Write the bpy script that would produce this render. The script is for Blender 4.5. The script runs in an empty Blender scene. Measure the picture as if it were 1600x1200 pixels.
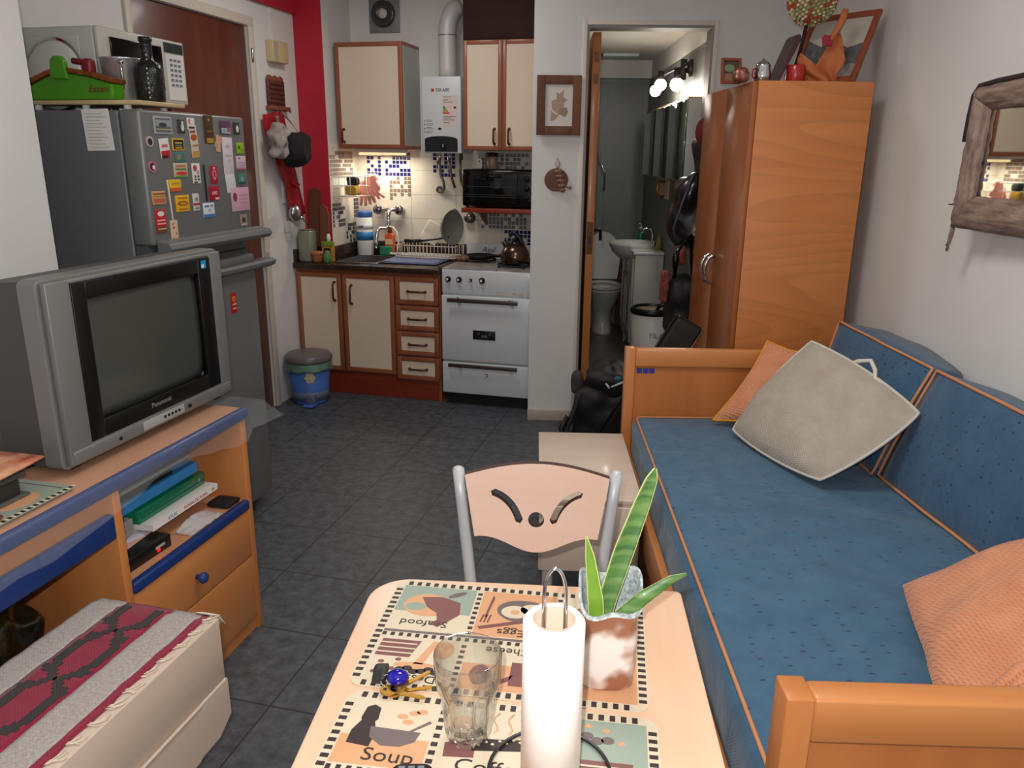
import bpy, bmesh, math, random
from mathutils import Vector, Matrix, noise
rnd = random.Random(7)
SC = bpy.context.scene
COL = SC.collection
PI = math.pi
ANG = math.radians(12.15)          # the kitchen side of the flat is skewed against the sofa side

# ---------------------------------------------------------------- materials
def lin(c):
    out = []
    for v in c[:3]:
        v = v / 255.0
        out.append(v / 12.92 if v <= 0.04045 else ((v + 0.055) / 1.055) ** 2.4)
    return (out[0], out[1], out[2], 1.0)

_M = {}
def mat(name, rgb, rough=0.55, metal=0.0, var=0.0, scale=12.0, bump=0.0, bscale=60.0, emit=0.0,
        stretch=(1, 1, 1), rgb2=None, trans=0.0, coat=0.0, ior=1.45, detail=4.0, sheen=0.0):
    if name in _M:
        return _M[name]
    m = bpy.data.materials.new(name)
    m.use_nodes = True
    nt = m.node_tree
    b = nt.nodes['Principled BSDF']
    b.inputs['Base Color'].default_value = lin(rgb)
    b.inputs['Roughness'].default_value = rough
    b.inputs['Metallic'].default_value = metal
    b.inputs['IOR'].default_value = ior
    if trans:
        b.inputs['Transmission Weight'].default_value = trans
    if coat:
        b.inputs['Coat Weight'].default_value = coat
        b.inputs['Coat Roughness'].default_value = 0.12
    if sheen:
        b.inputs['Sheen Weight'].default_value = sheen
    if emit:
        b.inputs['Emission Color'].default_value = lin(rgb)
        b.inputs['Emission Strength'].default_value = emit
    if var or rgb2 or bump:
        tc = nt.nodes.new('ShaderNodeTexCoord')
        mp = nt.nodes.new('ShaderNodeMapping')
        mp.inputs['Scale'].default_value = stretch
        nt.links.new(tc.outputs['Object'], mp.inputs['Vector'])
    if var or rgb2:
        nz = nt.nodes.new('ShaderNodeTexNoise')
        nz.inputs['Scale'].default_value = scale
        nz.inputs['Detail'].default_value = detail
        nz.inputs['Roughness'].default_value = 0.6
        nt.links.new(mp.outputs['Vector'], nz.inputs['Vector'])
        rp = nt.nodes.new('ShaderNodeValToRGB')
        rp.color_ramp.elements[0].position = 0.3
        rp.color_ramp.elements[1].position = 0.7
        c2 = rgb2 if rgb2 else tuple(max(0, v * (1 - var)) for v in rgb)
        rp.color_ramp.elements[0].color = lin(c2)
        rp.color_ramp.elements[1].color = lin(rgb)
        nt.links.new(nz.outputs['Fac'], rp.inputs['Fac'])
        nt.links.new(rp.outputs['Color'], b.inputs['Base Color'])
    if bump:
        n2 = nt.nodes.new('ShaderNodeTexNoise')
        n2.inputs['Scale'].default_value = bscale
        n2.inputs['Detail'].default_value = 3.0
        nt.links.new(mp.outputs['Vector'], n2.inputs['Vector'])
        bp = nt.nodes.new('ShaderNodeBump')
        bp.inputs['Strength'].default_value = bump
        bp.inputs['Distance'].default_value = 0.004
        nt.links.new(n2.outputs['Fac'], bp.inputs['Height'])
        nt.links.new(bp.outputs['Normal'], b.inputs['Normal'])
    _M[name] = m
    return m

def wood(name, a, b, axis=2, rough=0.4, scale=9.0, ring=0.0, coat=0.15):
    """wood with the grain running along one object axis"""
    if name in _M:
        return _M[name]
    st = [1.0, 1.0, 1.0]
    st[axis] = 0.09
    m = mat(name, a, rough, rgb2=b, scale=scale, stretch=tuple(st), coat=coat, detail=6.0, bump=0.05, bscale=scale * 8)
    if ring:
        nt = m.node_tree
        # flame grain: contour lines of a slow noise
        wn = nt.nodes.new('ShaderNodeTexNoise')
        wn.inputs['Scale'].default_value = ring
        wn.inputs['Detail'].default_value = 1.5
        wn.inputs['Roughness'].default_value = 0.35
        mp = nt.nodes.new('ShaderNodeMapping')
        s3 = [1.0, 1.0, 1.0]
        s3[axis] = 0.16
        mp.inputs['Scale'].default_value = s3
        tc = nt.nodes.new('ShaderNodeTexCoord')
        nt.links.new(tc.outputs['Object'], mp.inputs['Vector'])
        nt.links.new(mp.outputs['Vector'], wn.inputs['Vector'])
        wm = nt.nodes.new('ShaderNodeMath'); wm.operation = 'MULTIPLY'; wm.inputs[1].default_value = 26.0
        nt.links.new(wn.outputs['Fac'], wm.inputs[0])
        wf = nt.nodes.new('ShaderNodeMath'); wf.operation = 'FRACT'
        nt.links.new(wm.outputs[0], wf.inputs[0])
        wv = nt.nodes.new('ShaderNodeValToRGB')
        wv.color_ramp.elements[0].color = (0.42, 0.36, 0.32, 1); wv.color_ramp.elements[1].color = (1, 1, 1, 1)
        wv.color_ramp.elements[1].position = 0.75
        nt.links.new(wf.outputs[0], wv.inputs['Fac'])
        mx = nt.nodes.new('ShaderNodeMix')
        mx.data_type = 'RGBA'
        mx.blend_type = 'MULTIPLY'
        mx.inputs[0].default_value = 0.22
        bs = nt.nodes['Principled BSDF']
        old = bs.inputs['Base Color'].links[0].from_socket
        nt.links.new(old, mx.inputs[6])
        nt.links.new(wv.outputs['Color'], mx.inputs[7])
        nt.links.new(mx.outputs[2], bs.inputs['Base Color'])
    return m

def tiles(name, rgb, grout, w, h, off=(0, 0, 0), rot=(0, 0, 0), gw=0.004, rough=0.35, var=0.12, scale=9.0, bump=0.15, offset=0.0):
    if name in _M:
        return _M[name]
    m = bpy.data.materials.new(name)
    m.use_nodes = True
    nt = m.node_tree
    b = nt.nodes['Principled BSDF']
    b.inputs['Roughness'].default_value = rough
    tc = nt.nodes.new('ShaderNodeTexCoord')
    mp = nt.nodes.new('ShaderNodeMapping')
    mp.inputs['Location'].default_value = off
    mp.inputs['Rotation'].default_value = rot
    nt.links.new(tc.outputs['Object'], mp.inputs['Vector'])
    br = nt.nodes.new('ShaderNodeTexBrick')
    br.offset = offset
    br.inputs['Scale'].default_value = 1.0
    br.inputs['Brick Width'].default_value = w
    br.inputs['Row Height'].default_value = h
    br.inputs['Mortar Size'].default_value = gw
    br.inputs['Mortar Smooth'].default_value = 0.2
    br.inputs['Mortar'].default_value = lin(grout)
    nt.links.new(mp.outputs['Vector'], br.inputs['Vector'])
    nz = nt.nodes.new('ShaderNodeTexNoise')
    nz.inputs['Scale'].default_value = scale
    nz.inputs['Detail'].default_value = 8.0
    nz.inputs['Roughness'].default_value = 0.7
    nt.links.new(tc.outputs['Object'], nz.inputs['Vector'])
    rp = nt.nodes.new('ShaderNodeValToRGB')
    rp.color_ramp.elements[0].position = 0.32
    rp.color_ramp.elements[1].position = 0.68
    rp.color_ramp.elements[0].color = lin(tuple(v * (1 - var) for v in rgb))
    rp.color_ramp.elements[1].color = lin(rgb)
    nt.links.new(nz.outputs['Fac'], rp.inputs['Fac'])
    nt.links.new(rp.outputs['Color'], br.inputs['Color1'])
    nt.links.new(rp.outputs['Color'], br.inputs['Color2'])
    nt.links.new(br.outputs['Color'], b.inputs['Base Color'])
    bp = nt.nodes.new('ShaderNodeBump')
    bp.inputs['Strength'].default_value = bump
    bp.inputs['Distance'].default_value = 0.003
    bp.invert = True
    nt.links.new(br.outputs['Fac'], bp.inputs['Height'])
    nt.links.new(bp.outputs['Normal'], b.inputs['Normal'])
    _M[name] = m
    return m

def weave(name, a, b, sx=220.0, rough=0.9, bump=0.5, dots=None, dscale=(0.7, 1.6, 0.0), vs=14):
    """knitted or woven cloth: two crossed sine waves"""
    if name in _M:
        return _M[name]
    m = mat(name, a, rough, rgb2=b, scale=vs, sheen=0.2)
    nt = m.node_tree
    bs = nt.nodes['Principled BSDF']
    tc = nt.nodes.new('ShaderNodeTexCoord')
    w1 = nt.nodes.new('ShaderNodeTexWave')
    w1.bands_direction = 'DIAGONAL'
    w1.inputs['Scale'].default_value = sx / 6.28
    w1.inputs['Distortion'].default_value = 1.2
    w2 = nt.nodes.new('ShaderNodeTexWave')
    w2.bands_direction = 'X'
    w2.inputs['Scale'].default_value = sx / 6.28
    w2.inputs['Distortion'].default_value = 1.0
    ad = nt.nodes.new('ShaderNodeMath')
    ad.operation = 'MULTIPLY'
    nt.links.new(tc.outputs['Object'], w1.inputs['Vector'])
    nt.links.new(tc.outputs['Object'], w2.inputs['Vector'])
    nt.links.new(w1.outputs['Fac'], ad.inputs[0])
    nt.links.new(w2.outputs['Fac'], ad.inputs[1])
    bp = nt.nodes.new('ShaderNodeBump')
    bp.inputs['Strength'].default_value = bump
    bp.inputs['Distance'].default_value = 0.004
    nt.links.new(ad.outputs[0], bp.inputs['Height'])
    nt.links.new(bp.outputs['Normal'], bs.inputs['Normal'])
    if dots:
        vo = nt.nodes.new('ShaderNodeTexVoronoi')
        vo.inputs['Scale'].default_value = 26.0
        vo.inputs['Randomness'].default_value = 0.25
        mp = nt.nodes.new('ShaderNodeMapping')
        mp.inputs['Scale'].default_value = dscale
        nt.links.new(tc.outputs['Object'], mp.inputs['Vector'])
        nt.links.new(mp.outputs['Vector'], vo.inputs['Vector'])
        rp = nt.nodes.new('ShaderNodeValToRGB')
        rp.color_ramp.elements[0].position = 0.09
        rp.color_ramp.elements[1].position = 0.14
        rp.color_ramp.elements[0].color = lin(dots)
        rp.color_ramp.elements[1].color = (1, 1, 1, 1)
        nt.links.new(vo.outputs['Distance'], rp.inputs['Fac'])
        mx = nt.nodes.new('ShaderNodeMix')
        mx.data_type = 'RGBA'
        mx.blend_type = 'MULTIPLY'
        mx.inputs[0].default_value = 1.0
        old = bs.inputs['Base Color'].links[0].from_socket
        nt.links.new(old, mx.inputs[6])
        nt.links.new(rp.outputs['Color'], mx.inputs[7])
        nt.links.new(mx.outputs[2], bs.inputs['Base Color'])
        wr = nt.nodes.new('ShaderNodeTexNoise'); wr.inputs['Scale'].default_value = 5.0; wr.inputs['Detail'].default_value = 3.0; wr.inputs['Distortion'].default_value = 0.5
        nt.links.new(tc.outputs['Object'], wr.inputs['Vector'])
        b2 = nt.nodes.new('ShaderNodeBump'); b2.inputs['Strength'].default_value = 0.45; b2.inputs['Distance'].default_value = 0.035
        nt.links.new(wr.outputs['Fac'], b2.inputs['Height']); nt.links.new(b2.outputs['Normal'], bp.inputs['Normal'])
    return m

def thin_glass(name, tint=(250, 251, 250)):
    """thin-walled clear glass: transparent with a Fresnel sheen"""
    if name in _M:
        return _M[name]
    m = bpy.data.materials.new(name); m.use_nodes = True
    nt = m.node_tree; nt.nodes.remove(nt.nodes['Principled BSDF'])
    t = nt.nodes.new('ShaderNodeBsdfTransparent'); t.inputs[0].default_value = lin(tint)
    g = nt.nodes.new('ShaderNodeBsdfGlossy'); g.inputs['Roughness'].default_value = 0.03
    lw = nt.nodes.new('ShaderNodeLayerWeight'); lw.inputs['Blend'].default_value = 0.5
    pw = nt.nodes.new('ShaderNodeMath'); pw.operation = 'POWER'; pw.inputs[1].default_value = 1.8
    nt.links.new(lw.outputs['Facing'], pw.inputs[0])
    fr = nt.nodes.new('ShaderNodeMath'); fr.operation = 'MULTIPLY_ADD'; fr.inputs[1].default_value = 0.9; fr.inputs[2].default_value = 0.07
    nt.links.new(pw.outputs[0], fr.inputs[0])
    mx = nt.nodes.new('ShaderNodeMixShader')
    nt.links.new(fr.outputs[0], mx.inputs[0]); nt.links.new(t.outputs[0], mx.inputs[1]); nt.links.new(g.outputs[0], mx.inputs[2])
    nt.links.new(mx.outputs[0], nt.nodes['Material Output'].inputs['Surface'])
    _M[name] = m
    return m

def clear(name, rgb=(235, 240, 240), f=0.12, rough=0.08):
    """thin clear film: mostly see-through with some gloss"""
    if name in _M:
        return _M[name]
    m = bpy.data.materials.new(name)
    m.use_nodes = True
    nt = m.node_tree
    nt.nodes.remove(nt.nodes['Principled BSDF'])
    out = nt.nodes['Material Output']
    t = nt.nodes.new('ShaderNodeBsdfTransparent')
    p = nt.nodes.new('ShaderNodeBsdfPrincipled')
    p.inputs['Base Color'].default_value = lin(rgb)
    p.inputs['Roughness'].default_value = rough
    mx = nt.nodes.new('ShaderNodeMixShader')
    mx.inputs[0].default_value = f
    nt.links.new(t.outputs[0], mx.inputs[1])
    nt.links.new(p.outputs[0], mx.inputs[2])
    nt.links.new(mx.outputs[0], out.inputs['Surface'])
    _M[name] = m
    return m

# ---------------------------------------------------------------- frames
class Fr:
    def __init__(s, o=(0, 0, 0), a=0.0):
        s.M = Matrix.Translation(Vector(o)) @ Matrix.Rotation(a, 4, 'Z')
        s.a = a
    def w(s, p):
        return s.M @ Vector(p)
FA = Fr()
FB = Fr((0, 0, 0), -ANG)

def MX(o, x, y):
    """matrix whose local x and y run along the given directions"""
    x = Vector(x).normalized(); y = Vector(y)
    z = x.cross(y).normalized(); y = z.cross(x)
    return Matrix(((x.x, y.x, z.x, o[0]), (x.y, y.y, z.y, o[1]), (x.z, y.z, z.z, o[2]), (0, 0, 0, 1)))
def FACEV(u, v, z):      # a wall facing the viewer (towards -v)
    return MX((u, v, z), (1, 0, 0), (0, 0, 1))
def FACEU(u, v, z):      # a wall facing +u, reading along +v
    return MX((u, v, z), (0, 1, 0), (0, 0, 1))
def FLAT(x, y, z, a=0.0):
    return MX((x, y, z), (math.cos(a), math.sin(a), 0), (-math.sin(a), math.cos(a), 0))

# ---------------------------------------------------------------- mesh builder
class MB:
    def __init__(s):
        s.V = []; s.F = []; s.mi = []; s.sm = []; s.mats = []
    def _m(s, m):
        if m not in s.mats:
            s.mats.append(m)
        return s.mats.index(m)
    def add(s, V, F, m, M=None, smooth=False):
        o = len(s.V); k = s._m(m)
        for v in V:
            v = Vector(v)
            s.V.append(M @ v if M else v)
        for f in F:
            s.F.append([i + o for i in f]); s.mi.append(k); s.sm.append(smooth)
        return s
    def bm(s, bm, m, M=None, smooth=False):
        bm.verts.index_update()
        s.add([v.co.copy() for v in bm.verts], [[v.index for v in f.verts] for f in bm.faces], m, M, smooth)
        bm.free()
        return s
    def box(s, a, b, m, bev=0.0, M=None, seg=2):
        lo = [min(a[i], b[i]) for i in range(3)]; hi = [max(a[i], b[i]) for i in range(3)]
        V = [(x, y, z) for x in (lo[0], hi[0]) for y in (lo[1], hi[1]) for z in (lo[2], hi[2])]
        F = [(0, 1, 3, 2), (4, 6, 7, 5), (0, 4, 5, 1), (2, 3, 7, 6), (0, 2, 6, 4), (1, 5, 7, 3)]
        if not bev:
            return s.add(V, F, m, M)
        bm = bmesh.new()
        vs = [bm.verts.new(v) for v in V]
        for f in F:
            bm.faces.new([vs[i] for i in f])
        bev = min(bev, 0.49 * min(hi[i] - lo[i] for i in range(3)))
        bmesh.ops.bevel(bm, geom=bm.edges[:], offset=bev, segments=seg, profile=0.5, affect='EDGES')
        return s.bm(bm, m, M, True)
    def prism(s, pts, M, d, m, bev=0.0):
        """polygon in the local xy plane of M, pushed d along local z"""
        bm = bmesh.new()
        vs = [bm.verts.new((p[0], p[1], 0)) for p in pts]
        f = bm.faces.new(vs)
        r = bmesh.ops.extrude_face_region(bm, geom=[f])
        for v in r['geom']:
            if isinstance(v, bmesh.types.BMVert):
                v.co.z += d
        bmesh.ops.recalc_face_normals(bm, faces=bm.faces[:])
        if bev:
            bmesh.ops.bevel(bm, geom=bm.edges[:], offset=bev, segments=2, profile=0.5, affect='EDGES')
        return s.bm(bm, m, M, False)
    def lathe(s, prof, c, m, n=32, M=None, smooth=True):
        V = []; F = []
        c = Vector(c)
        for r, z in prof:
            for k in range(n):
                a = 2 * PI * k / n
                V.append((c.x + r * math.cos(a), c.y + r * math.sin(a), c.z + z))
        L = len(prof)
        for i in range(L - 1):
            for k in range(n):
                k2 = (k + 1) % n
                F.append((i * n + k, i * n + k2, (i + 1) * n + k2, (i + 1) * n + k))
        if prof[0][0] > 1e-5:
            F.append(tuple(reversed(range(n))))
        if prof[-1][0] > 1e-5:
            F.append(tuple(range((L - 1) * n, L * n)))
        s.add(V, F, m, M, smooth)
        return s
    def cyl(s, p, q, r, m, r2=None, n=20):
        p = Vector(p); q = Vector(q); d = q - p; L = d.length
        M = Matrix.Translation(p) @ d.to_track_quat('Z', 'Y').to_matrix().to_4x4()
        r2 = r if r2 is None else r2
        e = min(r, r2, L) * 0.08
        V = []; F = []
        for rr, z in ((r - e, 0), (r, e), (r2, L - e), (r2 - e, L)):
            for k in range(n):
                a = 2 * PI * k / n
                V.append((rr * math.cos(a), rr * math.sin(a), z))
        for i in range(3):
            for k in range(n):
                k2 = (k + 1) % n
                F.append((i * n + k, i * n + k2, (i + 1) * n + k2, (i + 1) * n + k))
        s.add(V, F, m, M, True)
        s.add(V[:n], [tuple(reversed(range(n)))], m, M)
        s.add(V[3 * n:], [tuple(range(n))], m, M)
        return s
    def tube(s, pts, r, m, n=8, closed=False):
        P = [Vector(p) for p in pts]
        L = len(P); V = []; F = []
        up = None
        for i in range(L):
            a = P[(i - 1) % L] if (closed or i > 0) else P[0]
            b = P[(i + 1) % L] if (closed or i < L - 1) else P[-1]
            t = (b - a).normalized()
            if up is None:
                up = Vector((0, 0, 1)) if abs(t.z) < 0.9 else Vector((1, 0, 0))
            x = t.cross(up)
            if x.length < 1e-4:
                x = t.cross(Vector((0.3, 1, 0.2)))
            x.normalize(); y = x.cross(t).normalized(); up = y
            rr = r[i] if isinstance(r, (list, tuple)) else r
            for k in range(n):
                an = 2 * PI * k / n
                V.append(P[i] + x * (rr * math.cos(an)) + y * (rr * math.sin(an)))
        for i in range(L if closed else L - 1):
            j = (i + 1) % L
            for k in range(n):
                k2 = (k + 1) % n
                F.append((i * n + k, i * n + k2, j * n + k2, j * n + k))
        if not closed:
            F.append(tuple(reversed(range(n)))); F.append(tuple(range((L - 1) * n, L * n)))
        return s.add(V, F, m, None, True)
    def ell(s, c, r, m, n=20, M=None):
        if not isinstance(r, (list, tuple)):
            r = (r, r, r)
        bm = bmesh.new()
        bmesh.ops.create_uvsphere(bm, u_segments=n, v_segments=max(6, n // 2), radius=1.0)
        for v in bm.verts:
            v.co = Vector((c[0] + v.co.x * r[0], c[1] + v.co.y * r[1], c[2] + v.co.z * r[2]))
        return s.bm(bm, m, M, True)
    def soft(s, a, b, r, m, n=10, amp=0.0, freq=6.0, M=None, puff=(0, 0, 0), seed=0.0, ax=None):
        """rounded block with optional puffing and lumpy skin; n may be per axis"""
        nn = n if isinstance(n, (list, tuple)) else (n, n, n)
        lo = Vector([min(a[i], b[i]) for i in range(3)]); hi = Vector([max(a[i], b[i]) for i in range(3)])
        ce = (lo + hi) / 2; hf = (hi - lo) / 2
        idx = {}; V = []; F = []
        def vid(i, j, k):
            key = (i, j, k)
            if key not in idx:
                idx[key] = len(V)
                V.append((2 * i / nn[0] - 1, 2 * j / nn[1] - 1, 2 * k / nn[2] - 1))
            return idx[key]
        for d in range(3):
            e, f = (d + 1) % 3, (d + 2) % 3
            for side in (0, nn[d]):
                for i in range(nn[e]):
                    for j in range(nn[f]):
                        q = []
                        for di, dj in ((0, 0), (1, 0), (1, 1), (0, 1)):
                            c = [0, 0, 0]; c[d] = side; c[e] = i + di; c[f] = j + dj
                            q.append(vid(*c))
                        F.append(tuple(q) if side else tuple(reversed(q)))
        W = []
        rr = Vector([min(r, h * 0.999) for h in hf])
        for t in V:
            p = Vector(t)
            g = [1 - abs(t[i]) ** 2.5 for i in range(3)]
            sc = []
            for i in range(3):
                e, f = (i + 1) % 3, (i + 2) % 3
                sc.append(hf[i] + puff[i] * max(0.0, g[e]) * max(0.0, g[f]))
            p = Vector([t[i] * hf[i] for i in range(3)])
            inn = Vector([max(-hf[i] + rr[i], min(hf[i] - rr[i], p[i])) for i in range(3)])
            dv = Vector([(p[i] - inn[i]) / rr[i] for i in range(3)])
            if dv.length > 1e-6:
                mx = max(abs(x) for x in dv)
                dn = dv.normalized() * mx
                p = inn + Vector([dn[i] * rr[i] for i in range(3)])
            p = Vector([p[i] * sc[i] / hf[i] for i in range(3)])
            if amp:
                q = (p + ce) * freq + Vector((seed, seed * 1.7, seed * 0.6))
                nv = Vector(t).normalized()
                p += nv * (amp * noise.noise(q)) + Vector((noise.noise(q * 1.9 + Vector((9, 0, 0))), noise.noise(q * 1.9 + Vector((0, 7, 0))), noise.noise(q * 1.9))) * amp * 0.4
            W.append(p + ce)
        return s.add(W, F, m, M, True)
    def sheet(s, fn, nu, nv, m, th=0.002, smooth=True):
        """surface fn(s,t) given real thickness"""
        P = [[Vector(fn(i / nu, j / nv)) for j in range(nv + 1)] for i in range(nu + 1)]
        def nrm(i, j):
            a = P[min(i + 1, nu)][j] - P[max(i - 1, 0)][j]
            b = P[i][min(j + 1, nv)] - P[i][max(j - 1, 0)]
            c = a.cross(b)
            return c.normalized() if c.length > 1e-9 else Vector((0, 0, 1))
        V = []; F = []
        W = nv + 1
        for sg in (0.5, -0.5):
            for i in range(nu + 1):
                for j in range(nv + 1):
                    V.append(P[i][j] + nrm(i, j) * (th * sg))
        N = (nu + 1) * W
        for i in range(nu):
            for j in range(nv):
                a, b, c, d = i * W + j, (i + 1) * W + j, (i + 1) * W + j + 1, i * W + j + 1
                F.append((a, b, c, d)); F.append((d + N, c + N, b + N, a + N))
        for i in range(nu):
            a, b = i * W, (i + 1) * W
            F.append((a + N, b + N, b, a))
            a, b = i * W + nv, (i + 1) * W + nv
            F.append((a, b, b + N, a + N))
        for j in range(nv):
            F.append((j, j + 1, j + 1 + N, j + N))
            o = nu * W
            F.append((o + j + 1, o + j, o + j + N, o + j + 1 + N))
        return s.add(V, F, m, None, smooth)
    def pillow(s, c00, c10, c11, c01, th, m, n=22, amp=0.006, sag=0.0, pinch=0.06, seed=0.0, freq=9.0):
        """stuffed cushion spanned by four corners, fattest in the middle"""
        c = [Vector(x) for x in (c00, c10, c11, c01)]
        nm = (c[1] - c[0]).cross(c[3] - c[0]).normalized()
        ce = (c[0] + c[1] + c[2] + c[3]) / 4
        V = []; F = []; W = n + 1
        def P(a, b, sd):
            p = c[0] * (1 - a) * (1 - b) + c[1] * a * (1 - b) + c[2] * a * b + c[3] * (1 - a) * b
            ea = 4 * a * (1 - a); eb = 4 * b * (1 - b)
            pl = p + (ce - p) * pinch * (ea * (1 - eb) + eb * (1 - ea))
            h = th * 0.5 * (ea * eb) ** 0.45
            q = p * freq + Vector((seed, 0, seed))
            h *= 1 + 0.35 * noise.noise(q * 0.6)
            return pl + nm * (sd * h) + Vector((0, 0, -sag * ea * eb)) + nm * amp * noise.noise(q)
        for sd in (1, -1):
            for i in range(W):
                for j in range(W):
                    V.append(P(i / n, j / n, sd))
        N = W * W
        for i in range(n):
            for j in range(n):
                a, b, d, e = i * W + j, (i + 1) * W + j, (i + 1) * W + j + 1, i * W + j + 1
                F.append((a, b, d, e)); F.append((e + N, d + N, b + N, a + N))
        s.add(V, F, m, None, True)
        ring = [V[i * W] for i in range(W)] + [V[n * W + j] for j in range(1, W)] + [V[i * W + n] for i in range(n - 1, -1, -1)] + [V[j] for j in range(n - 1, 0, -1)]
        s.ring = ring
        return s
    def text(s, body, size, M, m, ext=0.0006, sx=1.0, shear=0.0, align='CENTER', space=1.0):
        cu = bpy.data.curves.new('lettering', 'FONT')
        cu.body = body; cu.size = size; cu.extrude = ext; cu.align_x = align; cu.align_y = 'CENTER'
        cu.shear = shear; cu.resolution_u = 3; cu.space_character = space
        ob = bpy.data.objects.new('lettering', cu)
        COL.objects.link(ob)
        dg = bpy.context.evaluated_depsgraph_get()
        me = bpy.data.meshes.new_from_object(ob.evaluated_get(dg))
        V = [(v.co.x * sx, v.co.y, v.co.z) for v in me.vertices]
        F = [tuple(p.vertices) for p in me.polygons]
        s.add(V, F, m, M)
        bpy.data.objects.remove(ob); bpy.data.curves.remove(cu); bpy.data.meshes.remove(me)
        return s
    def mesh(s, name, base):
        me = bpy.data.meshes.new(name)
        b = Vector(base)
        me.from_pydata([v - b for v in s.V], [], s.F)
        for m in s.mats:
            me.materials.append(m)
        me.polygons.foreach_set('material_index', s.mi)
        me.polygons.foreach_set('use_smooth', s.sm)
        bm = bmesh.new(); bm.from_mesh(me)
        bmesh.ops.recalc_face_normals(bm, faces=bm.faces[:])
        bm.to_mesh(me); bm.free()
        me.update()
        return me

BASE = {}
def tagit(o, label, cat, group=None):
    if label: o['label'] = label
    if cat: o['category'] = cat
    if group: o['group'] = group
def thing(name, label, cat, fr, base, group=None):
    o = bpy.data.objects.new(name, None)
    o.empty_display_size = 0.05
    COL.objects.link(o)
    o.location = fr.w(base); o.rotation_euler = (0, 0, fr.a)
    BASE[o.name] = (fr, tuple(base))
    tagit(o, label, cat, group)
    return o
def part(name, mb, parent, label=None, stuff=False):
    fr, base = BASE[parent.name]
    o = bpy.data.objects.new(name, mb.mesh(name, base))
    COL.objects.link(o)
    o.parent = parent
    BASE[o.name] = (fr, base)
    if label: o['label'] = label
    if stuff: o['kind'] = 'stuff'
    return o
def single(name, label, cat, mb, fr, base, group=None):
    o = bpy.data.objects.new(name, mb.mesh(name, base))
    COL.objects.link(o)
    o.location = fr.w(base); o.rotation_euler = (0, 0, fr.a)
    BASE[o.name] = (fr, tuple(base))
    tagit(o, label, cat, group)
    return o
def struct(name, mb, fr=FA, base=(0, 0, 0)):
    o = single(name, None, None, mb, fr, base)
    o['kind'] = 'structure'
    return o
def arc(c, r, a0, a1, n, ax=(1, 0, 0), ay=(0, 0, 1)):
    c = Vector(c); ax = Vector(ax); ay = Vector(ay)
    return [c + ax * (r * math.cos(a0 + (a1 - a0) * i / n)) + ay * (r * math.sin(a0 + (a1 - a0) * i / n)) for i in range(n + 1)]
def rrect(x0, y0, x1, y1, r, n=6):
    P = []
    for cx, cy, a in ((x1 - r, y1 - r, 0), (x0 + r, y1 - r, PI / 2), (x0 + r, y0 + r, PI), (x1 - r, y0 + r, 1.5 * PI)):
        for i in range(n + 1):
            t = a + PI / 2 * i / n
            P.append((cx + r * math.cos(t), cy + r * math.sin(t)))
    return P
def ellipse(cx, cy, rx, ry, n=20, rot=0.0):
    return [(cx + rx * math.cos(2 * PI * i / n) * math.cos(rot) - ry * math.sin(2 * PI * i / n) * math.sin(rot),
             cy + rx * math.cos(2 * PI * i / n) * math.sin(rot) + ry * math.sin(2 * PI * i / n) * math.cos(rot)) for i in range(n)]

# ---------------------------------------------------------------- shared materials
WALL = mat('white_wall_paint', (224, 222, 219), 0.75, var=0.03, scale=3, bump=0.08, bscale=90)
CEILM = mat('ceiling_paint', (216, 213, 207), 0.8)
RED = mat('red_wall_paint', (190, 34, 56), 0.6, var=0.06, scale=4)
ORANGE = wood('orange_beech', (206, 134, 76), (188, 114, 60), 2, 0.35)
ORANGEX = wood('orange_beech_cross', (210, 140, 82), (192, 120, 66), 0, 0.35)
ORANGEY = wood('orange_beech_long', (208, 138, 80), (190, 118, 64), 1, 0.35)
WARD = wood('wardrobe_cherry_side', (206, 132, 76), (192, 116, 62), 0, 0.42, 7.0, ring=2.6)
WARDZ = wood('wardrobe_cherry_door_shaded', (166, 96, 50), (146, 80, 40), 2, 0.30)  # darker than the side: shade on the angled doors put into the colour
KWOOD = wood('kitchen_trim_wood', (158, 94, 64), (134, 74, 48), 2, 0.45)
KWOODX = wood('kitchen_trim_wood_cross', (158, 94, 64), (134, 74, 48), 0, 0.45)
CREAM = mat('cream_laminate', (224, 205, 184), 0.5, var=0.03, scale=3)
PEACH = wood('peach_laminate', (208, 150, 112), (196, 136, 98), 1, 0.35, 12)
PALE = wood('pale_laminate', (226, 206, 190), (212, 190, 172), 0, 0.45, 8)
PALEY = wood('pale_laminate_long', (222, 202, 184), (206, 184, 166), 1, 0.5, 8)
PLINTH = wood('red_plinth_wood', (150, 60, 34), (126, 46, 26), 0, 0.4)
DARKW = wood('dark_brown_wood', (60, 26, 20), (42, 16, 12), 0, 0.75, coat=0.0)
CHROME = mat('chrome', (205, 205, 208), 0.12, 1.0)
STEEL = mat('brushed_steel', (170, 170, 172), 0.3, 1.0)
SILVER = mat('silver_plastic', (150, 151, 150), 0.4, 0.25)
FRIDGE = mat('fridge_grey', (126, 128, 129), 0.38, 0.35)
FRIDGED = mat('fridge_side_grey', (112, 114, 118), 0.45, 0.25, var=0.04, scale=40)
BLACK = mat('black_plastic', (18, 18, 19), 0.35)
BLACKM = mat('black_matt', (22, 21, 21), 0.7)
BLACKG = mat('black_gloss', (9, 9, 10), 0.12)
WHITE = mat('white_plastic', (226, 226, 222), 0.4)
ENAMEL = mat('white_enamel', (206, 210, 214), 0.25, coat=0.3)
CERAM = mat('white_ceramic', (214, 216, 214), 0.2, coat=0.4)
BRONZE = mat('bronze_handle', (96, 58, 38), 0.35, 0.6)
NAVY = mat('navy_edge', (26, 54, 116), 0.4)
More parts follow.
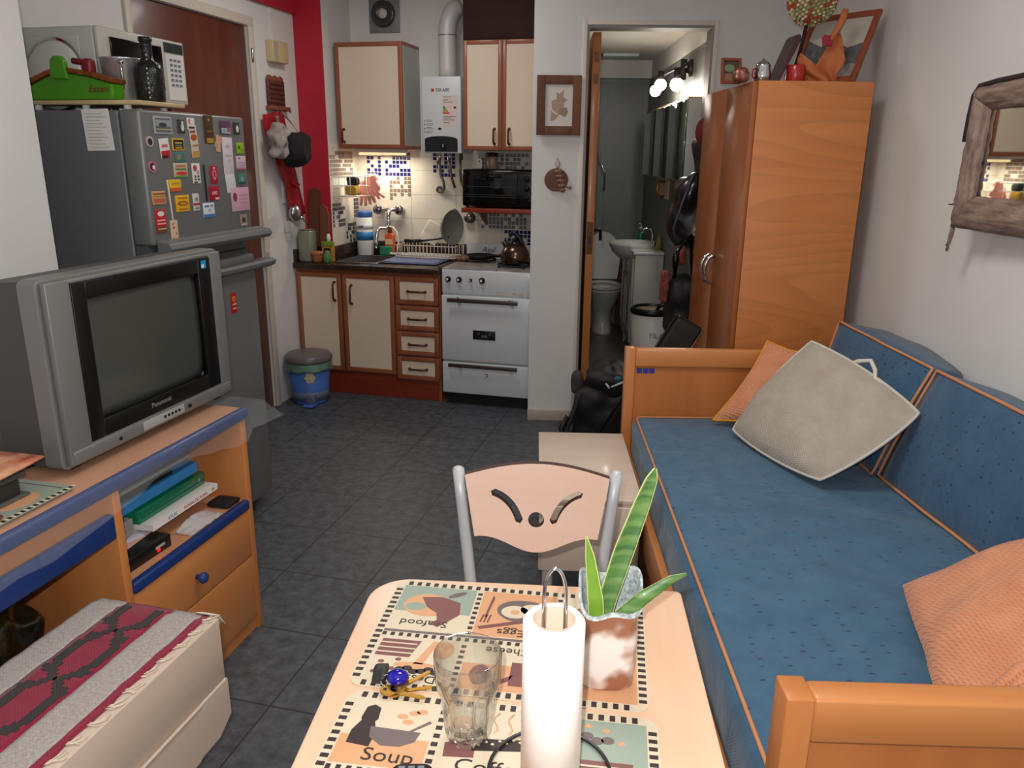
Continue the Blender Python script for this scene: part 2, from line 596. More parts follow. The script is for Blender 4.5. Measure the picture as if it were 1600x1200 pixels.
GRANITE = mat('brown_granite', (72, 54, 44), 0.2, rgb2=(28, 20, 18), scale=120, detail=3)
GLASS = mat('clear_glass', (244, 248, 247), 0.02, trans=1.0, ior=1.45)
GLASSD = mat('dark_glass', (14, 15, 16), 0.05)
MIRROR = mat('mirror_glass', (222, 226, 222), 0.02, 1.0)
PAPER = mat('white_paper', (232, 228, 222), 0.8)
INK = mat('dark_ink', (40, 36, 36), 0.8)
REDINK = mat('red_ink', (190, 32, 38), 0.6)
BLUEF = weave('blue_sofa_fabric', (64, 107, 136), (52, 92, 122), 500, 0.75, 0.12, dots=(120, 140, 175))
BLUEC = weave('blue_cushion_fabric', (58, 97, 128), (48, 84, 116), 500, 0.75, 0.12, dots=(110, 130, 170), dscale=(0.0, 0.9, 1.4))
PIPING = mat('orange_piping', (206, 140, 96), 0.8)
ORANGEF = weave('orange_knit', (224, 152, 112), (212, 136, 96), 300, 0.95, 0.7)
GREYK = weave('grey_knit', (190, 178, 164), (176, 163, 147), 430, 0.95, 0.45)
YELLOWF = mat('yellow_cloth', (226, 150, 30), 0.85)
# ---------------------------------------------------------------- camera
def camera():
    p, r, y = math.radians(16.37), math.radians(0.64), math.radians(1.6)
    f = Vector((-math.sin(y) * math.cos(p), math.cos(y) * math.cos(p), -math.sin(p)))
    rt = Vector((math.cos(y), math.sin(y), 0)); up = rt.cross(f)
    rt2 = rt * math.cos(r) + up * math.sin(r); up2 = up * math.cos(r) - rt * math.sin(r)
    cd = bpy.data.cameras.new('camera'); co = bpy.data.objects.new('camera', cd); COL.objects.link(co)
    cd.sensor_fit = 'HORIZONTAL'; cd.sensor_width = 36.0; cd.lens = 36.0 * 1220 / 1600
    cd.clip_start = 0.05
    co.matrix_world = Matrix(((rt2.x, up2.x, -f.x, 0), (rt2.y, up2.y, -f.y, 0), (rt2.z, up2.z, -f.z, 1.5), (0, 0, 0, 1)))
    SC.camera = co
camera()

def lamp(name, kind, loc, power, color=(1, 1, 1), size=0.1, size_y=None, rot=(0, 0, 0), fr=FA):
    ld = bpy.data.lights.new(name, kind); lo = bpy.data.objects.new(name, ld); COL.objects.link(lo)
    ld.energy = power; ld.color = color
    if kind == 'AREA':
        ld.size = size
        if size_y:
            ld.shape = 'RECTANGLE'; ld.size_y = size_y
    else:
        ld.shadow_soft_size = size
    lo.location = fr.w(loc); lo.rotation_euler = (rot[0], rot[1], rot[2] + fr.a)
    return lo
lamp('flash_light', 'POINT', (-0.035, 0.0, 1.555), 56.0, (1.0, 0.99, 0.975), 0.010)
lamp('ceiling_light', 'AREA', (0.1, 1.9, 2.52), 15.0, (1.0, 0.97, 0.93), 0.5)
lamp('kitchen_ceiling_light', 'AREA', (-1.55, 3.75, 2.52), 10.0, (1.0, 0.96, 0.91), 0.4, None, (0, 0, 0), FB)
lamp('counter_tube_light', 'AREA', (-2.07, 4.86, 1.478), 2.6, (1.0, 0.91, 0.74), 0.28, 0.04, (0, 0, 0), FB)
for i, (y, z) in enumerate(((5.72, 1.93), (5.5, 1.95), (4.86, 1.90))):
    lamp('bathroom_bulb_light', 'POINT', (0.80, y, z - 0.055), 2.4, (1.0, 0.93, 0.82), 0.03)
W = bpy.data.worlds.new('world'); SC.world = W; W.use_nodes = True
W.node_tree.nodes['Background'].inputs[0].default_value = (0.90, 0.94, 1.0, 1)
W.node_tree.nodes['Background'].inputs[1].default_value = 0.36
SC.view_settings.view_transform = 'Standard'
SC.view_settings.look = 'None'
SC.view_settings.exposure = 0.03
SC.view_settings.gamma = 1.0
SC.view_settings.use_curve_mapping = False

# ---------------------------------------------------------------- shell of the room
WX = 1.34                    # sofa-side wall
DY = 4.365                   # wall with the bathroom door
H = 2.55
def P2(u, v):
    w = FB.w((u, v, 0)); return (w.x, w.y)
FLOOR = tiles('slate_floor_tiles', (96, 101, 108), (46, 48, 52), 0.34, 0.34, off=(1.095, -1.643 + 0.34 * 6, 0), gw=0.003, rough=0.45, var=0.42, scale=22, bump=0.25)
m = MB(); m.prism([(-3.2, -1.6), (2.2, -1.6), (2.2, 6.2), (-3.2, 6.2)], FLAT(0, 0, -0.05), 0.05, FLOOR)
# trimmed to the room so nothing pokes beyond its walls
m = MB()
fl = [(-2.0, -1.5), (WX + 0.1, -1.5), (WX + 0.1, DY + 0.1), (0.0, DY + 0.12), P2(-0.86, 5.12), P2(-2.6, 5.12), P2(-2.6, 0.2)]
inv = FB.M.inverted()
m.prism([tuple((inv @ Vector((x, y, 0)))[:2]) for x, y in fl], FLAT(0, 0, -0.05), 0.05, FLOOR)
struct('floor', m, FB)
m = MB(); m.prism(fl, FLAT(0, 0, H), 0.06, CEILM); struct('ceiling', m)
m = MB(); m.box((WX, -1.5, 0), (WX + 0.1, DY + 0.13, H), WALL); struct('wall_right', m)
# wall with the bathroom door, its left end is the pier beside the stove
OX0, OX1, OZ = 0.246, 0.893, 2.142
m = MB()
pier = [(-0.028, DY), (OX0, DY), (OX0, DY + 0.13), (0.14, DY + 0.13), P2(-0.84, 5.1), P2(-0.965, 5.1), P2(-0.965, 4.372)]
m.prism(pier, FLAT(0, 0, 0), H, WALL)
m.box((OX0, DY, OZ), (OX1, DY + 0.13, H), WALL)
m.box((OX1, DY, 0), (WX, DY + 0.13, H), WALL)
struct('wall_bathroom', m)
FRAME = mat('door_frame_paint', (222, 212, 202), 0.5)
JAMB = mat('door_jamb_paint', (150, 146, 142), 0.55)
m = MB()
for a, b in (((OX0 - 0.022, DY - 0.008, 0), (OX0, DY - 0.0005, OZ + 0.024)), ((OX1, DY - 0.008, 0), (OX1 + 0.022, DY - 0.0005, OZ + 0.024)), ((OX0, DY - 0.008, OZ), (OX1, DY - 0.0005, OZ + 0.024))):
    m.box(a, b, FRAME, 0.002)
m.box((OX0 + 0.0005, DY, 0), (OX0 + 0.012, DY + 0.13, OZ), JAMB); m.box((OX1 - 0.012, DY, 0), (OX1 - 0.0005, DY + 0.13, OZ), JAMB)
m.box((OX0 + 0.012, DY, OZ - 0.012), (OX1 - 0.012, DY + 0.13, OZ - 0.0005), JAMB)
struct('trim_1', m)
m = MB(); SK = mat('skirting_tile', (196, 182, 168), 0.5, var=0.12, scale=20)
m.box((-0.03, DY - 0.011, 0), (OX0 - 0.024, DY - 0.0005, 0.066), SK, 0.003)
struct('baseboard_pier', m)

# kitchen back wall and side returns (skewed frame)
WT = tiles('white_wall_tiles', (222, 214, 200), (176, 168, 156), 0.31, 0.155, off=(2.235, 0, -1.053 + 0.155 * 7), rot=(PI / 2, 0, 0), gw=0.0022, rough=0.25, var=0.05)
BLUEM = mat('blue_mosaic', (38, 44, 120), 0.15, var=0.3, scale=60)
GREYM = mat('grey_mosaic', (136, 140, 138), 0.2, var=0.2, scale=60)
BROWNM = mat('taupe_mosaic', (140, 124, 108), 0.2, var=0.2, scale=60)
DARKM = mat('slate_mosaic', (74, 78, 84), 0.2, var=0.2, scale=60)
def mosaic(mb, M, nx, ny, mm, keep=0.68, seed=1, pitch=0.0256, gap=0.0045, wide=False):
    r = random.Random(seed)
    for j in range(ny):
        i = 0
        while i < nx:
            w = 1
            if wide and r.random() < 0.55 and i < nx - 1: w = 2
            if r.random() < keep:
                mb.box((i * pitch, j * pitch, 0.0), ((i + w) * pitch - gap, (j + 1) * pitch - gap, 0.0016), mm, 0, M)
            i += w
m = MB()
m.box((-2.494, 5.0, 0), (-0.965, 5.1, 1.525), WT)
m.box((-2.494, 5.0, 1.525), (-0.965, 5.1, H), WALL)
def fv(u, z): return FACEV(u, 5.0, z)
for u0, z0, mm, k, sd in ((-2.231, 1.357, BLUEM, .62, 3), (-2.076, 1.357, BLUEM, .74, 4), (-2.076, 1.203, BROWNM, .72, 5), (-1.768, 1.357, BLUEM, .74, 6),
                      (-1.443, 1.037, GREYM, .8, 8), (-1.288, 1.037, GREYM, .72, 9), (-1.285, 0.93, BLUEM, .78, 10), (-1.131, 0.93, BLUEM, .74, 11), (-1.282, 1.357, GREYM, .8, 12), (-1.443, 1.357, GREYM, .75, 14)):
    nx = 6 if u0 > -1.3 or u0 < -1.13 else 6
    mosaic(m, fv(u0, z0), 6, 6 if z0 != 0.93 else 4, mm, k, sd)
struct('wall_kitchen', m, FB)
m = MB()
m.box((-2.494, 4.6, 0), (-2.31, 4.604, H), RED)
m.box((-2.494, 4.604, 0), (-2.31, 5.0, H), WALL)
m.box((-2.3099, 4.604, 0), (-2.3085, 5.0, 1.535), mat('white_side_tile', (216, 208, 196), 0.3))
def fu(v, z): return FACEU(-2.3085, v, z)
def mosU(v0, z0, nx, ny, mm, k, sd, wide): mosaic(m, fu(v0, z0), nx, ny, mm, k, sd, pitch=0.0256, wide=wide)
mosU(4.612, 1.36, 13, 6, BROWNM, .85, 21, True); mosU(4.618, 1.043, 7, 6, DARKM, .7, 22, True); mosU(4.93, 1.06, 3, 6, DARKM, .85, 23, False); mosU(4.80, 0.93, 6, 5, DARKM, .6, 24, False)
struct('wall_pilaster', m, FB)
m = MB(); m.box((-2.494, 2.05, 2.285), (-2.462, 4.5995, H), RED); struct('trim_2', m, FB)

# wall with the entrance door
DV0, DV1, DZ = 3.17, 4.088, 2.15
m = MB()
m.box((-2.594, 2.02, 0), (-2.494, DV0, H), WALL); m.box((-2.594, DV1, 0), (-2.494, 5.1, H), WALL); m.box((-2.594, DV0, DZ), (-2.494, DV1, H), WALL)
struct('wall_left', m, FB)
EDOOR = wood('entrance_door_wood', (106, 48, 28), (82, 34, 21), 2, 0.4, 12)
d = MB(); d.box((-2.545, DV0 + 0.004, 0.004), (-2.503, DV1 - 0.004, DZ - 0.004), EDOOR, 0.002)
struct('door_1', d, FB)
m = MB(); TW = mat('cream_door_trim', (208, 198, 184), 0.5)
m.box((-2.4935, DV0 - 0.035, 0), (-2.48, DV0 - 0.001, DZ + 0.05), TW, 0.002); m.box((-2.4935, DV0 - 0.001, DZ + 0.001), (-2.48, DV1 + 0.05, DZ + 0.05), TW, 0.002); m.box((-2.4935, DV1 + 0.001, 0), (-2.48, DV1 + 0.05, DZ + 0.001), TW, 0.002)
for z in (1.97, 0.87): m.cyl((-2.476, DV1 + 0.012, z), (-2.476, DV1 + 0.012, z + 0.07), 0.007, STEEL)
struct('trim_3', m, FB)
m = MB(); m.box((-2.594, -1.3, 0), (-1.95, 2.02, H), WALL); struct('wall_near', m, FB)

# ---------------------------------------------------------------- bathroom shell
BX = 0.95; BY = 7.2; BH = 2.27
BT = tiles('bathroom_grey_tiles', (128, 134, 134), (108, 112, 112), 0.30, 0.42, rot=(PI / 2, 0, 0), gw=0.002, rough=0.42, var=0.06)
BTY = tiles('bathroom_grey_tiles_side', (120, 122, 116), (98, 100, 96), 0.30, 0.42, rot=(PI / 2, 0, PI / 2), gw=0.002, rough=0.42, var=0.06)
BF = tiles('bathroom_floor_tiles', (108, 110, 106), (84, 86, 84), 0.40, 0.40, gw=0.003, rough=0.3, var=0.15)
m = MB(); m.box((0.18, DY + 0.131, -0.05), (BX + 0.1, BY + 0.1, 0.002), BF); struct('floor_bathroom', m)
m = MB(); m.box((0.18, BY, 0.002), (BX + 0.1, BY + 0.1, 2.13), BT); m.box((0.262, BY - 0.12, 2.13), (BX, BY + 0.1, BH), WALL); struct('wall_bathroom_back', m)
m = MB(); m.box((BX, DY + 0.131, 0.002), (BX + 0.1, BY, 2.13), BTY); m.box((BX, DY + 0.131, 2.13), (BX + 0.1, BY, BH), WALL); struct('wall_bathroom_right', m)
m = MB(); m.box((0.18, 5.18, 0.002), (0.26, BY, BH), BTY); struct('wall_bathroom_left', m)
m = MB(); m.box((0.262, DY + 0.131, BH), (BX + 0.1, BY + 0.1, BH + 0.05), CEILM); struct('ceiling_bathroom', m)
# open bathroom door, seen on its edge
m = MB(); m.box((0.284, DY + 0.128, 0.008), (0.328, DY + 0.75, OZ - 0.016), ORANGE, 0.002)
d2 = struct('door_2', m)
m = MB(); BR = mat('dark_brass', (92, 62, 38), 0.4, 0.6)
m.box((0.289, DY + 0.1265, 0.96), (0.323, DY + 0.1282, 1.14), BR); m.box((0.295, DY + 0.125, 1.02), (0.317, DY + 0.127, 1.06), BLACK)
for z in (1.98, 1.87): m.box((0.292, DY + 0.1265, z), (0.320, DY + 0.1282, z + 0.05), BR)
part('lock_plate', m, d2)
m = MB(); m.tube([(0.328, DY + 0.20, 1.09), (0.362, DY + 0.20, 1.092), (0.372, DY + 0.215, 1.085), (0.374, DY + 0.23, 1.03)], 0.009, BLACK)
part('door_handle', m, d2)

# ---------------------------------------------------------------- kitchen base cabinet
kc = thing('kitchen_cabinet', 'cream and orange wood kitchen base cabinet under the granite counter', 'cabinet', FB, (-2.0, 4.7, 0))
b = MB()
b.box((-2.49, 4.44, 0.158), (-2.472, 4.59, 0.79), KWOOD); b.box((-2.305, 4.60, 0.158), (-2.29, 4.97, 0.79), KWOOD); b.box((-1.556, 4.44, 0.0), (-1.537, 4.985, 0.79), KWOOD)
b.box((-2.49, 4.44, 0.158), (-1.537, 4.59, 0.175), KWOODX); b.box((-2.305, 4.59, 0.158), (-1.537, 4.985, 0.175), KWOODX); b.box((-2.305, 4.97, 0.158), (-1.537, 4.985, 0.79), KWOOD); b.box((-2.49, 4.585, 0.175), (-2.305, 4.595, 0.79), KWOOD)
for u in (-2.178, -1.825): b.box((u - 0.012, 4.441, 0.175), (u + 0.012, 4.97, 0.79), KWOOD)
b.box((-2.49, 4.4405, 0.778), (-1.537, 4.46, 0.806), KWOODX)
for z in (0.612, 0.45, 0.292): b.box((-1.813, 4.442, z - 0.006), (-1.557, 4.46, z + 0.006), KWOODX)
part('body', b, kc)
b = MB(); b.box((-2.49, 4.465, 0.0), (-1.557, 4.48, 0.157), PLINTH, 0.001); part('plinth', b, kc, 'red-brown plinth board')
def framed(mb, u0, z0, u1, z1, v, fw, wv=KWOOD, wh=KWOODX, th=0.018):
    mb.box((u0, v, z0), (u0 + fw, v + th, z1), wv, 0.002); mb.box((u1 - fw, v, z0), (u1, v + th, z1), wv, 0.002)
    mb.box((u0 + fw, v, z0), (u1 - fw, v + th, z0 + fw), wh, 0.002); mb.box((u0 + fw, v, z1 - fw), (u1 - fw, v + th, z1), wh, 0.002)
def bow(mb, p, q, out, m=BRONZE, r=0.0065):
    p = Vector(p); q = Vector(q); o = Vector(out)
    d = (q - p)
    mb.tube([p, p + o * 0.7 + d * 0.02, p + o + d * 0.15, p + o + d * 0.5, q + o - d * 0.15, q + o * 0.7 - d * 0.02, q], r, m)
    for e in (p, q): mb.ell(e, 0.009, m, 10)
def door(parent, u0, z0, u1, z1, v, hu, hz0, hz1, fw=0.028):
    f = MB(); framed(f, u0, z0, u1, z1, v, fw); d = part('door', f, parent)
    f = MB(); f.box((u0 + fw, v + 0.004, z0 + fw), (u1 - fw, v + 0.016, z1 - fw), CREAM); part('door_panel', f, d)
    f = MB(); bow(f, (hu, v + 0.003, hz0), (hu, v + 0.003, hz1), (0, -0.026, 0)); part('handle', f, d)
    return d
door(kc, -2.482, 0.165, -2.182, 0.785, 4.42, -2.225, 0.615, 0.73)
door(kc, -2.172, 0.165, -1.832, 0.785, 4.42, -2.112, 0.60, 0.715)
for z0, z1 in ((0.616, 0.785), (0.455, 0.607), (0.296, 0.446), (0.14, 0.287)):
    f = MB(); framed(f, -1.822, z0, -1.545, z1, 4.42, 0.03); d = part('drawer', f, kc)
    f = MB(); f.box((-1.792, 4.424, z0 + 0.03), (-1.575, 4.436, z1 - 0.03), CREAM); part('drawer_panel', f, d)
    f = MB(); zc = (z0 + z1) / 2 - 0.003; bow(f, (-1.742, 4.423, zc), (-1.628, 4.423, zc), (0, -0.024, 0)); part('handle', f, d)

# worktop with a cut-out for the sink
wt = thing('worktop', 'dark brown granite kitchen worktop with upstand along the wall', 'worktop', FB, (-2.0, 4.7, 0.808))
b = MB()
SU0, SU1, SV0, SV1 = -2.25, -1.99, 4.53, 4.88
b.box((-2.4935, 4.405, 0.808), (SU0, 4.598, 0.84), GRANITE, 0.004); b.box((-2.3075, 4.598, 0.808), (SU0, 4.9985, 0.84), GRANITE)
b.box((SU1, 4.405, 0.808), (-1.532, 4.9985, 0.84), GRANITE, 0.004)
b.box((SU0, 4.405, 0.808), (SU1, SV0, 0.84), GRANITE, 0.004); b.box((SU0, SV1, 0.808), (SU1, 4.9985, 0.84), GRANITE)
part('slab', b, wt)
b = MB(); b.box((-2.3075, 4.98, 0.84), (-1.532, 4.9985, 0.928), GRANITE, 0.002); b.box((-2.4935, 4.42, 0.84), (-2.478, 4.58, 0.92), GRANITE, 0.002)
b.box((-2.478, 4.583, 0.84), (-2.3075, 4.598, 0.925), GRANITE, 0.002); b.box((-2.3075, 4.598, 0.84), (-2.293, 4.98, 0.928), GRANITE, 0.002)
part('upstand', b, wt)
sk = MB(); g = 0.002
sk.box((SU0 + g, SV0 + g, 0.70), (SU1 - g, SV1 - g, 0.704), STEEL)
for a, c in (((SU0 + g, SV0 + g), (SU0 + g + .003, SV1 - g)), ((SU1 - g - .003, SV0 + g), (SU1 - g, SV1 - g)), ((SU0 + g, SV0 + g), (SU1 - g, SV0 + g + .003)), ((SU0 + g, SV1 - g - .003), (SU1 - g, SV1 - g))):
    sk.box((a[0], a[1], 0.704), (c[0], c[1], 0.842), STEEL)
for a, c in (((SU0 - .012, SV0 - .012), (SU0 + .006, SV1 + .012)), ((SU1 - .006, SV0 - .012), (SU1 + .012, SV1 + .012)), ((SU0, SV0 - .012), (SU1, SV0 + .006)), ((SU0, SV1 - .006), (SU1, SV1 + .012))):
    sk.box((a[0], a[1], 0.8405), (c[0], c[1], 0.8435), STEEL, 0.001)
single('sink', 'sunken steel kitchen sink basin left of the blue cloth', 'sink', sk, FB, (-2.12, 4.7, 0.70))

# ---------------------------------------------------------------- wall cabinets
def wallcab(name, label, u0, u1, v0, z0, z1, doors):
    c = thing(name, label, 'cabinet', FB, ((u0 + u1) / 2, 4.85, z0))
    b = MB(); SIDE = mat('grey_white_laminate', (186, 184, 178), 0.5)
    b.box((u0, v0 + 0.02, z0 + 0.02), (u1, 4.998, z1 - 0.02), SIDE)
    b.box((u0, v0 + 0.019, z1 - 0.02), (u1, 4.998, z1), KWOODX); b.box((u0, v0 + 0.019, z0), (u1, 4.998, z0 + 0.02), KWOODX)
    part('body', b, c)
    for d in doors: door(c, *d)
    return c
wallcab('wall_cabinet', 'single-door cream wall cabinet left of the water heater', -2.285, -1.848, 4.70, 1.525, 2.14,
        [(-2.284, 1.526, -1.849, 2.139, 4.70, -2.245, 1.565, 1.64, 0.026)])
wallcab('wall_cabinet', 'two-door cream wall cabinet above the toaster oven', -1.468, -0.972, 4.70, 1.523, 2.135,
        [(-1.467, 1.524, -1.231, 2.134, 4.70, -1.275, 1.56, 1.645, 0.024), (-1.229, 1.524, -0.973, 2.134, 4.70, -1.185, 1.56, 1.645, 0.024)])
b = MB(); b.box((-1.485, 4.76, 2.137), (-0.972, 4.998, 2.54), DARKW, 0.003); b.box((-1.475, 4.756, 2.15), (-0.98, 4.7605, 2.53), DARKW, 0.002)
single('storage_box', 'dark brown wooden box on top of the two-door wall cabinet', 'box', b, FB, (-1.23, 4.88, 2.137))

# ---------------------------------------------------------------- water heater
wh = thing('water_heater', 'white gas water heater with silver flue between the wall cabinets', 'water heater', FB, (-1.62, 4.86, 1.503))
HM = mat('heater_white', (206, 210, 212), 0.35)
b = MB(); b.box((-1.745, 4.742, 1.503), (-1.495, 4.998, 1.945), HM, 0.006); part('casing', b, wh)
b = MB(); pp = [(-0.105, 0), (0.105, 0), (0.105, 0.072)] + [(0.105 * math.cos(PI * i / 10), 0.072 + 0.02 * math.sin(PI * i / 10)) for i in range(1, 10)] + [(-0.105, 0.072)]
b.prism(pp, FACEV(-1.622, 4.7415, 1.512), 0.004, mat('heater_dark_panel', (38, 40, 42), 0.3))
b.cyl((-1.605, 4.738, 1.54), (-1.605, 4.72, 1.54), 0.017, BLACK); b.box((-1.606, 4.7185, 1.54), (-1.603, 4.72, 1.556), WHITE)
b.cyl((-1.555, 4.738, 1.553), (-1.555, 4.733, 1.553), 0.003, CHROME)
part('control_panel', b, wh, 'dark curved control panel with a knob')
b = MB(); b.box((-1.682, 4.741, 1.858), (-1.664, 4.7422, 1.876), REDINK); b.text('ESKABE', 0.026, FACEV(-1.610, 4.7412, 1.867), INK, 0.0004, 1.0)
for i in range(4):
    z = 1.688 - 0.021 * i
    b.box((-1.73, 4.741, z), (-1.724, 4.7422, z + 0.006), INK)
    for k in range(2): b.box((-1.718, 4.741, z + 0.007 * k - 0.001), (-1.68 + 0.004 * ((i + k) % 3), 4.7422, z + 0.002 + 0.007 * k), mat('grey_print', (120, 122, 124), 0.7))
b.prism(ellipse(-1.63, 1.646, 0.011, 0.007), MX((0, 4.742, 0), (1, 0, 0), (0, 0, 1)), 0.001, INK)
part('lettering', b, wh)
b = MB(); b.box((-1.612, 4.7408, 1.66), (-1.515, 4.742, 1.838), mat('sticker_pink', (214, 196, 190), 0.6))
for i, c in enumerate(((40, 110, 50), (110, 150, 50), (190, 150, 50), (200, 70, 40))):
    b.box((-1.608, 4.7402, 1.765 - i * 0.011), (-1.594 + i * 0.009, 4.7409, 1.774 - i * 0.011), mat('energy_band', c, 0.6) if i == 0 else mat('energy_band%d' % i, c, 0.6))
b.prism(ellipse(-1.533, 1.768, 0.009, 0.006), MX((0, 4.741, 0), (1, 0, 0), (0, 0, 1)), 0.001, INK)
for z, w in ((1.826, .05), (1.81, .03), (1.797, .06), (1.715, .075), (1.705, .05), (1.695, .07), (1.68, .04)): b.box((-1.606, 4.7402, z), (-1.606 + w, 4.7409, z + 0.004), mat('grey_print', (120, 122, 124), 0.7))
part('energy_sticker', b, wh)
b = MB(); FL = mat('flue_metal', (206, 202, 198), 0.45, 0.12)
path = [(-1.617, 4.87, z) for z in (1.94, 2.0, 2.1, 2.19)] + [(-1.617 + 0.055 * (1 - math.cos(a)), 4.87 + 0.05 * (1 - math.cos(a)), 2.19 + 0.15 * math.sin(a)) for a in [PI / 2 * i / 8 for i in range(1, 9)]]
b.tube(path, 0.055, FL, 24)
b.tube(arc((-1.617, 4.87, 1.948), 0.057, 0, 2 * PI, 24, (1, 0, 0), (0, 1, 0))[:-1], 0.004, STEEL, 6, True)
b.tube(arc((-1.617, 4.87, 2.185), 0.056, 0, 2 * PI, 24, (1, 0, 0), (0, 1, 0))[:-1], 0.003, STEEL, 6, True)
part('flue_pipe', b, wh, 'white-silver bent flue pipe')
b = MB(); HS = mat('hose_metal', (120, 112, 104), 0.35, 0.7)
b.tube([(-1.70, 4.93, 1.503), (-1.70, 4.93, 1.40), (-1.695, 4.93, 1.37), (-1.675, 4.93, 1.33), (-1.672, 4.935, 1.29), (-1.69, 4.95, 1.265), (-1.712, 4.965, 1.268), (-1.718, 4.985, 1.285)], 0.009, HS)
b.tube([(-1.635, 4.93, 1.503), (-1.63, 4.93, 1.42), (-1.62, 4.935, 1.35), (-1.605, 4.95, 1.29)], 0.009, HS)
b.tube([(-1.555, 4.92, 1.503), (-1.56, 4.92, 1.40), (-1.555, 4.93, 1.33), (-1.53, 4.96, 1.25), (-1.51, 4.985, 1.21)], 0.009, HS)
for x in (-1.70, -1.635, -1.555): b.cyl((x, 4.93, 1.465), (x, 4.93, 1.503), 0.013, CHROME)
b.cyl((-1.72, 4.975, 1.275), (-1.72, 4.998, 1.275), 0.024, CHROME)
part('hoses', b, wh)

# extractor fan, tube lamp, taps on the wall
ef = thing('extractor_fan', 'round grey extractor fan on a square plate high on the kitchen wall', 'fan', FB, (-2.073, 5.0, 2.33))
b = MB(); b.box((-2.172, 4.986, 2.228), (-1.970, 4.9985, 2.43), mat('fan_plate', (136, 138, 138), 0.4, 0.3), 0.002); part('plate', b, ef)
b = MB(); Mf = MX((-2.073, 4.986, 2.335), (1, 0, 0), (0, 0, 1))
b.lathe([(0.078, 0), (0.078, 0.018), (0.066, 0.026), (0.045, 0.020), (0.032, 0.020), (0.032, 0.0)], (0, 0, 0), mat('fan_ring', (74, 78, 78), 0.25, 0.4), 36, Mf)
b.lathe([(0.030, 0.0), (0.030, 0.028), (0.0, 0.034)], (0, 0, 0), mat('fan_hub', (206, 202, 196), 0.4), 24, Mf)
part('grille', b, ef)
tl = thing('under_cabinet_lamp', 'slim lit lamp under the single-door wall cabinet', 'lamp', FB, (-2.07, 4.87, 1.49))
b = MB(); b.box((-2.225, 4.83, 1.503), (-1.905, 4.91, 1.5245), WHITE, 0.003); part('housing', b, tl)
b = MB(); b.box((-2.215, 4.835, 1.488), (-1.915, 4.905, 1.5025), mat('lit_tube', (255, 232, 180), 0.5, emit=0.8), 0.005); part('diffuser', b, tl)
for lab, u, z, r in (('small chrome stop valve above the drying pan', -1.625, 1.13, 0.02), ('large chrome gas valve left of the toaster oven shelf', -1.515, 1.10, 0.028)):
    b = MB(); b.lathe([(r * 1.25, 0), (r * 1.25, 0.004), (r * .55, 0.01), (r * .5, 0.03), (r, 0.034), (r * 1.05, 0.05), (r * .8, 0.058), (0, 0.06)], (0, 0, 0), mat('valve_metal', (120, 116, 110), 0.3, 0.8), 20, MX((u, 4.999, z), (1, 0, 0), (0, 0, 1)))
    single('wall_valve', lab, 'valve', b, FB, (u, 4.99, z))

# wall mixer tap
tp = thing('kitchen_tap', 'chrome wall tap with two round knobs over the sink', 'tap', FB, (-2.06, 4.98, 1.14))
b = MB(); b.cyl((-2.15, 4.965, 1.14), (-1.97, 4.965, 1.14), 0.012, CHROME)
for u in (-2.13, -1.99): b.cyl((u, 4.965, 1.14), (u, 4.999, 1.14), 0.02, CHROME)
b.tube([(-2.06, 4.955, 1.14), (-2.06, 4.93, 1.12), (-2.06, 4.92, 1.08), (-2.06, 4.92, 1.04), (-2.075, 4.90, 1.02), (-2.10, 4.87, 1.025), (-2.115, 4.85, 1.0), (-2.12, 4.84, 0.93), (-2.12, 4.84, 0.90)], [.014, .014, .013, .014, .012, .012, .014, .016, .014], CHROME, 10)
part('spout', b, tp)
for u in (-2.135, -1.985):
    b = MB(); b.lathe([(0.012, 0), (0.014, 0.015), (0.03, 0.022), (0.033, 0.034), (0.028, 0.046), (0.0, 0.05)], (0, 0, 0), mat('tap_knob_chrome', (130, 126, 128), 0.18, 0.9), 10, MX((u, 4.955, 1.142), (1, 0, 0), (0, 0, 1)))
    part('knob', b, tp)
b = MB(); b.tube([(-2.058, 4.915, 1.035), (-2.02, 4.90, 1.03), (-1.985, 4.88, 1.0), (-1.968, 4.86, 0.94), (-1.972, 4.84, 0.87), (-1.976, 4.82, 0.848)], 0.006, mat('white_hose', (196, 190, 182), 0.5))
part('hose', b, tp, 'thin white hose')

# ---------------------------------------------------------------- stove
st = thing('stove', 'white enamel gas stove beside the pier', 'stove', FB, (-1.25, 4.68, 0))
b = MB()
b.box((-1.522, 4.435, 0.075), (-0.977, 4.93, 0.835), ENAMEL, 0.004)
b.box((-1.523, 4.425, 0.695), (-0.976, 4.44, 0.842), ENAMEL, 0.006)
b.box((-1.524, 4.428, 0.836), (-0.975, 4.935, 0.848), mat('hob_enamel', (160, 154, 150), 0.3, var=0.35, scale=18), 0.003)
STN = mat('grease_stain', (186, 166, 148), 0.45, var=0.15, scale=30, rgb2=(204, 204, 204))
b.box((-1.19, 4.4243, 0.702), (-1.02, 4.4252, 0.722), STN)
part('body', b, st)
b = MB(); b.box((-1.518, 4.918, 0.848), (-0.98, 4.936, 0.945), ENAMEL, 0.003)
b.text('Azul', 0.05, FACEV(-1.37, 4.9172, 0.905), INK, 0.0005, 0.95, 0.3)
for i in range(2): b.box((-1.05 + .022 * i, 4.9168, 0.895), (-1.042 + .022 * i, 4.9182, 0.92), INK)
part('splashback', b, st)
b = MB(); b.box((-1.505, 4.46, 0), (-0.99, 4.90, 0.0745), BLACKM); part('base', b, st)
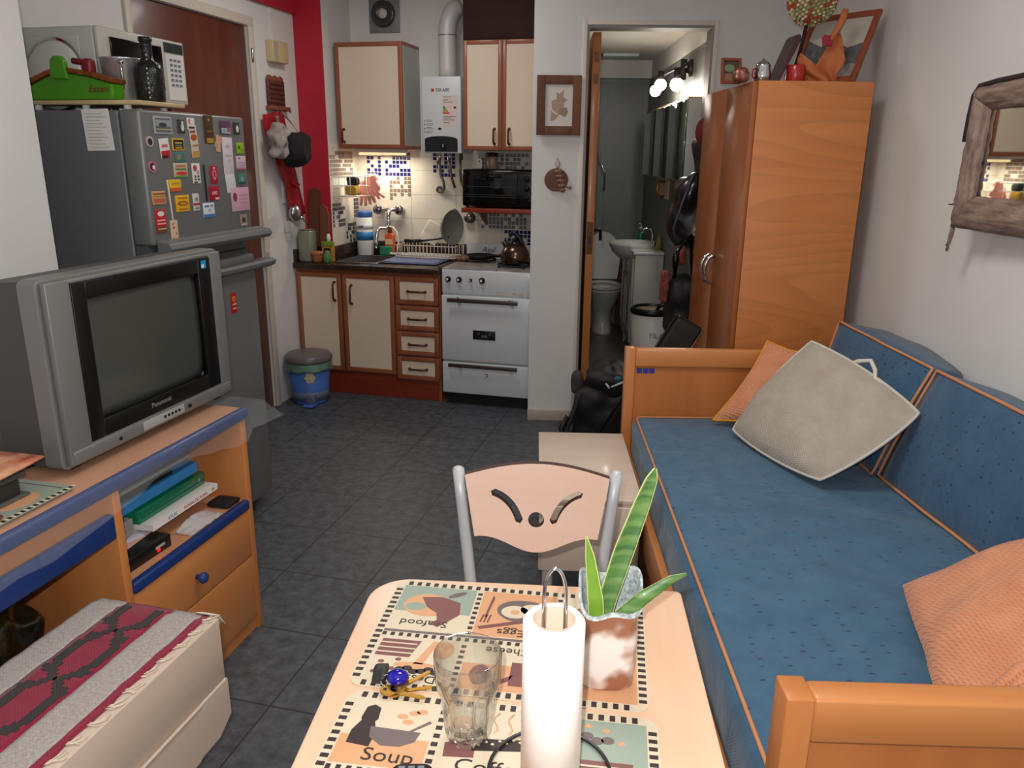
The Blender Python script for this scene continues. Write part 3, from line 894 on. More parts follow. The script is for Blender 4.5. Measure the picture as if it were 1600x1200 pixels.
for u, r in ((-1.482, .016), (-1.414, .016), (-1.342, .009), (-1.272, .017)):
    b = MB(); b.lathe([(r * 1.1, 0), (r * 1.1, .004), (r * .8, .006), (r * .75, .02), (0, .022)], (0, 0, 0), BLACK, 18, MX((u, 4.4245, 0.783), (1, 0, 0), (0, 0, 1)))
    b.lathe([(r * .45, .022), (r * .45, .0235), (0, .0236)], (0, 0, 0), WHITE, 12, MX((u, 4.4245, 0.783), (1, 0, 0), (0, 0, 1)))
    part('knob', b, st)
BAR = mat('bar_handle', (84, 74, 72), 0.3, 0.5)
b = MB(); b.box((-1.523, 4.412, 0.287), (-0.976, 4.434, 0.688), ENAMEL, 0.006); dr = part('oven_door', b, st)
b = MB(); b.box((-1.478, 4.378, 0.652), (-1.045, 4.392, 0.676), BAR, 0.003)
for u in (-1.42, -1.1): b.box((u, 4.39, 0.66), (u + 0.02, 4.4115, 0.682), CHROME, 0.002)
part('handle', b, dr)
b = MB(); b.box((-1.325, 4.406, 0.428), (-1.185, 4.4115, 0.484), BLACK, 0.003)
for k in range(5): b.box((-1.27 + k * 0.008, 4.4045, 0.442), (-1.267 + k * 0.008, 4.4062, 0.458), SILVER)
for k in range(4):
    b.prism([(0, 0), (.018, .002), (.018, .005)], FACEV(-1.30 + (k % 2) * 0.07, 4.4058, 0.458 + (k // 2) * 0.008), 0.001, SILVER)
part('badge', b, dr)
b = MB(); b.box((-1.523, 4.414, 0.078), (-0.976, 4.434, 0.277), ENAMEL, 0.006); dr = part('broiler_drawer', b, st)
b = MB(); b.box((-1.478, 4.385, 0.25), (-1.045, 4.398, 0.272), BAR, 0.003)
for u in (-1.42, -1.1): b.box((u, 4.395, 0.255), (u + 0.02, 4.4135, 0.268), CHROME, 0.002)
part('handle', b, dr)
b = MB(); b.tube(arc((-1.243, 4.412, 0.205), 0.010, 2.6, -1.2, 10) + [Vector((-1.245, 4.412, 0.189))], 0.002, INK, 6); part('badge', b, dr)
for k, (u, v) in enumerate(((-1.12, 4.60), (-1.12, 4.80), (-1.39, 4.79))):
    b = MB()
    b.lathe([(.045, 0), (.045, .008), (.03, .014), (0, .015)], (u, v, .848), BLACKM, 20)
    for a in range(4):
        c, s = math.cos(a * PI / 2 + PI / 4), math.sin(a * PI / 2 + PI / 4)
        b.tube([(u + c * .03, v + s * .03, .866), (u + c * .10, v + s * .10, .866), (u + c * .112, v + s * .112, .85)], .006, BLACKM, 6)
    b.tube([(u + .1 * math.cos(2 * PI * i / 24), v + .1 * math.sin(2 * PI * i / 24), .862) for i in range(24)], .005, BLACKM, 6, True)
    part('burner_grate', b, st)
# ---------------------------------------------------------------- things on the stove and worktop
kt = thing('kettle', 'dark bronze kettle with black handle on the front burner of the stove', 'kettle', FB, (-1.12, 4.62, 0.868))
KM = mat('bronze_kettle_metal', (104, 82, 68), 0.22, 0.9, var=0.25, scale=10)
b = MB(); kc_ = (-1.12, 4.62, 0.868)
b.lathe([(.072, 0), (.086, .012), (.088, .04), (.082, .07), (.066, .098), (.044, .114), (.03, .12)], kc_, KM, 36)
part('body', b, kt)
b = MB(); b.lathe([(.034, .117), (.034, .123), (.02, .13), (.006, .134)], kc_, KM, 24); b.ell((-1.12, 4.62, 1.012), (.011, .011, .013), BLACK, 14); part('lid', b, kt)
b = MB(); b.tube([(-1.165, 4.62, .955), (-1.185, 4.62, .985), (-1.192, 4.62, 1.0)], [.022, .016, .013], KM, 12); part('spout', b, kt)
b = MB(); b.tube([(-1.17, 4.62, .965), (-1.172, 4.62, 1.01), (-1.155, 4.62, 1.035), (-1.12, 4.62, 1.04)], .006, CHROME); b.tube([(-1.155, 4.62, 1.036), (-1.13, 4.62, 1.05), (-1.10, 4.62, 1.03), (-1.075, 4.62, .985), (-1.068, 4.62, .97)], [.012, .014, .014, .012, .01], BLACK, 10)
part('handle', b, kt)
pn = thing('frying_pan', 'small black frying pan on the rear left burner', 'pan', FB, (-1.39, 4.79, 0.868))
b = MB(); b.lathe([(0, 0), (.07, 0), (.09, .022), (.086, .022), (.068, .005), (0, .005)], (-1.39, 4.79, .868), BLACKM, 28); part('body', b, pn)
b = MB(); b.tube([(-1.305, 4.76, .887), (-1.24, 4.735, .896), (-1.17, 4.71, .902)], [.009, .012, .012], BLACK); part('handle', b, pn)
b = MB(); BRD = mat('clay_brown', (150, 108, 84), 0.8, var=0.3, scale=40, bump=0.3)
b.soft((-1.535, 4.72, .8495), (-1.445, 4.79, .885), .02, BRD, 8, .006, 20); single('scouring_pad', 'brown scouring pad at the left edge of the stove top', 'scouring pad', b, FB, (-1.49, 4.75, .8495))
b = MB(); b.box((-1.98, 4.55, .8445), (-1.60, 4.86, .850), mat('blue_cloth', (112, 122, 160), 0.85, var=0.12, scale=30, bump=0.2), 0.002)
b.sheet(lambda s, t: (-1.97 + .36 * s, 4.56 + .29 * t, .852 + .003 * noise.noise(Vector((s * 5, t * 5, 0)))), 16, 12, mat('blue_cloth', (0, 0, 0)), .002)
single('drying_cloth', 'blue-grey drying cloth spread beside the sink', 'cloth', b, FB, (-1.79, 4.7, .8445))
cb = thing('cutting_board', 'translucent white cutting board with handle lying on the blue cloth', 'cutting board', FB, (-1.8, 4.84, .856))
b = MB(); b.prism([(-.13, -.045), (.2, -.045), (.2, .07), (-.13, .07)], FLAT(-1.80, 4.86, .857, -.05), .008, mat('milky_plastic', (190, 196, 196), 0.3), .002); part('board', b, cb)
b = MB(); b.prism([(-.235, -.012), (-.215, -.028), (-.13, -.03), (-.129, .03), (-.215, .028), (-.235, .012)], FLAT(-1.80, 4.86, .8572, -.05), .012, mat('ivory_plastic', (214, 206, 190), 0.4), .003)
b.prism(ellipse(-.205, 0, .014, .009), FLAT(-1.80, 4.86, .8695, -.05), .0006, BLACK); part('handle', b, cb)
# dish rack and what stands in it
WIRE = mat('ivory_wire', (206, 188, 172), 0.4)
b = MB()
for z in (.862, .935): b.tube([(-1.94, 4.74, z), (-1.545, 4.74, z), (-1.545, 4.955, z), (-1.94, 4.955, z)], .0035, WIRE, 6, True)
for k in range(16):
    u = -1.93 + k * .025; b.tube([(u, 4.74, .935), (u, 4.74, .862), (u, 4.955, .862), (u, 4.955, .935)], .0022, WIRE, 5)
for k in range(5): b.tube([(-1.94, 4.76 + k * .045, .935), (-1.94, 4.76 + k * .045, .862), (-1.545, 4.76 + k * .045, .862), (-1.545, 4.76 + k * .045, .935)], .0022, WIRE, 5)
single('dish_rack', 'ivory wire dish rack at the back of the worktop', 'dish rack', b, FB, (-1.74, 4.85, .858))
pn = thing('frying_pan', 'grey frying pan standing on edge in the dish rack', 'pan', FB, (-1.62, 4.86, .866))
Mp = MX((-1.612, 4.87, 1.045), (.35, .94, 0), (0, 0, 1))
b = MB(); b.lathe([(0, 0), (.092, 0), (.112, .03), (.108, .03), (.089, .004), (0, .004)], (0, 0, -.01), mat('grey_pan_coating', (128, 126, 120), 0.45, 0.1), 36, Mp); part('body', b, pn)
b = MB(); b.tube([(-1.62, 4.86, .985), (-1.70, 4.845, .970), (-1.80, 4.83, .957)], [.007, .006, .007], BLACK); b.tube([(-1.80, 4.83, .957), (-1.91, 4.82, .955)], [.011, .012], BLACK); part('handle', b, pn, 'black pan handle')
b = MB(); Mg = MX((-1.795, 4.925, .945), (.86, .05, -.5), (.45, .25, .86))
b.box((-.06, 0, 0), (.06, .135, .006), mat('ivory_plastic', (214, 206, 190), 0.4), .002, Mg)
for k in range(9): b.box((-.05, .05 + k * .009, .006), (.045, .053 + k * .009, .0072), mat('grater_line', (176, 168, 150), 0.5), 0, Mg)
single('grater', 'ivory plastic grater leaning in the dish rack', 'grater', b, FB, (-1.8, 4.92, .95))
# wall basket with sponges and gloves
b = MB()
for z in (1.235, 1.30, 1.355): b.tube([(-2.295, 4.62, z), (-2.20, 4.74, z), (-2.10, 4.86, z), (-2.16, 4.96, z), (-2.30, 4.93, z)], .0028, WHITE, 6, True)
for k in range(9):
    t = k / 8; x = -2.295 + .19 * t; y = 4.62 + .24 * t
    b.tube([(x, y, 1.355), (x, y, 1.235), (x - .05 + .03 * t, y + .08, 1.235)], .0022, WHITE, 5)
single('wire_basket', 'white wire basket hung in the tiled corner above the filter canister', 'basket', b, FB, (-2.2, 4.8, 1.235))
b = MB(); b.soft((-2.265, 4.71, 1.24), (-2.19, 4.79, 1.30), .012, mat('ochre_sponge', (176, 136, 50), 0.9, bump=.4, bscale=120), 8, .004, 30); single('sponge', 'ochre sponge at the bottom of the wire basket', 'sponge', b, FB, (-2.23, 4.75, 1.24))
b = MB(); b.soft((-2.255, 4.72, 1.302), (-2.185, 4.78, 1.352), .012, mat('black_sponge', (36, 36, 34), 0.9), 8, .004, 30); single('sponge', 'black scrub sponge on top of the ochre sponge', 'sponge', b, FB, (-2.22, 4.75, 1.302))
def glove(lab, o, lean, s):
    b = MB(); PK = mat('pink_rubber', (250, 166, 150), 0.5, coat=0.1)
    ox, oy, oz = o
    b.soft((ox - .046, oy - .014, oz - .115), (ox + .046, oy + .014, oz), .02, PK, 8, .005, 25)
    for k in range(4):
        f = -.034 + .023 * k
        b.tube([(ox + f, oy, oz - .09), (ox + f * 1.2 + lean * .02, oy - .004, oz - .125), (ox + f * 1.5 + lean * .045, oy - .002, oz - .155 - .012 * math.sin(k + 1))], [.0130, .0115, .008], PK, 8)
    b.tube([(ox + s * .034, oy, oz - .04), (ox + s * .052, oy - .006, oz - .075), (ox + s * .056, oy - .006, oz - .10)], [.013, .011, .007], PK, 8)
    single('rubber_glove', lab, 'glove', b, FB, o, 'pink gloves over the basket rim')
glove('nearer pink rubber glove draped over the rim of the wire basket', (-2.135, 4.838, 1.372), .8, 1)
glove('rear pink rubber glove hanging lower behind the other on the basket', (-2.17, 4.845, 1.335), .1, -1)
# canister, bottles, jars
fl = thing('filter_canister', 'white and blue water filter canister in the counter corner', 'canister', FB, (-2.24, 4.93, .841))
c = (-2.230, 4.918, .841)
b = MB(); b.lathe([(.05, 0), (.055, .006), (.055, .245), (.05, .25)], c, WHITE, 28); part('body', b, fl)
b = MB(); b.lathe([(.0558, .10), (.0558, .155)], c, mat('blue_label', (44, 118, 176), 0.5), 28, smooth=True); b.lathe([(.0556, .172), (.0556, .21)], c, mat('label_white', (206, 210, 216), 0.5), 28)
b.box((c[0] - .018, c[1] - .0585, c[2] + .183), (c[0] + .014, c[1] - .055, c[2] + .197), mat('label_purple', (110, 90, 140), 0.6)); part('label', b, fl)
b = MB(); b.lathe([(.052, .25), (.053, .255), (.053, .28), (.047, .288), (0, .289)], c, mat('blue_lid', (56, 92, 160), 0.35), 28); part('lid', b, fl)
ob = thing('oil_bottle', 'small glass oil bottle with yellow oil in front of the canister', 'bottle', FB, (-2.195, 4.49, .841))
c = (-2.305, 4.535, .841)
b = MB(); b.lathe([(.022, 0), (.026, .004), (.026, .06), (.016, .09), (.011, .115), (.012, .12)], c, mat('yellow_oil', (196, 172, 40), 0.08, trans=.5), 20); part('body', b, ob)
b = MB(); b.lathe([(.012, .12), (.013, .15), (.007, .17), (0, .171)], c, WHITE, 16); part('cap', b, ob)
sp = thing('soap_bottle', 'orange dish soap bottle behind the tap', 'bottle', FB, (-2.06, 4.93, .841))
c = (-2.058, 4.935, .841)
b = MB(); b.soft((c[0] - .036, c[1] - .02, c[2]), (c[0] + .036, c[1] + .02, c[2] + .15), .02, mat('orange_soap', (224, 100, 48), 0.25, coat=.3), 8); part('body', b, sp)
b = MB(); b.lathe([(.014, .15), (.014, .18), (.006, .185), (.005, .205), (0, .206)], c, mat('dark_red_cap', (150, 50, 40), .4), 14); part('cap', b, sp)
b = MB(); b.box((c[0] - .026, c[1] - .0215, c[2] + .075), (c[0] + .026, c[1] - .0195, c[2] + .11), mat('pale_orange', (238, 190, 150), .5)); part('label', b, sp)
b = MB(); b.soft((-2.12, 4.895, .8445), (-2.03, 4.912, .905), .006, mat('green_sponge', (52, 128, 92), .9, bump=.4, bscale=120), 6, .002, 40); single('sponge', 'green sponge standing in front of the orange soap bottle', 'sponge', b, FB, (-2.075, 4.905, .8445))
gj = thing('glass_jar', 'tall square frosted glass jar at the left end of the worktop', 'jar', FB, (-2.44, 4.50, .841))
b = MB(); b.box((-2.474, 4.447, .841), (-2.384, 4.537, 1.035), mat('ribbed_glass', (160, 164, 140), .15, trans=.35, bump=.6, bscale=40), .012); part('body', b, gj)
b = MB(); b.box((-2.469, 4.452, 1.0355), (-2.389, 4.532, 1.042), mat('ribbed_glass', (0, 0, 0)), .003); part('rim', b, gj)
CBW = wood('chopping_board_wood', (120, 72, 48), (92, 52, 34), 2, .6)
b = MB(); b.prism(rrect(-.03, 0, .055, .36, .03), MX((-2.425, 4.568, .926), (1, 0, 0), (0, .05, 1)), -.014, CBW, .002); single('chopping_board', 'dark wooden chopping board leaning on the red pilaster behind the jar', 'chopping board', b, FB, (-2.41, 4.57, .926))
b = MB(); b.prism([(0, 0), (.06, 0), (.062, .2), (.045, .25), (.02, .265), (0, .25)], MX((-2.372, 4.550, .926), (1, 0, 0), (0, .06, 1)), -.014, wood('chopping_board_red', (136, 82, 54), (104, 60, 40), 2, .6), .002); single('chopping_board', 'shorter brown chopping board in front of the dark one', 'chopping board', b, FB, (-2.34, 4.55, .926))
cp = thing('clay_pot', 'small terracotta pot beside the frosted glass jar', 'pot', FB, (-2.40, 4.47, .841))
b = MB(); b.lathe([(.026, 0), (.034, .01), (.036, .05), (.032, .06), (.03, .06), (.03, .02), (0, .02)], (-2.352, 4.465, .841), mat('terracotta', (150, 88, 50), .7), 20); part('body', b, cp)
b = MB(); b.lathe([(.037, .048), (.039, .052), (.039, .066), (.03, .068), (0, .07)], (-2.352, 4.465, .841), mat('terracotta_lid', (170, 104, 60), .6), 20); part('lid', b, cp)
b = MB(); GP = mat('green_pack', (110, 150, 50), .4); OP = mat('orange_pack', (188, 124, 52), .4)
b.box((-2.345, 4.515, .841), (-2.265, 4.535, .955), OP, .004); b.box((-2.345, 4.512, .935), (-2.265, 4.538, .965), GP, .003); b.box((-2.33, 4.5132, .885), (-2.285, 4.5152, .925), BLACK); b.box((-2.325, 4.5122, .892), (-2.29, 4.5134, .902), PAPER)
single('tea_packet', 'orange packet with green top standing behind the clay pot', 'packet', b, FB, (-2.3, 4.525, .841))
b = MB(); b.lathe([(.02, 0), (.024, .004), (.024, .05), (.014, .062), (.013, .075), (0, .076)], (-2.285, 4.465, .841), mat('green_glass', (96, 150, 88), .1, trans=.3), 18); single('spice_jar', 'small green glass jar right of the clay pot', 'jar', b, FB, (-2.285, 4.465, .841))
# shelf with toaster oven
b = MB(); b.box((-1.485, 4.70, 1.155), (-0.972, 4.998, 1.182), PLINTH, .003)
for u in (-1.40, -1.06): b.prism([(0, 0), (.0, -.10), (.2, 0)], MX((u, 4.998, 1.155), (0, -1, 0), (0, 0, 1)), .012, PLINTH)
single('wall_shelf', 'red-brown wall shelf under the toaster oven', 'shelf', b, FB, (-1.23, 4.85, 1.155))
to = thing('toaster_oven', 'black toaster oven on the red-brown wall shelf', 'oven', FB, (-1.26, 4.85, 1.183))
b = MB(); b.box((-1.485, 4.735, 1.193), (-0.99, 4.985, 1.412), BLACK, .012); b.box((-1.485, 4.72, 1.193), (-1.02, 4.745, 1.412), BLACKG, .012)
for u in (-1.46, -1.04):
    for v in (4.75, 4.96): b.cyl((u, v, 1.183), (u, v, 1.196), .01, BLACKM)
part('body', b, to)
b = MB(); b.box((-1.468, 4.715, 1.212), (-1.135, 4.7195, 1.395), GLASSD, .004)
for z in (1.25, 1.262, 1.31): b.box((-1.455, 4.7142, z), (-1.145, 4.7152, z + .002), mat('oven_rack_line', (70, 72, 70), .4))
d = part('oven_door', b, to)
b = MB(); b.tube([(-1.36, 4.716, 1.375), (-1.36, 4.70, 1.372), (-1.24, 4.70, 1.372), (-1.24, 4.716, 1.375)], .006, BLACKG); part('handle', b, d)
for z in (1.36, 1.305, 1.25):
    b = MB(); b.lathe([(.021, 0), (.021, .004), (.015, .006), (.014, .02), (0, .021)], (0, 0, 0), BLACKM, 18, MX((-1.075, 4.7195, z), (1, 0, 0), (0, 0, 1)))
    b.tube(arc((-1.075, 4.7165, z), .0235, -1.2, 1.2, 8), .0012, SILVER, 5); part('knob', b, to)
nj = thing('storage_jar', 'small glass jar with dark lid on top of the toaster oven', 'jar', FB, (-1.33, 4.85, 1.413))
b = MB(); b.lathe([(.03, 0), (.034, .004), (.034, .07), (.03, .075)], (-1.33, 4.85, 1.413), mat('jar_contents', (186, 150, 126), .15, var=.3, scale=50, coat=.5), 22); part('body', b, nj)
b = MB(); b.lathe([(.035, .075), (.035, .097), (0, .099)], (-1.33, 4.85, 1.413), mat('jar_lid', (70, 48, 38), .25, .6), 22); part('lid', b, nj)
b = MB(); b.prism(rrect(-.017, 0, .017, .062, .012), FACEV(-1.415, 4.86, 1.4135), -.01, WHITE, .002); b.prism(ellipse(0, .045, .006, .005), FACEV(-1.415, 4.8603, 1.4135), .0008, mat('dark_blue_dot', (50, 60, 90), .5)); single('plastic_tag', 'tiny white plastic tag standing left of the lidded jar', 'tag', b, FB, (-1.415, 4.86, 1.4135))

# ---------------------------------------------------------------- things on the entrance wall
b = MB(); b.box((-2.4935, 4.27, 1.99), (-2.445, 4.435, 2.105), mat('doorbell_cream', (206, 184, 140), .5), .004); b.box((-2.445, 4.275, 1.995), (-2.4435, 4.32, 2.10), mat('doorbell_side', (176, 168, 150), .6)); b.box((-2.4935, 4.33, 2.105), (-2.486, 4.345, 2.28), WALL)
single('door_chime', 'cream doorbell chime box with cable trunking on the entrance wall', 'doorbell', b, FB, (-2.48, 4.35, 1.99))
kr = thing('key_rack', 'carved reddish-brown wooden key rack on the entrance wall', 'key rack', FB, (-2.48, 4.33, 1.73))
RK = mat('carved_wood', (122, 62, 48), .6, var=.5, scale=60, bump=.8, bscale=70)
b = MB(); b.box((-2.4935, 4.24, 1.755), (-2.475, 4.42, 1.895), RK, .004)
for k in range(3): b.ell((-2.484, 4.27 + .06 * k, 1.90), (.009, .032, .022), wood('rack_rim', (148, 84, 58), (118, 62, 42), 1, .6), 12)
for k in range(5): b.box((-2.475, 4.255, 1.768 + .025 * k), (-2.470, 4.405, 1.774 + .025 * k), mat('rack_groove', (70, 30, 26), .7))
part('board', b, kr)
b = MB(); b.box((-2.4935, 4.225, 1.73), (-2.455, 4.44, 1.754), wood('rack_rim', (0, 0, 0), (0, 0, 0)), .003)
for k in range(4): b.tube([(-2.458, 4.25 + .055 * k, 1.735), (-2.445, 4.25 + .055 * k, 1.722), (-2.44, 4.25 + .055 * k, 1.733)], .0025, BRONZE, 6)
part('ledge', b, kr)
b = MB(); b.tube([(-2.44, 4.25, 1.722), (-2.438, 4.25, 1.70)], .0015, STEEL, 5)
for a in (-.25, 0, .25): b.box((-.006, -.075, -.001), (.006, -.01, .001), STEEL, 0, MX((-2.438, 4.25, 1.70), (math.sin(a) * .3, math.cos(a), math.sin(a)), (0, -math.sin(a), math.cos(a)))); b.ell((-2.438, 4.25 + a * .03, 1.69), (.003, .012, .012), STEEL, 10)
single('key_bunch', 'steel key bunch on the left hook of the carved rack', 'keys', b, FB, (-2.44, 4.25, 1.64))
b = MB(); LN = mat('printed_lanyard', (190, 170, 156), .8, var=.5, scale=70)
b.sheet(lambda s, t: (-2.44 + .05 * s + .01 * math.sin(6 * s), 4.30 + .20 * s + .022 * t - .0 * s, 1.725 - .20 * s + .05 * s * s - .02 * t), 16, 3, LN, .003)
single('lanyard', 'pale printed lanyard slanting from the key rack over the red wall', 'lanyard', b, FB, (-2.43, 4.4, 1.6))
def cloth(lab, name, cat, a, c, mt, amp, fq, sd, fr=FB):
    b = MB(); b.soft(a, c, .05, mt, 16, amp, fq, seed=sd); return single(name, lab, cat, b, fr, tuple((a[i] + c[i]) / 2 for i in range(3)))
cloth('crumpled white fabric bag hanging below the key rack', 'cloth_bag', 'bag', (-2.432, 4.10, 1.46), (-2.352, 4.27, 1.655), mat('white_bag_cloth', (186, 174, 168), .9, var=.25, scale=25), .03, 14, 1)
cloth('black knit cap hanging over the red apron', 'cap', 'cap', (-2.430, 4.21, 1.425), (-2.295, 4.41, 1.615), mat('black_cap_cloth', (30, 26, 30), .85, bump=.5, bscale=40), .025, 10, 4)
AP = mat('red_apron_cloth', (176, 24, 38), .8, var=.2, scale=14)
def apron(s, t):
    z = 1.70 - .60 * t
    w0 = 4.14 + (.05 * t if t < .5 else .12 * t - .035) + .14 * min(1, max(0, (t - .15) / .5))
    w1 = 4.36 + .22 * t
    return (-2.466 + .012 * math.sin(s * 9 + t * 3) * (.3 + t), w0 + (w1 - w0) * s, z + .03 * s)
b = MB(); b.sheet(apron, 24, 24, AP, .004); b.tube([(-2.45, 4.37, 1.33), (-2.44, 4.42, 1.30), (-2.445, 4.46, 1.31)], .008, AP, 6)
single('apron', 'red apron hanging beside the light switch', 'apron', b, FB, (-2.46, 4.35, 1.4))
b = MB(); b.box((-2.4935, 4.335, 1.205), (-2.486, 4.415, 1.335), WHITE, .003); b.box((-2.4862, 4.35, 1.245), (-2.482, 4.40, 1.30), mat('switch_grey', (186, 180, 176), .5), .002)
single('light_switch', 'white light switch plate on the entrance wall under the apron', 'light switch', b, FB, (-2.49, 4.375, 1.205))
b = MB(); b.box((-2.4935, 4.34, 1.03), (-2.486, 4.40, 1.10), WHITE, .003); single('power_socket', 'white socket plate lower on the entrance wall behind the ladle', 'socket', b, FB, (-2.49, 4.37, 1.03))
b = MB(); b.ell((-2.412, 4.33, 1.15), (.03, .05, .05), STEEL, 20); b.tube([(-2.407, 4.35, 1.14), (-2.40, 4.42, 1.10), (-2.40, 4.452, 1.065)], .006, CHROME)
single('ladle', 'steel ladle with a round bowl hanging beside the glass jar', 'ladle', b, FB, (-2.45, 4.36, 1.1))

# ---------------------------------------------------------------- pedal bin
pb = thing('pedal_bin', 'blue pedal bin with grey lid and green liner in front of the kitchen cabinet', 'bin', FB, (-2.345, 4.27, 0))
c = (-2.338, 4.245, 0); BB = mat('blue_bin_plastic', (74, 116, 196), .4)
b = MB(); b.lathe([(.097, 0), (.104, .01), (.109, .03), (.133, .26), (.128, .26), (.104, .03), (0, .03)], c, BB, 36)
b.lathe([(.110, .028), (.1163, .085), (.1173, .085), (.112, .028)], c, mat('bin_grey_band', (98, 106, 132), .4), 36)
part('body', b, pb)
b = MB(); LNR = mat('green_bin_liner', (128, 168, 150), .35, var=.2, scale=20, trans=.15)
V = []; 
def liner(s, t):
    a = 2 * PI * s; w = noise.noise(Vector((math.cos(a) * 3, math.sin(a) * 3, t * 2)))
    r = .138 + .005 * w + .004 * t
    return (c[0] + r * math.cos(a), c[1] + r * math.sin(a), .268 - (.055 + .03 * noise.noise(Vector((math.cos(a) * 2, math.sin(a) * 2, 5)))) * t)
b.sheet(liner, 48, 5, LNR, .0015); part('liner', b, pb)
b = MB(); b.lathe([(.142, .27), (.145, .276), (.143, .296), (.13, .312), (.075, .322), (0, .325)], c, mat('grey_bin_lid', (104, 98, 98), .35), 36); part('lid', b, pb)
b = MB(); b.box((c[0] + .02, c[1] - .15, .004), (c[0] + .085, c[1] - .08, .018), BB, .004); b.box((c[0] + .03, c[1] - .123, .018), (c[0] + .085, c[1] - .085, .075), mat('bin_grey_band', (0, 0, 0)), .006); part('pedal', b, pb)
b = MB(); FLW = mat('cream_flower', (196, 190, 150), .5)
Mb = MX((c[0] + .064, c[1] - .1135, .185), (.88, .48, 0), (0, -.1, 1))
for k in range(6): b.prism(ellipse(.02 * math.cos(k * PI / 3), .024 * math.sin(k * PI / 3), .014, .012, 12), Mb, .0025, FLW)
b.prism(ellipse(0, 0, .014, .014, 14), Mb, .004, FLW); part('flower_sticker', b, pb, 'cream flower sticker')

# ---------------------------------------------------------------- fridge
fg = thing('fridge', 'grey two-door fridge covered with magnets behind the television', 'fridge', FB, (-2.12, 2.58, 0))
b = MB(); b.box((-2.47, 2.285, 0.03), (-1.885, 2.885, 1.625), FRIDGED, .006)
for u in (-2.4, -1.95):
    for v in (2.33, 2.84): b.cyl((u, v, 0), (u, v, .03), .02, BLACK)
part('cabinet', b, fg)
def fdoor(z0, z1): 
    m_ = MB(); m_.box((-1.880, 2.283, z0), (-1.804, 2.887, z1), FRIDGE, .011, None, 4); return m_
GRIP = mat('fridge_grip', (116, 118, 118), .45, .2)
d = part('freezer_door', fdoor(1.19, 1.628), fg)
b = MB(); b.prism([(0, 0), (.045, -.004), (.06, .012), (.05, .03), (.02, .034), (0, .04)], MX((-1.804, 2.30, 1.168), (1, 0, 0), (0, 0, 1)), -.64, GRIP, .003); part('handle', b, d)
d = part('fridge_door', fdoor(.05, 1.10), fg)
b = MB(); b.prism([(0, 0), (.03, .0), (.055, .012), (.06, .028), (.045, .036), (0, .036)], MX((-1.804, 2.30, 1.04), (1, 0, 0), (0, 0, 1)), -.655, GRIP, .003); part('handle', b, d)
b = MB(); b.box((-1.878, 2.288, 1.10), (-1.83, 2.88, 1.19), mat('fridge_gap', (82, 84, 86), .5)); b.box((-1.829, 2.40, 1.12), (-1.826, 2.86, 1.126), BLACK); part('door_gap_strip', b, fg)
b = MB(); b.prism([(0, 0), (.105, 0.002), (.098, .132), (-.006, .13)], FACEV(-2.015, 2.2845, 1.497), .001, PAPER)
for k in range(11): b.box((-2.005, 2.2828, 1.508 + k * .0105), (-1.93 - .012 * (k % 3), 2.2838, 1.5095 + k * .0105), mat('faint_writing', (150, 146, 140), .8))
single('handwritten_note', 'white handwritten note stuck on the left side of the fridge', 'note', b, FB, (-1.96, 2.284, 1.5))

MAGU = -1.8035
def magnet(lab, v, z, w, h, col, marks=(), rot=0.0, name='fridge_magnet', shape=None, th=.004, cat='magnet'):
    b = MB(); M = MX((MAGU, v, z), (0, math.cos(rot), math.sin(rot)), (0, -math.sin(rot), math.cos(rot)))
    base = mat('print_%d_%d_%d' % tuple(col), col, .5)
    if shape == 'round': b.prism(ellipse(0, 0, w / 2, h / 2, 24), M, th, base)
    else: b.box((-w / 2, -h / 2, 0), (w / 2, h / 2, th), base, .0008, M)
    for i, mk in enumerate(marks):
        x0, y0, x1, y1, c = mk[:5]
        mm = mat('print_%d_%d_%d' % tuple(c), c, .5)
        e = .0003 * (i + 1)
        if len(mk) > 5 and mk[5] == 'e': b.prism(ellipse((x0 + x1) / 2 * w, (y0 + y1) / 2 * h, (x1 - x0) / 2 * w, (y1 - y0) / 2 * h, 16), M, th + e, mm)
        elif len(mk) > 5: b.text(mk[5], (y1 - y0) * h, M @ Matrix.Translation(((x0 + x1) / 2 * w, (y0 + y1) / 2 * h, th)), mm, .0004 + e)
        else: b.box((x0 * w, y0 * h, th * .5), (x1 * w, y1 * h, th + e), mm, 0, M)
    o = single(name, lab, cat, b, FB, (MAGU, v, z), 'magnets on the fridge doors'); return o
W_ = (226, 222, 216); K_ = (30, 30, 32); R_ = (188, 32, 48); Y_ = (230, 184, 40); G_ = (120, 150, 60); P_ = (216, 180, 196); T_ = (66, 124, 118); B_ = (60, 110, 170); O_ = (206, 120, 60)
magnet('silver framed train picture magnet at the top left of the fridge door', 2.393, 1.582, .092, .056, (166, 170, 172), [(-.42, -.4, .42, .4, (96, 100, 104)), (-.4, -.05, .4, .3, (150, 156, 160)), (-.25, -.1, .2, .15, (60, 64, 68), 'e'), (-.4, -.28, .4, -.2, (176, 160, 110))])
magnet('black magnet with a pale penguin-like figure right of the train picture', 2.491, 1.582, .034, .046, (60, 66, 66), [(-.12, -.35, .38, .2, W_, 'e'), (0, .1, .3, .4, W_, 'e')])
magnet('white flyer magnet with a red crescent at the top centre of the fridge', 2.545, 1.592, .040, .040, W_, [(-.35, -.05, -.05, .4, R_, 'e'), (-.2, -.05, .05, .3, W_, 'e'), (-.4, -.4, .4, -.22, (80, 70, 70))])
magnet('long burger menu flyer below the white crescent magnet', 2.556, 1.533, .044, .112, (214, 198, 178), [(-.45, -.5, .45, -.3, (196, 150, 70)), (-.4, .02, .4, .22, (176, 84, 50), 'e'), (-.4, .26, .3, .32, (160, 60, 60)), (-.3, -.15, .4, -.1, (190, 120, 60))], .08, 'menu_flyer', th=.002, cat='flyer')
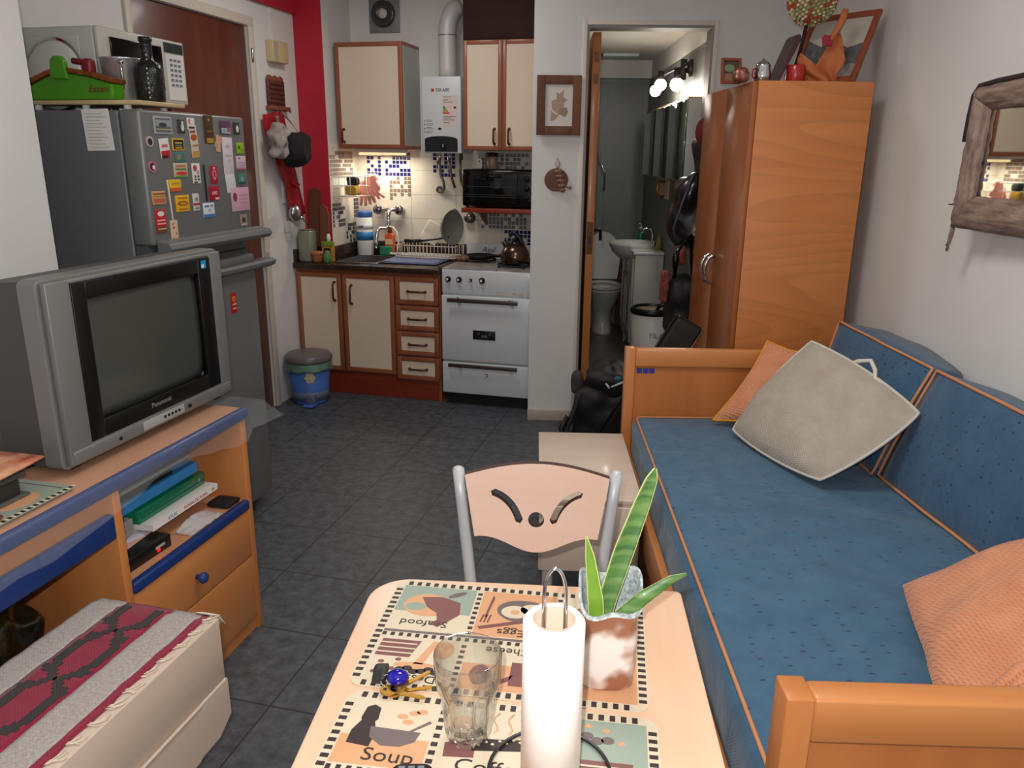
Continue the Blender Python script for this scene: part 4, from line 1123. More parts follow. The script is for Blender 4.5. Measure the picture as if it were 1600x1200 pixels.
magnet('tall brown and gold card magnet near the top of the fridge', 2.649, 1.576, .052, .098, (78, 56, 28), [(-.4, -.48, .4, -.3, (180, 140, 50)), (-.1, .3, .1, .4, (190, 150, 70), 'e'), (-.3, -.1, .3, -.02, (130, 94, 40))])
magnet('purple and pale blue rectangular magnet right of the brown card', 2.754, 1.587, .062, .048, (104, 62, 92), [(-.45, -.45, .45, -.05, (190, 196, 204)), (-.4, -.4, .0, -.1, (140, 170, 190)), (.1, -.35, .4, 0, (176, 96, 104))])
magnet('dark magnet with a white figure in the top right corner of the fridge', 2.829, 1.586, .036, .044, (58, 60, 60), [(-.2, -.35, .3, .25, W_, 'e')])
magnet('round pink-rimmed magnet with a dark centre, upper left of the fridge', 2.319, 1.529, .034, .034, (196, 170, 176), [(-.35, -.38, .32, .3, (50, 46, 50), 'e')], 0, shape='round')
magnet('red and white curled take-away flyer under the train picture', 2.392, 1.508, .05, .064, W_, [(-.45, -.5, .45, -.12, R_), (-.45, -.5, .2, -.36, (50, 30, 32)), (-.3, .05, .3, .2, (200, 110, 110))], .1, 'menu_flyer', th=.002, cat='flyer')
magnet('black magnet with yellow border and small text on the fridge', 2.463, 1.521, .062, .040, Y_, [(-.44, -.4, .44, .4, K_), (-.3, .08, .3, .2, (190, 170, 90)), (-.3, -.12, .3, -.04, (150, 150, 150)), (-.3, -.32, .3, -.22, Y_)])
magnet('teal magnet half hidden under the yellow-bordered one', 2.466, 1.479, .050, .032, T_, [(-.4, -.3, .1, .3, (150, 130, 110), 'e')])
magnet('round pink magnet with a dark ring and white spot on the left of the fridge', 2.317, 1.449, .036, .036, (206, 110, 150), [(-.36, -.36, .36, .36, (46, 34, 46), 'e'), (-.05, -.25, .3, .15, W_, 'e')], 0, shape='round')
magnet('cream food magnet with a red and green strip in the middle of the fridge', 2.462, 1.436, .074, .048, (198, 184, 150), [(-.45, -.5, .45, -.38, (90, 160, 70)), (-.4, -.36, .45, -.1, (200, 60, 60), 'e'), (-.4, .0, .4, .12, (90, 120, 60)), (-.35, .2, .35, .35, (190, 120, 90))])
magnet('white playing-card magnet with a red shield and small icons', 2.548, 1.423, .044, .070, W_, [(-.4, .1, .1, .42, (190, 70, 80), 'e'), (0, -.05, .35, .15, (200, 150, 150), 'e'), (-.3, -.2, -.12, -.1, K_), (.1, -.2, .28, -.1, K_), (-.3, -.34, -.12, -.26, K_), (.1, -.34, .28, -.26, K_), (-.4, -.48, 0, -.4, (120, 50, 50))])
magnet('thin black stick magnet standing upright on the fridge', 2.598, 1.387, .006, .130, (30, 30, 32), name='stick_magnet')
magnet('crimson magnet with pale oval emblem, upper of the two crimson ones', 2.655, 1.417, .040, .064, (180, 26, 50), [(-.3, -.3, .3, .3, (216, 150, 150), 'e'), (-.15, -.2, .15, .2, (180, 26, 50), 'e'), (-.15, .32, .15, .42, (226, 190, 190), 'e')])
magnet('crimson magnet with white lettering, lower of the two crimson ones', 2.647, 1.350, .060, .052, (170, 24, 48), [(-.4, -.15, .4, .15, W_, 'LIPIC'), (0, -.45, .42, -.3, (226, 190, 190))])
magnet('peach hand-shaped paper clip magnet holding the long note', 2.700, 1.527, .026, .060, (222, 176, 150), [(-.5, .1, .9, .5, (214, 164, 140), 'e'), (-1.0, -.3, -.2, .1, (200, 156, 130), 'e')], -.15)
o_ = magnet('long white note held on the right side of the fridge', 2.757, 1.484, .066, .135, (222, 212, 214), [(-.25, .2, .25, .3, (196, 184, 190), 'e'), (-.3, -.02, .35, .02, (186, 176, 182)), (-.1, -.18, .2, -.08, (196, 188, 194), 'e')], -.02, 'paper_note', th=.0018, cat='note')
magnet('white paper slip curling below the long note on the fridge', 2.760, 1.385, .062, .072, (220, 220, 220), [], .12, 'paper_note', th=.0016, cat='note')
magnet('lime green square magnet near the right edge of the fridge', 2.840, 1.513, .046, .040, (150, 190, 40), [(-.35, -.1, -.05, .25, (60, 90, 40), 'e'), (.1, -.3, .3, -.05, (110, 150, 40), 'e')])
magnet('pale pink calendar magnet below the lime green one', 2.839, 1.458, .064, .050, (214, 190, 200), [(-.5, -.5, .5, -.36, (210, 110, 150)), (-.3, .25, -.1, .4, (180, 90, 110), 'e'), (-.4, .0, .4, .06, (190, 160, 176)), (-.4, -.18, .4, -.12, (190, 160, 176))])
magnet('teal square magnet with a dark rim above the pink card', 2.837, 1.397, .048, .036, (76, 128, 122), [(-.25, -.3, .2, .2, (130, 170, 160), 'e'), (-.4, -.5, .4, -.36, (50, 70, 70))])
magnet('large pink card with a small red figure on the fridge', 2.814, 1.320, .122, .090, (214, 168, 190), [(-.42, -.1, -.2, .3, (150, 60, 80), 'e'), (-.1, .15, .4, .2, (196, 140, 166)), (-.1, 0, .4, .04, (196, 140, 166)), (-.1, -.15, .35, -.11, (196, 140, 166))], name='card_magnet')
magnet('yellow delivery magnet with a red lower edge and white strap', 2.424, 1.385, .062, .040, Y_, [(-.5, -.5, .5, -.2, (206, 90, 50)), (-.3, .1, .35, .25, (190, 140, 40))])
magnet('faded red and yellow striped magnet on the left of the fridge', 2.332, 1.348, .066, .044, (200, 160, 110), [(-.45, -.4, .45, -.05, (196, 96, 80)), (-.45, .05, .45, .16, (170, 140, 50)), (-.45, .24, .45, .36, (150, 90, 60))])
magnet('yellow pizza magnet with a brown drawing, centre of the lower row', 2.454, 1.323, .074, .056, (230, 176, 30), [(-.4, -.15, .4, .15, (150, 86, 40), 'e'), (-.25, -.05, .3, .05, (220, 160, 60), 'e'), (-.35, .28, .35, .38, (180, 120, 30)), (-.35, -.4, .35, -.3, (180, 120, 30))])
magnet('small white magnet with a red band right of the pizza magnet', 2.531, 1.323, .034, .060, (206, 206, 200), [(-.5, -.18, .5, -.05, R_), (-.2, .05, .3, .3, (130, 140, 120), 'e'), (-.3, -.4, .3, -.3, (110, 140, 110))])
magnet('white and blue rectangular magnet in the lower row', 2.603, 1.291, .066, .052, (222, 226, 228), [(-.5, -.5, .5, -.28, (64, 120, 180)), (-.4, .2, 0, .35, (70, 130, 170)), (.1, .2, .4, .36, (150, 160, 170)), (-.1, -.15, .15, .1, (170, 180, 190), 'e')])
magnet('red butcher magnet with a white cow at the lower left of the fridge', 2.330, 1.271, .052, .078, (190, 32, 44), [(-.3, .2, .35, .42, W_, 'e'), (-.4, .0, .4, .06, (226, 180, 180)), (-.4, -.14, .4, -.08, (226, 180, 180)), (-.45, -.5, .45, -.24, (110, 70, 50)), (-.4, -.36, .4, -.3, (200, 170, 130))])
magnet('white cord hanging down between the yellow magnets', 2.389, 1.336, .005, .138, (226, 216, 200), [], .06, 'hanging_cord', th=.004, cat='cord')
magnet('beige patterned bookmark hanging from the white cord', 2.394, 1.228, .038, .082, (212, 184, 150), [(-.2, .15, .05, .25, R_, 'e'), (.1, -.1, .35, 0, (180, 120, 90), 'e'), (-.35, -.3, -.1, -.2, (180, 120, 90), 'e'), (-.3, .32, .0, .4, (180, 120, 90), 'e')], 0, 'bookmark', cat='bookmark')
magnet('small photo magnet at the lower right of the freezer door', 2.825, 1.238, .048, .044, (150, 134, 120), [(-.3, -.2, .2, .25, (70, 56, 56), 'e'), (-.4, -.45, .4, -.32, (190, 180, 160))])
magnet('red magnet with gold letters on the lower fridge door', 2.708, .924, .036, .080, (190, 24, 30), [(-.3, .05, .3, .35, (220, 170, 50), 'e'), (-.15, .12, .15, .28, (190, 24, 30), 'e'), (-.35, -.1, .35, -.02, (230, 190, 170)), (-.35, -.3, .35, -.24, (226, 200, 190))])

# ---------------------------------------------------------------- on top of the fridge
b = MB(); b.box((-2.28, 2.29, 1.642), (-1.805, 2.53, 1.656), wood('tray_wood', (206, 182, 140), (186, 160, 118), 1, .5), .003)
for u in (-2.22, -2.03, -1.87): b.cyl((u, 2.32, 1.6265), (u, 2.32, 1.643), .012, WHITE)
for u in (-2.22, -1.87): b.cyl((u, 2.50, 1.6265), (u, 2.50, 1.643), .012, WHITE)
single('wooden_tray', 'thin wooden tray with white feet on the fridge top', 'tray', b, FB, (-2.05, 2.4, 1.6265))
gp = thing('casserole', 'green enamel casserole with copper lid edge on the fridge', 'casserole', FB, (-2.05, 2.34, 1.657))
GE = mat('green_enamel', (74, 146, 26), .25, coat=.4); CO = mat('copper_edge', (178, 98, 48), .35, .5, var=.3, scale=60)
CU = -2.055
b = MB(); b.prism([(-.17, 0), (.135, 0), (.145, .010), (.145, .050), (.06, .072), (-.045, .088), (-.10, .075), (-.18, .045)], FACEV(CU, 2.305, 1.657), -.06, GE, .006); part('body', b, gp)
b = MB(); b.prism([(-.185, .046), (-.10, .076), (-.045, .089), (.06, .074), (.150, .052), (.150, .066), (.06, .088), (-.045, .104), (-.10, .091), (-.185, .062)], FACEV(CU, 2.298, 1.657), -.072, CO, .002)
part('lid', b, gp, 'copper-edged lid')
b = MB(); b.prism([(-.078, .066), (-.012, .064), (-.018, .122), (-.03, .136), (-.056, .136), (-.07, .124)], FACEV(CU, 2.292, 1.657), -.02, GE, .004); part('grip_tab', b, gp)
b = MB(); MRN = mat('maroon_grip', (120, 28, 34), .35); b.tube([(-2.08, 2.345, 1.782), (-2.05, 2.345, 1.778), (-2.015, 2.345, 1.775)], .010, MRN); b.soft((-2.04, 2.327, 1.735), (-2.003, 2.362, 1.788), .012, MRN, 6); part('side_grip', b, gp, 'maroon grip')
b = MB(); b.text('Essen', .03, FACEV(-1.962, 2.3043, 1.690), MRN, .0006, 1.1, .25); part('lettering', b, gp)
b = MB(); Ml = MX((-2.215, 2.405, 1.745), (1, 0, 0), (0, .06, 1)); b.lathe([(0, 0), (.105, .0), (.12, .008), (.10, .02), (.05, .032), (0, .034)], (0, 0, -.01), mat('kettle_white', (196, 198, 196), .3), 36, Ml)
b.lathe([(.121, .006), (.123, .009), (.121, .012)], (0, 0, -.01), CHROME, 36, Ml)
single('pot_lid', 'round white pot lid standing between the green casserole and the microwave', 'lid', b, FB, (-2.21, 2.41, 1.657))
bk = thing('ice_bucket', 'hammered silver bucket on the fridge between casserole and bottle', 'bucket', FB, (-1.975, 2.44, 1.657))
SB = mat('hammered_silver', (196, 198, 202), .28, .65, bump=.5, bscale=45)
c = (-1.972, 2.44, 1.657)
b = MB(); b.lathe([(.048, 0), (.052, .004), (.066, .135), (.07, .14), (.066, .14), (.05, .01), (0, .01)], c, SB, 36); part('body', b, bk)
b = MB(); b.tube([(c[0] + .045, c[1] - .058, c[2] + .128), (c[0] + .052, c[1] - .068, c[2] + .11), (c[0] + .055, c[1] - .07, c[2] + .083), (c[0] + .048, c[1] - .062, c[2] + .053), (c[0] + .036, c[1] - .05, c[2] + .04)], .005, CHROME); b.ell((c[0] + .047, c[1] - .06, c[2] + .123), .009, CHROME, 12); part('handle', b, bk)
bo = thing('bottle', 'dark beaded bottle at the front edge of the fridge top', 'bottle', FB, (-1.86, 2.425, 1.657))
DB = mat('beaded_black', (34, 36, 36), .2, .2, bump=1.0, bscale=80)
c = (-1.858, 2.425, 1.657)
b = MB(); b.lathe([(.043, 0), (.046, .005), (.048, .10), (.042, .118), (.022, .13), (.019, .15), (.019, .188), (.022, .192), (.022, .203), (0, .205)], c, DB, 24)
part('body', b, bo)
b = MB()
for k in range(10):
    rr = .0475 if k < 7 else .020
    b.ell((c[0] + rr * .55, c[1] - rr * .84, c[2] + .012 + .015 * k), .0032, mat('bead_white', (190, 194, 200), .2), 8)
part('bead_row', b, bo)
mw = thing('microwave', 'white microwave oven with dark window on the back of the fridge', 'microwave', FB, (-2.25, 2.65, 1.665))
MWH = mat('microwave_white', (196, 192, 182), .4)
MU = -2.075
b = MB(); b.box((-2.45, 2.445, 1.672), (MU, 2.905, 1.905), mat('microwave_side', (190, 190, 188), .4), .008)
b.box((-2.38, 2.4425, 1.70), (MU - .06, 2.446, 1.875), mat('microwave_side', (0, 0, 0)), .003)
b.box((MU, 2.445, 1.674), (MU + .02, 2.905, 1.905), MWH, .006)
for u in (-2.40, -2.12):
    for v in (2.565, 2.86): b.cyl((u, v, 1.6265), (u, v, 1.673), .012, BLACK)
part('body', b, mw)
b = MB(); b.box((MU + .0195, 2.495, 1.718), (MU + .026, 2.765, 1.876), BLACKG, .004); part('oven_door', b, mw, 'dark glass window')
b = MB(); b.box((MU + .0195, 2.785, 1.86), (MU + .022, 2.895, 1.895), mat('microwave_display', (30, 46, 44), .15)); part('display', b, mw)
b = MB(); b.box((MU + .0195, 2.79, 1.69), (MU + .0215, 2.893, 1.855), WHITE)
for r in range(6):
    for k in range(3): b.box((MU + .0212, 2.81 + k * .024, 1.83 - r * .018), (MU + .0232, 2.825 + k * .024, 1.839 - r * .018), mat('key_grey', (120, 124, 130), .5))
part('keypad', b, mw)
b = MB(); b.box((-2.045, 2.62, 1.6265), (-1.96, 2.87, 1.640), mat('pink_cloth', (206, 150, 124), .8), .003); single('folded_cloth', 'folded salmon cloth in front of the microwave on the fridge', 'cloth', b, FB, (-2.0, 2.7, 1.6265))

# ---------------------------------------------------------------- TV cabinet
tc_ = thing('tv_cabinet', 'orange beech TV cabinet with navy edges and drawers', 'cabinet', FB, (-1.6, 1.4, 0))
CF = -1.325
b = MB(); b.box((-1.93, .55, .722), (CF - .02, 2.005, .75), PEACH, .002); part('top', b, tc_)
b = MB(); b.box((CF - .0195, .55, .718), (CF + .008, 2.008, .754), NAVY, .010, None, 4); part('top_edge', b, tc_, 'navy rounded front edge')
for v in (1.975, 1.432):
    b = MB(); b.box((-1.93, v, .0), (CF - .004, v + .025, .7215), ORANGE, .002); part('side_panel', b, tc_)
b = MB(); b.box((-1.93, 1.4575, .0), (-1.915, 1.9745, .7215), ORANGE); part('back_panel', b, tc_)
b = MB(); b.box((-1.914, 1.4575, .432), (CF - .02, 1.9745, .455), PEACH); b.box((CF - .0195, 1.4575, .428), (CF + .004, 1.9745, .460), NAVY, .006); part('shelf', b, tc_, 'shelf with navy front edge')
for z0, z1, kn in ((.268, .424, True), (.05, .262, False)):
    b = MB(); b.box((CF - .022, 1.459, z0), (CF - .004, 1.973, z1), ORANGEY, .002); b.box((-1.85, 1.47, z0 + .01), (CF - .022, 1.96, z0 + .02), ORANGEY); d = part('drawer', b, tc_)
    if kn:
        b = MB(); b.lathe([(.008, 0), (.007, .008), (.014, .014), (.017, .022), (.013, .03), (0, .033)], (0, 0, 0), mat('navy_knob', (40, 66, 130), .25), 20, MX((CF - .0045, 1.70, .342), (0, 1, 0), (0, 0, 1))); part('knob', b, d, 'navy knob')
b = MB(); b.box((CF - .03, 1.4575, .0), (CF - .015, 1.9745, .045), ORANGEY); part('plinth', b, tc_)
b = MB(); b.box((-1.85, .57, .612), (CF - .025, 1.430, .63), ORANGEY); b.box((CF - .045, .57, .63), (CF - .03, 1.430, .70), ORANGEY); part('keyboard_drawer', b, tc_)
b = MB(); b.box((CF - .0245, .57, .598), (CF - .002, 1.430, .664), NAVY, .006); part('drawer_edge', b, tc_, 'navy drawer edge')
# loose clear plastic over the cabinet top
CP = clear('clear_plastic_film', (200, 205, 208), .06, .06)
def film(s, t):
    v = .58 + 1.50 * t
    over = max(0, v - 1.93)
    w = noise.noise(Vector((s * 3, v * 5, 1)))
    if s < .55:
        q = s / .55
        return (-1.62 + (1.62 + CF + .012) * q, v, .7565 + .0006 * w - over * .1 * 0)
    q = (s - .55) / .45
    dl = .066 + .022 * math.sin(v * 7) + .012 * noise.noise(Vector((v * 12, 2, 0)))
    return (CF + .012 + .012 * math.sin(q * 2 + v * 9) * q + .03 * q + over * q * .2, v, .7565 - dl * q * (1 if over < .02 else .55) + .004 * w * q)
b = MB(); b.sheet(film, 36, 70, CP, .0006); single('plastic_sheet', 'clear plastic sheet hanging over the front edge of the TV cabinet', 'plastic sheet', b, FB, (-1.4, 1.3, .757))

# ---------------------------------------------------------------- television
tv = thing('television', 'silver tube television with black screen surround on the TV cabinet', 'television', FB, (-1.6, 1.75, .759))
TF = -1.425; V0, V1, Z0, Z1 = 1.405, 2.085, .768, 1.222
TVS = mat('tv_silver', (122, 122, 120), .42, .2); TVD = mat('tv_grey_back', (74, 74, 74), .55)
def fvz(v, z, u=TF): return MX((u, v, z), (0, 1, 0), (0, 0, 1))
b = MB()
b.prism(rrect(V0, Z0, V1, Z1, .02), MX((TF - .055, 0, 0), (0, 1, 0), (0, 0, 1)), .05, TVS, .004)
X0, X1, Y0, Y1 = 1.488, 2.018, .818, 1.204
for a, c in (((V0 + .012, Z0 + .012), (X0, Z1 - .008)), ((X1, Z0 + .012), (V1 - .012, Z1 - .008)), ((X0, Z0 + .012), (X1, Y0)), ((X0, Y1), (X1, Z1 - .008))):
    b.box((TF - .0055, a[0], a[1]), (TF + .012, c[0], c[1]), TVS, .003)
b.box((TF + .0, V0 + .02, Z0 + .010), (TF + .016, V1 - .02, Z0 + .046), mat('tv_lower_lip', (116, 116, 114), .4, .2), .006)
part('bezel', b, tv)
b = MB()
pf = [(V0 + .012, Z0 + .004), (V1 - .012, Z0 + .004), (V1 - .012, Z1 - .006), (V0 + .012, Z1 - .006)]
rings = [(TF - .055, 0, 0, 0), (TF - .19, .006, .0, .012), (TF - .25, .05, .0, .03), (TF - .42, .13, .03, .10), (TF - .47, .16, .06, .13)]
V = []; F = []
for u, dv, d0, d1 in rings:
    V += [(u, pf[0][0] + dv, pf[0][1] + d0), (u, pf[1][0] - dv, pf[1][1] + d0), (u, pf[2][0] - dv, pf[2][1] - d1), (u, pf[3][0] + dv, pf[3][1] - d1)]
for i in range(len(rings) - 1):
    for k in range(4): F.append((i * 4 + k, i * 4 + (k + 1) % 4, i * 4 + 4 + (k + 1) % 4, i * 4 + 4 + k))
F.append((0, 1, 2, 3)); F.append(tuple(len(V) - 4 + k for k in (3, 2, 1, 0)))
b.add(V, F, TVD)
for k in range(3): b.box((TF - .20, V0 + .0165, 1.10 + k * .02), (TF - .08, V0 + .0175, 1.104 + k * .02), BLACK)
for v in (V0 + .04, V1 - .06): b.box((TF - .06, v, .7585), (TF - .02, v + .03, Z0 + .006), BLACKM)
part('back_case', b, tv)
b = MB(); SX0, SX1, SY0, SY1 = 1.532, 1.961, .862, 1.163
for a, c in (((X0, Y0), (SX0, Y1)), ((SX1, Y0), (X1, Y1)), ((SX0, Y0), (SX1, SY0)), ((SX0, SY1), (X1 - (X1 - SX1), Y1))):
    b.box((TF - .004, a[0], a[1]), (TF + .014, c[0], c[1]), mat('tv_black', (10, 10, 12), .38), .002)
part('screen_surround', b, tv, 'glossy black screen surround')
b = MB(); SCR = mat('tv_tube_glass', (66, 70, 66), .22, coat=.25)
b.sheet(lambda s, t: (TF + .004 - .012 * ((2 * s - 1) ** 2 + (2 * t - 1) ** 2) / 2, SX0 - .004 + (SX1 - SX0 + .008) * s, SY0 - .004 + (SY1 - SY0 + .008) * t), 16, 12, SCR, .004); part('screen', b, tv)
b = MB(); b.text('Panasonic', .019, fvz(1.745, .842, TF + .0142), SILVER, .0003, 1.1); part('lettering', b, tv)
b = MB(); b.box((TF + .0141, 1.975, 1.174), (TF + .0149, 1.998, 1.197), mat('blue_sticker', (40, 140, 190), .4)); b.box((TF + .0146, 1.977, 1.177), (TF + .0153, 1.987, 1.186), PAPER); part('sticker', b, tv)
b = MB(); b.box((TF + .0155, 1.66, .786), (TF + .0185, 1.83, .811), mat('tv_key_panel', (160, 160, 158), .4), .002)
for k in range(5): b.cyl((TF + .018, 1.745 + k * .015, .80), (TF + .021, 1.745 + k * .015, .80), .004, BLACK, n=10)
for k in range(3): b.cyl((TF + .015, 1.855 + .0 * k, .795), (TF + .019, 1.855, .80), .006, BLACK, n=12)
b.cyl((TF + .0155, 1.575, .796), (TF + .018, 1.575, .796), .005, BLACK, n=12)
part('front_controls', b, tv)

# box, magazine and mat at the left end
PM = mat('placemat_cream', (218, 202, 176), .42); PMK = mat('placemat_dark', (54, 42, 40), .45); PMO = mat('placemat_orange', (216, 160, 118), .42); PMR = mat('placemat_maroon', (126, 78, 74), .42); PMT = mat('placemat_teal', (150, 164, 150), .45); PMG = mat('placemat_grey', (112, 98, 96), .45)
b = MB(); b.box((-1.62, 1.00, .7585), (CF - .035, 1.365, .7605), PMT)
for k in range(22):
    v = 1.005 + k * .0165; b.box((CF - .048, v, .7604), (CF - .037, v + .009, .7608), PMK); b.box((CF - .048, v + .009, .7604), (CF - .037, v + .0165, .7608), PM)
b.prism(ellipse(-1.42, 1.26, .035, .05), FLAT(0, 0, .7604), .0005, PMO); b.prism(ellipse(-1.40, 1.14, .03, .06), FLAT(0, 0, .7604), .0005, PMR); b.box((-1.60, 1.345, .7604), (-1.38, 1.349, .7608), PMG)
single('placemat', 'printed placemat under the dark box at the left end of the TV cabinet', 'placemat', b, FB, (-1.45, 1.2, .7585))
b = MB(); DK = mat('dark_box_plastic', (44, 42, 38), .45)
b.box((-1.66, .98, .7635), (-1.43, 1.285, .810), DK, .004); b.box((-1.67, .97, .7609), (-1.42, 1.30, .768), mat('dark_box_base', (88, 90, 86), .4), .003); b.box((-1.665, .975, .806), (-1.425, 1.30, .818), mat('dark_box_lid', (70, 70, 66), .4), .003)
single('player_box', 'dark flat electronics box at the left end of the TV cabinet', 'box', b, FB, (-1.5, 1.15, .7609))
b = MB(); RM = mat('magazine_red', (180, 40, 36), .35, rgb2=(222, 180, 140), scale=14, detail=2)
def mag(s, t): return (-1.69 + .275 * s, 1.0 + .345 * t, .8215 + .004 * math.sin(s * 3) + .012 * t * t * s)
b.sheet(mag, 10, 10, RM, .005); b.prism(ellipse(-1.50, 1.17, .04, .03), FLAT(0, 0, .8285), .0006, mat('magazine_gold', (214, 150, 60), .35))
single('magazine', 'red picture magazine lying on the dark box', 'magazine', b, FB, (-1.52, 1.15, .819))

# contents of the open shelf
def slab(name, lab, cat, v0, v1, u0, u1, z0, z1, mm, rot=0.0, tilt=0.0, extra=None, pages=None):
    b = MB(); M = Matrix.Translation(((u0 + u1) / 2, (v0 + v1) / 2, z0)) @ Matrix.Rotation(rot, 4, 'Z') @ Matrix.Rotation(tilt, 4, 'X')
    hu, hv, h = (u1 - u0) / 2, (v1 - v0) / 2, z1 - z0
    if pages:
        b.box((-hu, -hv, 0), (hu, hv, .002), mm, 0, M); b.box((-hu, -hv, h - .002), (hu, hv, h), mm, 0, M); b.box((hu - .003, -hv, .002), (hu, hv, h - .002), mm, 0, M); b.box((-hu + .003, -hv + .003, .002), (hu - .003, hv - .003, h - .002), pages, 0, M)
    else: b.box((-hu, -hv, 0), (hu, hv, h), mm, min(.002, h * .3), M)
    if extra: extra(b, M, hu, hv, h)
    return single(name, lab, cat, b, FB, ((u0 + u1) / 2, (v0 + v1) / 2, z0))
def stb(b, M, hu, hv, h):
    b.box((hu - .001, hv - .06, h * .45), (hu + .0008, hv - .025, h * .65), mat('box_print', (170, 170, 170), .5), 0, M); b.box((hu - .001, hv - .055, h * .2), (hu + .001, hv - .045, h * .42), mat('red_led', (255, 20, 20), .4, emit=1.5), 0, M)
slab('set_top_box', 'black set-top box with a red light on the cabinet shelf', 'set-top box', 1.47, 1.665, -1.52, -1.372, .4555, .492, BLACK, -.04, 0, stb)
slab('paper_sheets', 'pinkish loose sheets lying on the set-top box', 'paper', 1.465, 1.66, -1.60, -1.415, .4925, .497, mat('pinkish_paper', (206, 160, 146), .8), .06)
slab('leaflet', 'white and purple leaflet on the loose sheets', 'leaflet', 1.53, 1.66, -1.55, -1.43, .4972, .4995, mat('leaflet_white', (206, 204, 216), .6), -.25)
slab('notebook', 'white notebook under the football atlas on the cabinet shelf', 'notebook', 1.462, 1.80, -1.66, -1.455, .50, .508, mat('notebook_cover', (190, 190, 186), .6), 0, 0, None, PAPER)
def atlas(b, M, hu, hv, h):
    Mt = M @ MX((hu + .0002, 0, h * .5), (0, 1, 0), (0, 0, 1))
    b.text('ATLAS', .013, Mt @ Matrix.Translation((-.065, 0, 0)), mat('atlas_blue', (50, 70, 150), .5), .0003, 1.0)
    b.text('MUNDIAL DEL FUTBOL', .013, Mt @ Matrix.Translation((.042, 0, 0)), REDINK, .0003, .82)
    b.box((hu, hv - .03, h * .3), (hu + .0006, hv - .018, h * .7), mat('print_gold', (180, 160, 70), .5), 0, M)
slab('book', 'white-spined football atlas lying in the cabinet shelf pile', 'book', 1.63, 1.925, -1.60, -1.395, .5085, .527, PAPER, 0, 0, atlas, PAPER)
def gre(b, M, hu, hv, h):
    b.box((hu, -hv + .01, h * .35), (hu + .001, hv - .01, h * .42), mat('dark_green', (10, 80, 56), .3), 0, M); b.cyl(tuple(M @ Vector((hu, hv - .03, h * .6))), tuple(M @ Vector((hu + .003, hv - .03, h * .6))), .006, SILVER, n=10)
slab('binder', 'glossy green binder on top of the football atlas', 'binder', 1.622, 1.915, -1.64, -1.43, .5275, .566, mat('green_binder_cover', (14, 120, 84), .25, coat=.4), 0, 0, gre)
slab('paper_stack', 'crumpled grey-white papers left of the green binder', 'paper', 1.462, 1.612, -1.64, -1.44, .5085, .552, mat('grey_white_paper', (190, 186, 180), .8, var=.25, scale=30), .0)
slab('envelope', 'brown envelope on top of the green binder', 'envelope', 1.50, 1.86, -1.66, -1.455, .5665, .572, mat('brown_paper', (190, 140, 104), .7), .0)
slab('folder', 'bright blue cardboard folder above the brown envelope', 'folder', 1.465, 1.90, -1.66, -1.44, .5725, .603, mat('blue_folder_card', (58, 146, 214), .45), 0, 0, None, PAPER)
slab('notebook', 'dark notebook above the bright blue folder', 'notebook', 1.463, 1.80, -1.68, -1.45, .6035, .616, BLACKM, 0, 0, None, PAPER)
slab('magazine', 'thin grey magazine topmost of the shelf pile', 'magazine', 1.60, 1.90, -1.67, -1.46, .6165, .625, mat('grey_magazine', (150, 150, 152), .4), 0, 0, None, PAPER)
b = MB(); b.sheet(lambda s, t: (-1.40 + .055 * s, 1.72 + .15 * t, .459 + .02 * math.sin(PI * t) * (1 - s) + .006 * noise.noise(Vector((s * 5, t * 8, 3)))), 10, 14, clear('bag_film', (230, 230, 232), .45, .2), .001)
single('plastic_bag', 'crumpled clear plastic bag on the shelf in front of the atlas', 'plastic bag', b, FB, (-1.38, 1.79, .456))
b = MB(); b.soft((-1.42, 1.895, .4565), (-1.345, 1.965, .472), .008, BLACKM, 6, .002, 30); single('cable_coil', 'small black cable at the right end of the cabinet shelf', 'cable', b, FB, (-1.38, 1.93, .4565))
# black bag in the knee space
b = MB(); BG = mat('black_glossy_bag', (13, 13, 12), .2, rgb2=(48, 46, 28), scale=20, detail=3, coat=.6, bump=1.0, bscale=18)  # olive second colour carries the pattern and paints yellow glints into it
b.soft((-1.88, .72, .0), (-1.48, 1.36, .50), .10, BG, 40, .05, 9, seed=3); single('bag', 'black glossy patterned bag in the knee space of the TV cabinet', 'bag', b, FB, (-1.65, 1.05, 0))

# ---------------------------------------------------------------- bench with the woven rug
bn = thing('bench_chest', 'pale wood chest with drawer in the lower left corner', 'chest', FB, (-1.16, .8, 0))
BU0, BU1, BV0, BV1 = -1.32, -1.0, .10, 1.338
b = MB(); b.box((BU0, BV0, .335), (BU1, BV1, .4925), PALEY, .004)
b.prism([(BV0, .335), (BV1, .335), (BV1 + .004, .33), (BV1 + .005, .235), (BV1 - .045, .205), (BV1 - .11, .205), (BV1 - .12, .20), (BV0, .20)], MX((BU0 + .002, 0, 0), (0, 1, 0), (0, 0, 1)), BU1 - BU0 - .004 + .005, PALEY, .003)
part('body', b, bn)
b = MB(); b.box((BU0 + .02, BV0 + .03, .20), (BU1 - .02, BV1 - .14, .0), PALEY, .004); part('base', b, bn)
b = MB(); b.box((BU1 + .001, BV0 + .02, .331), (BU1 + .008, BV1 - .10, .338), PALEY, .002); part('drawer_lip', b, bn)
rg = thing('rug', 'grey and crimson woven runner with black diamonds on the pale chest', 'rug', FB, (-1.16, .8, .493))
RGG = weave('rug_grey_wool', (196, 186, 180), (158, 148, 144), 520, .95, .35, vs=150); RGR = weave('rug_crimson_wool', (158, 28, 62), (128, 20, 50), 520, .95, .35, vs=150); RGK = weave('rug_black_wool', (52, 44, 42), (36, 30, 30), 520, .95, .35)
b = MB()
E1, E2, E3, E4, E5 = -1.314, -1.242, -1.116, -1.041, -1.024
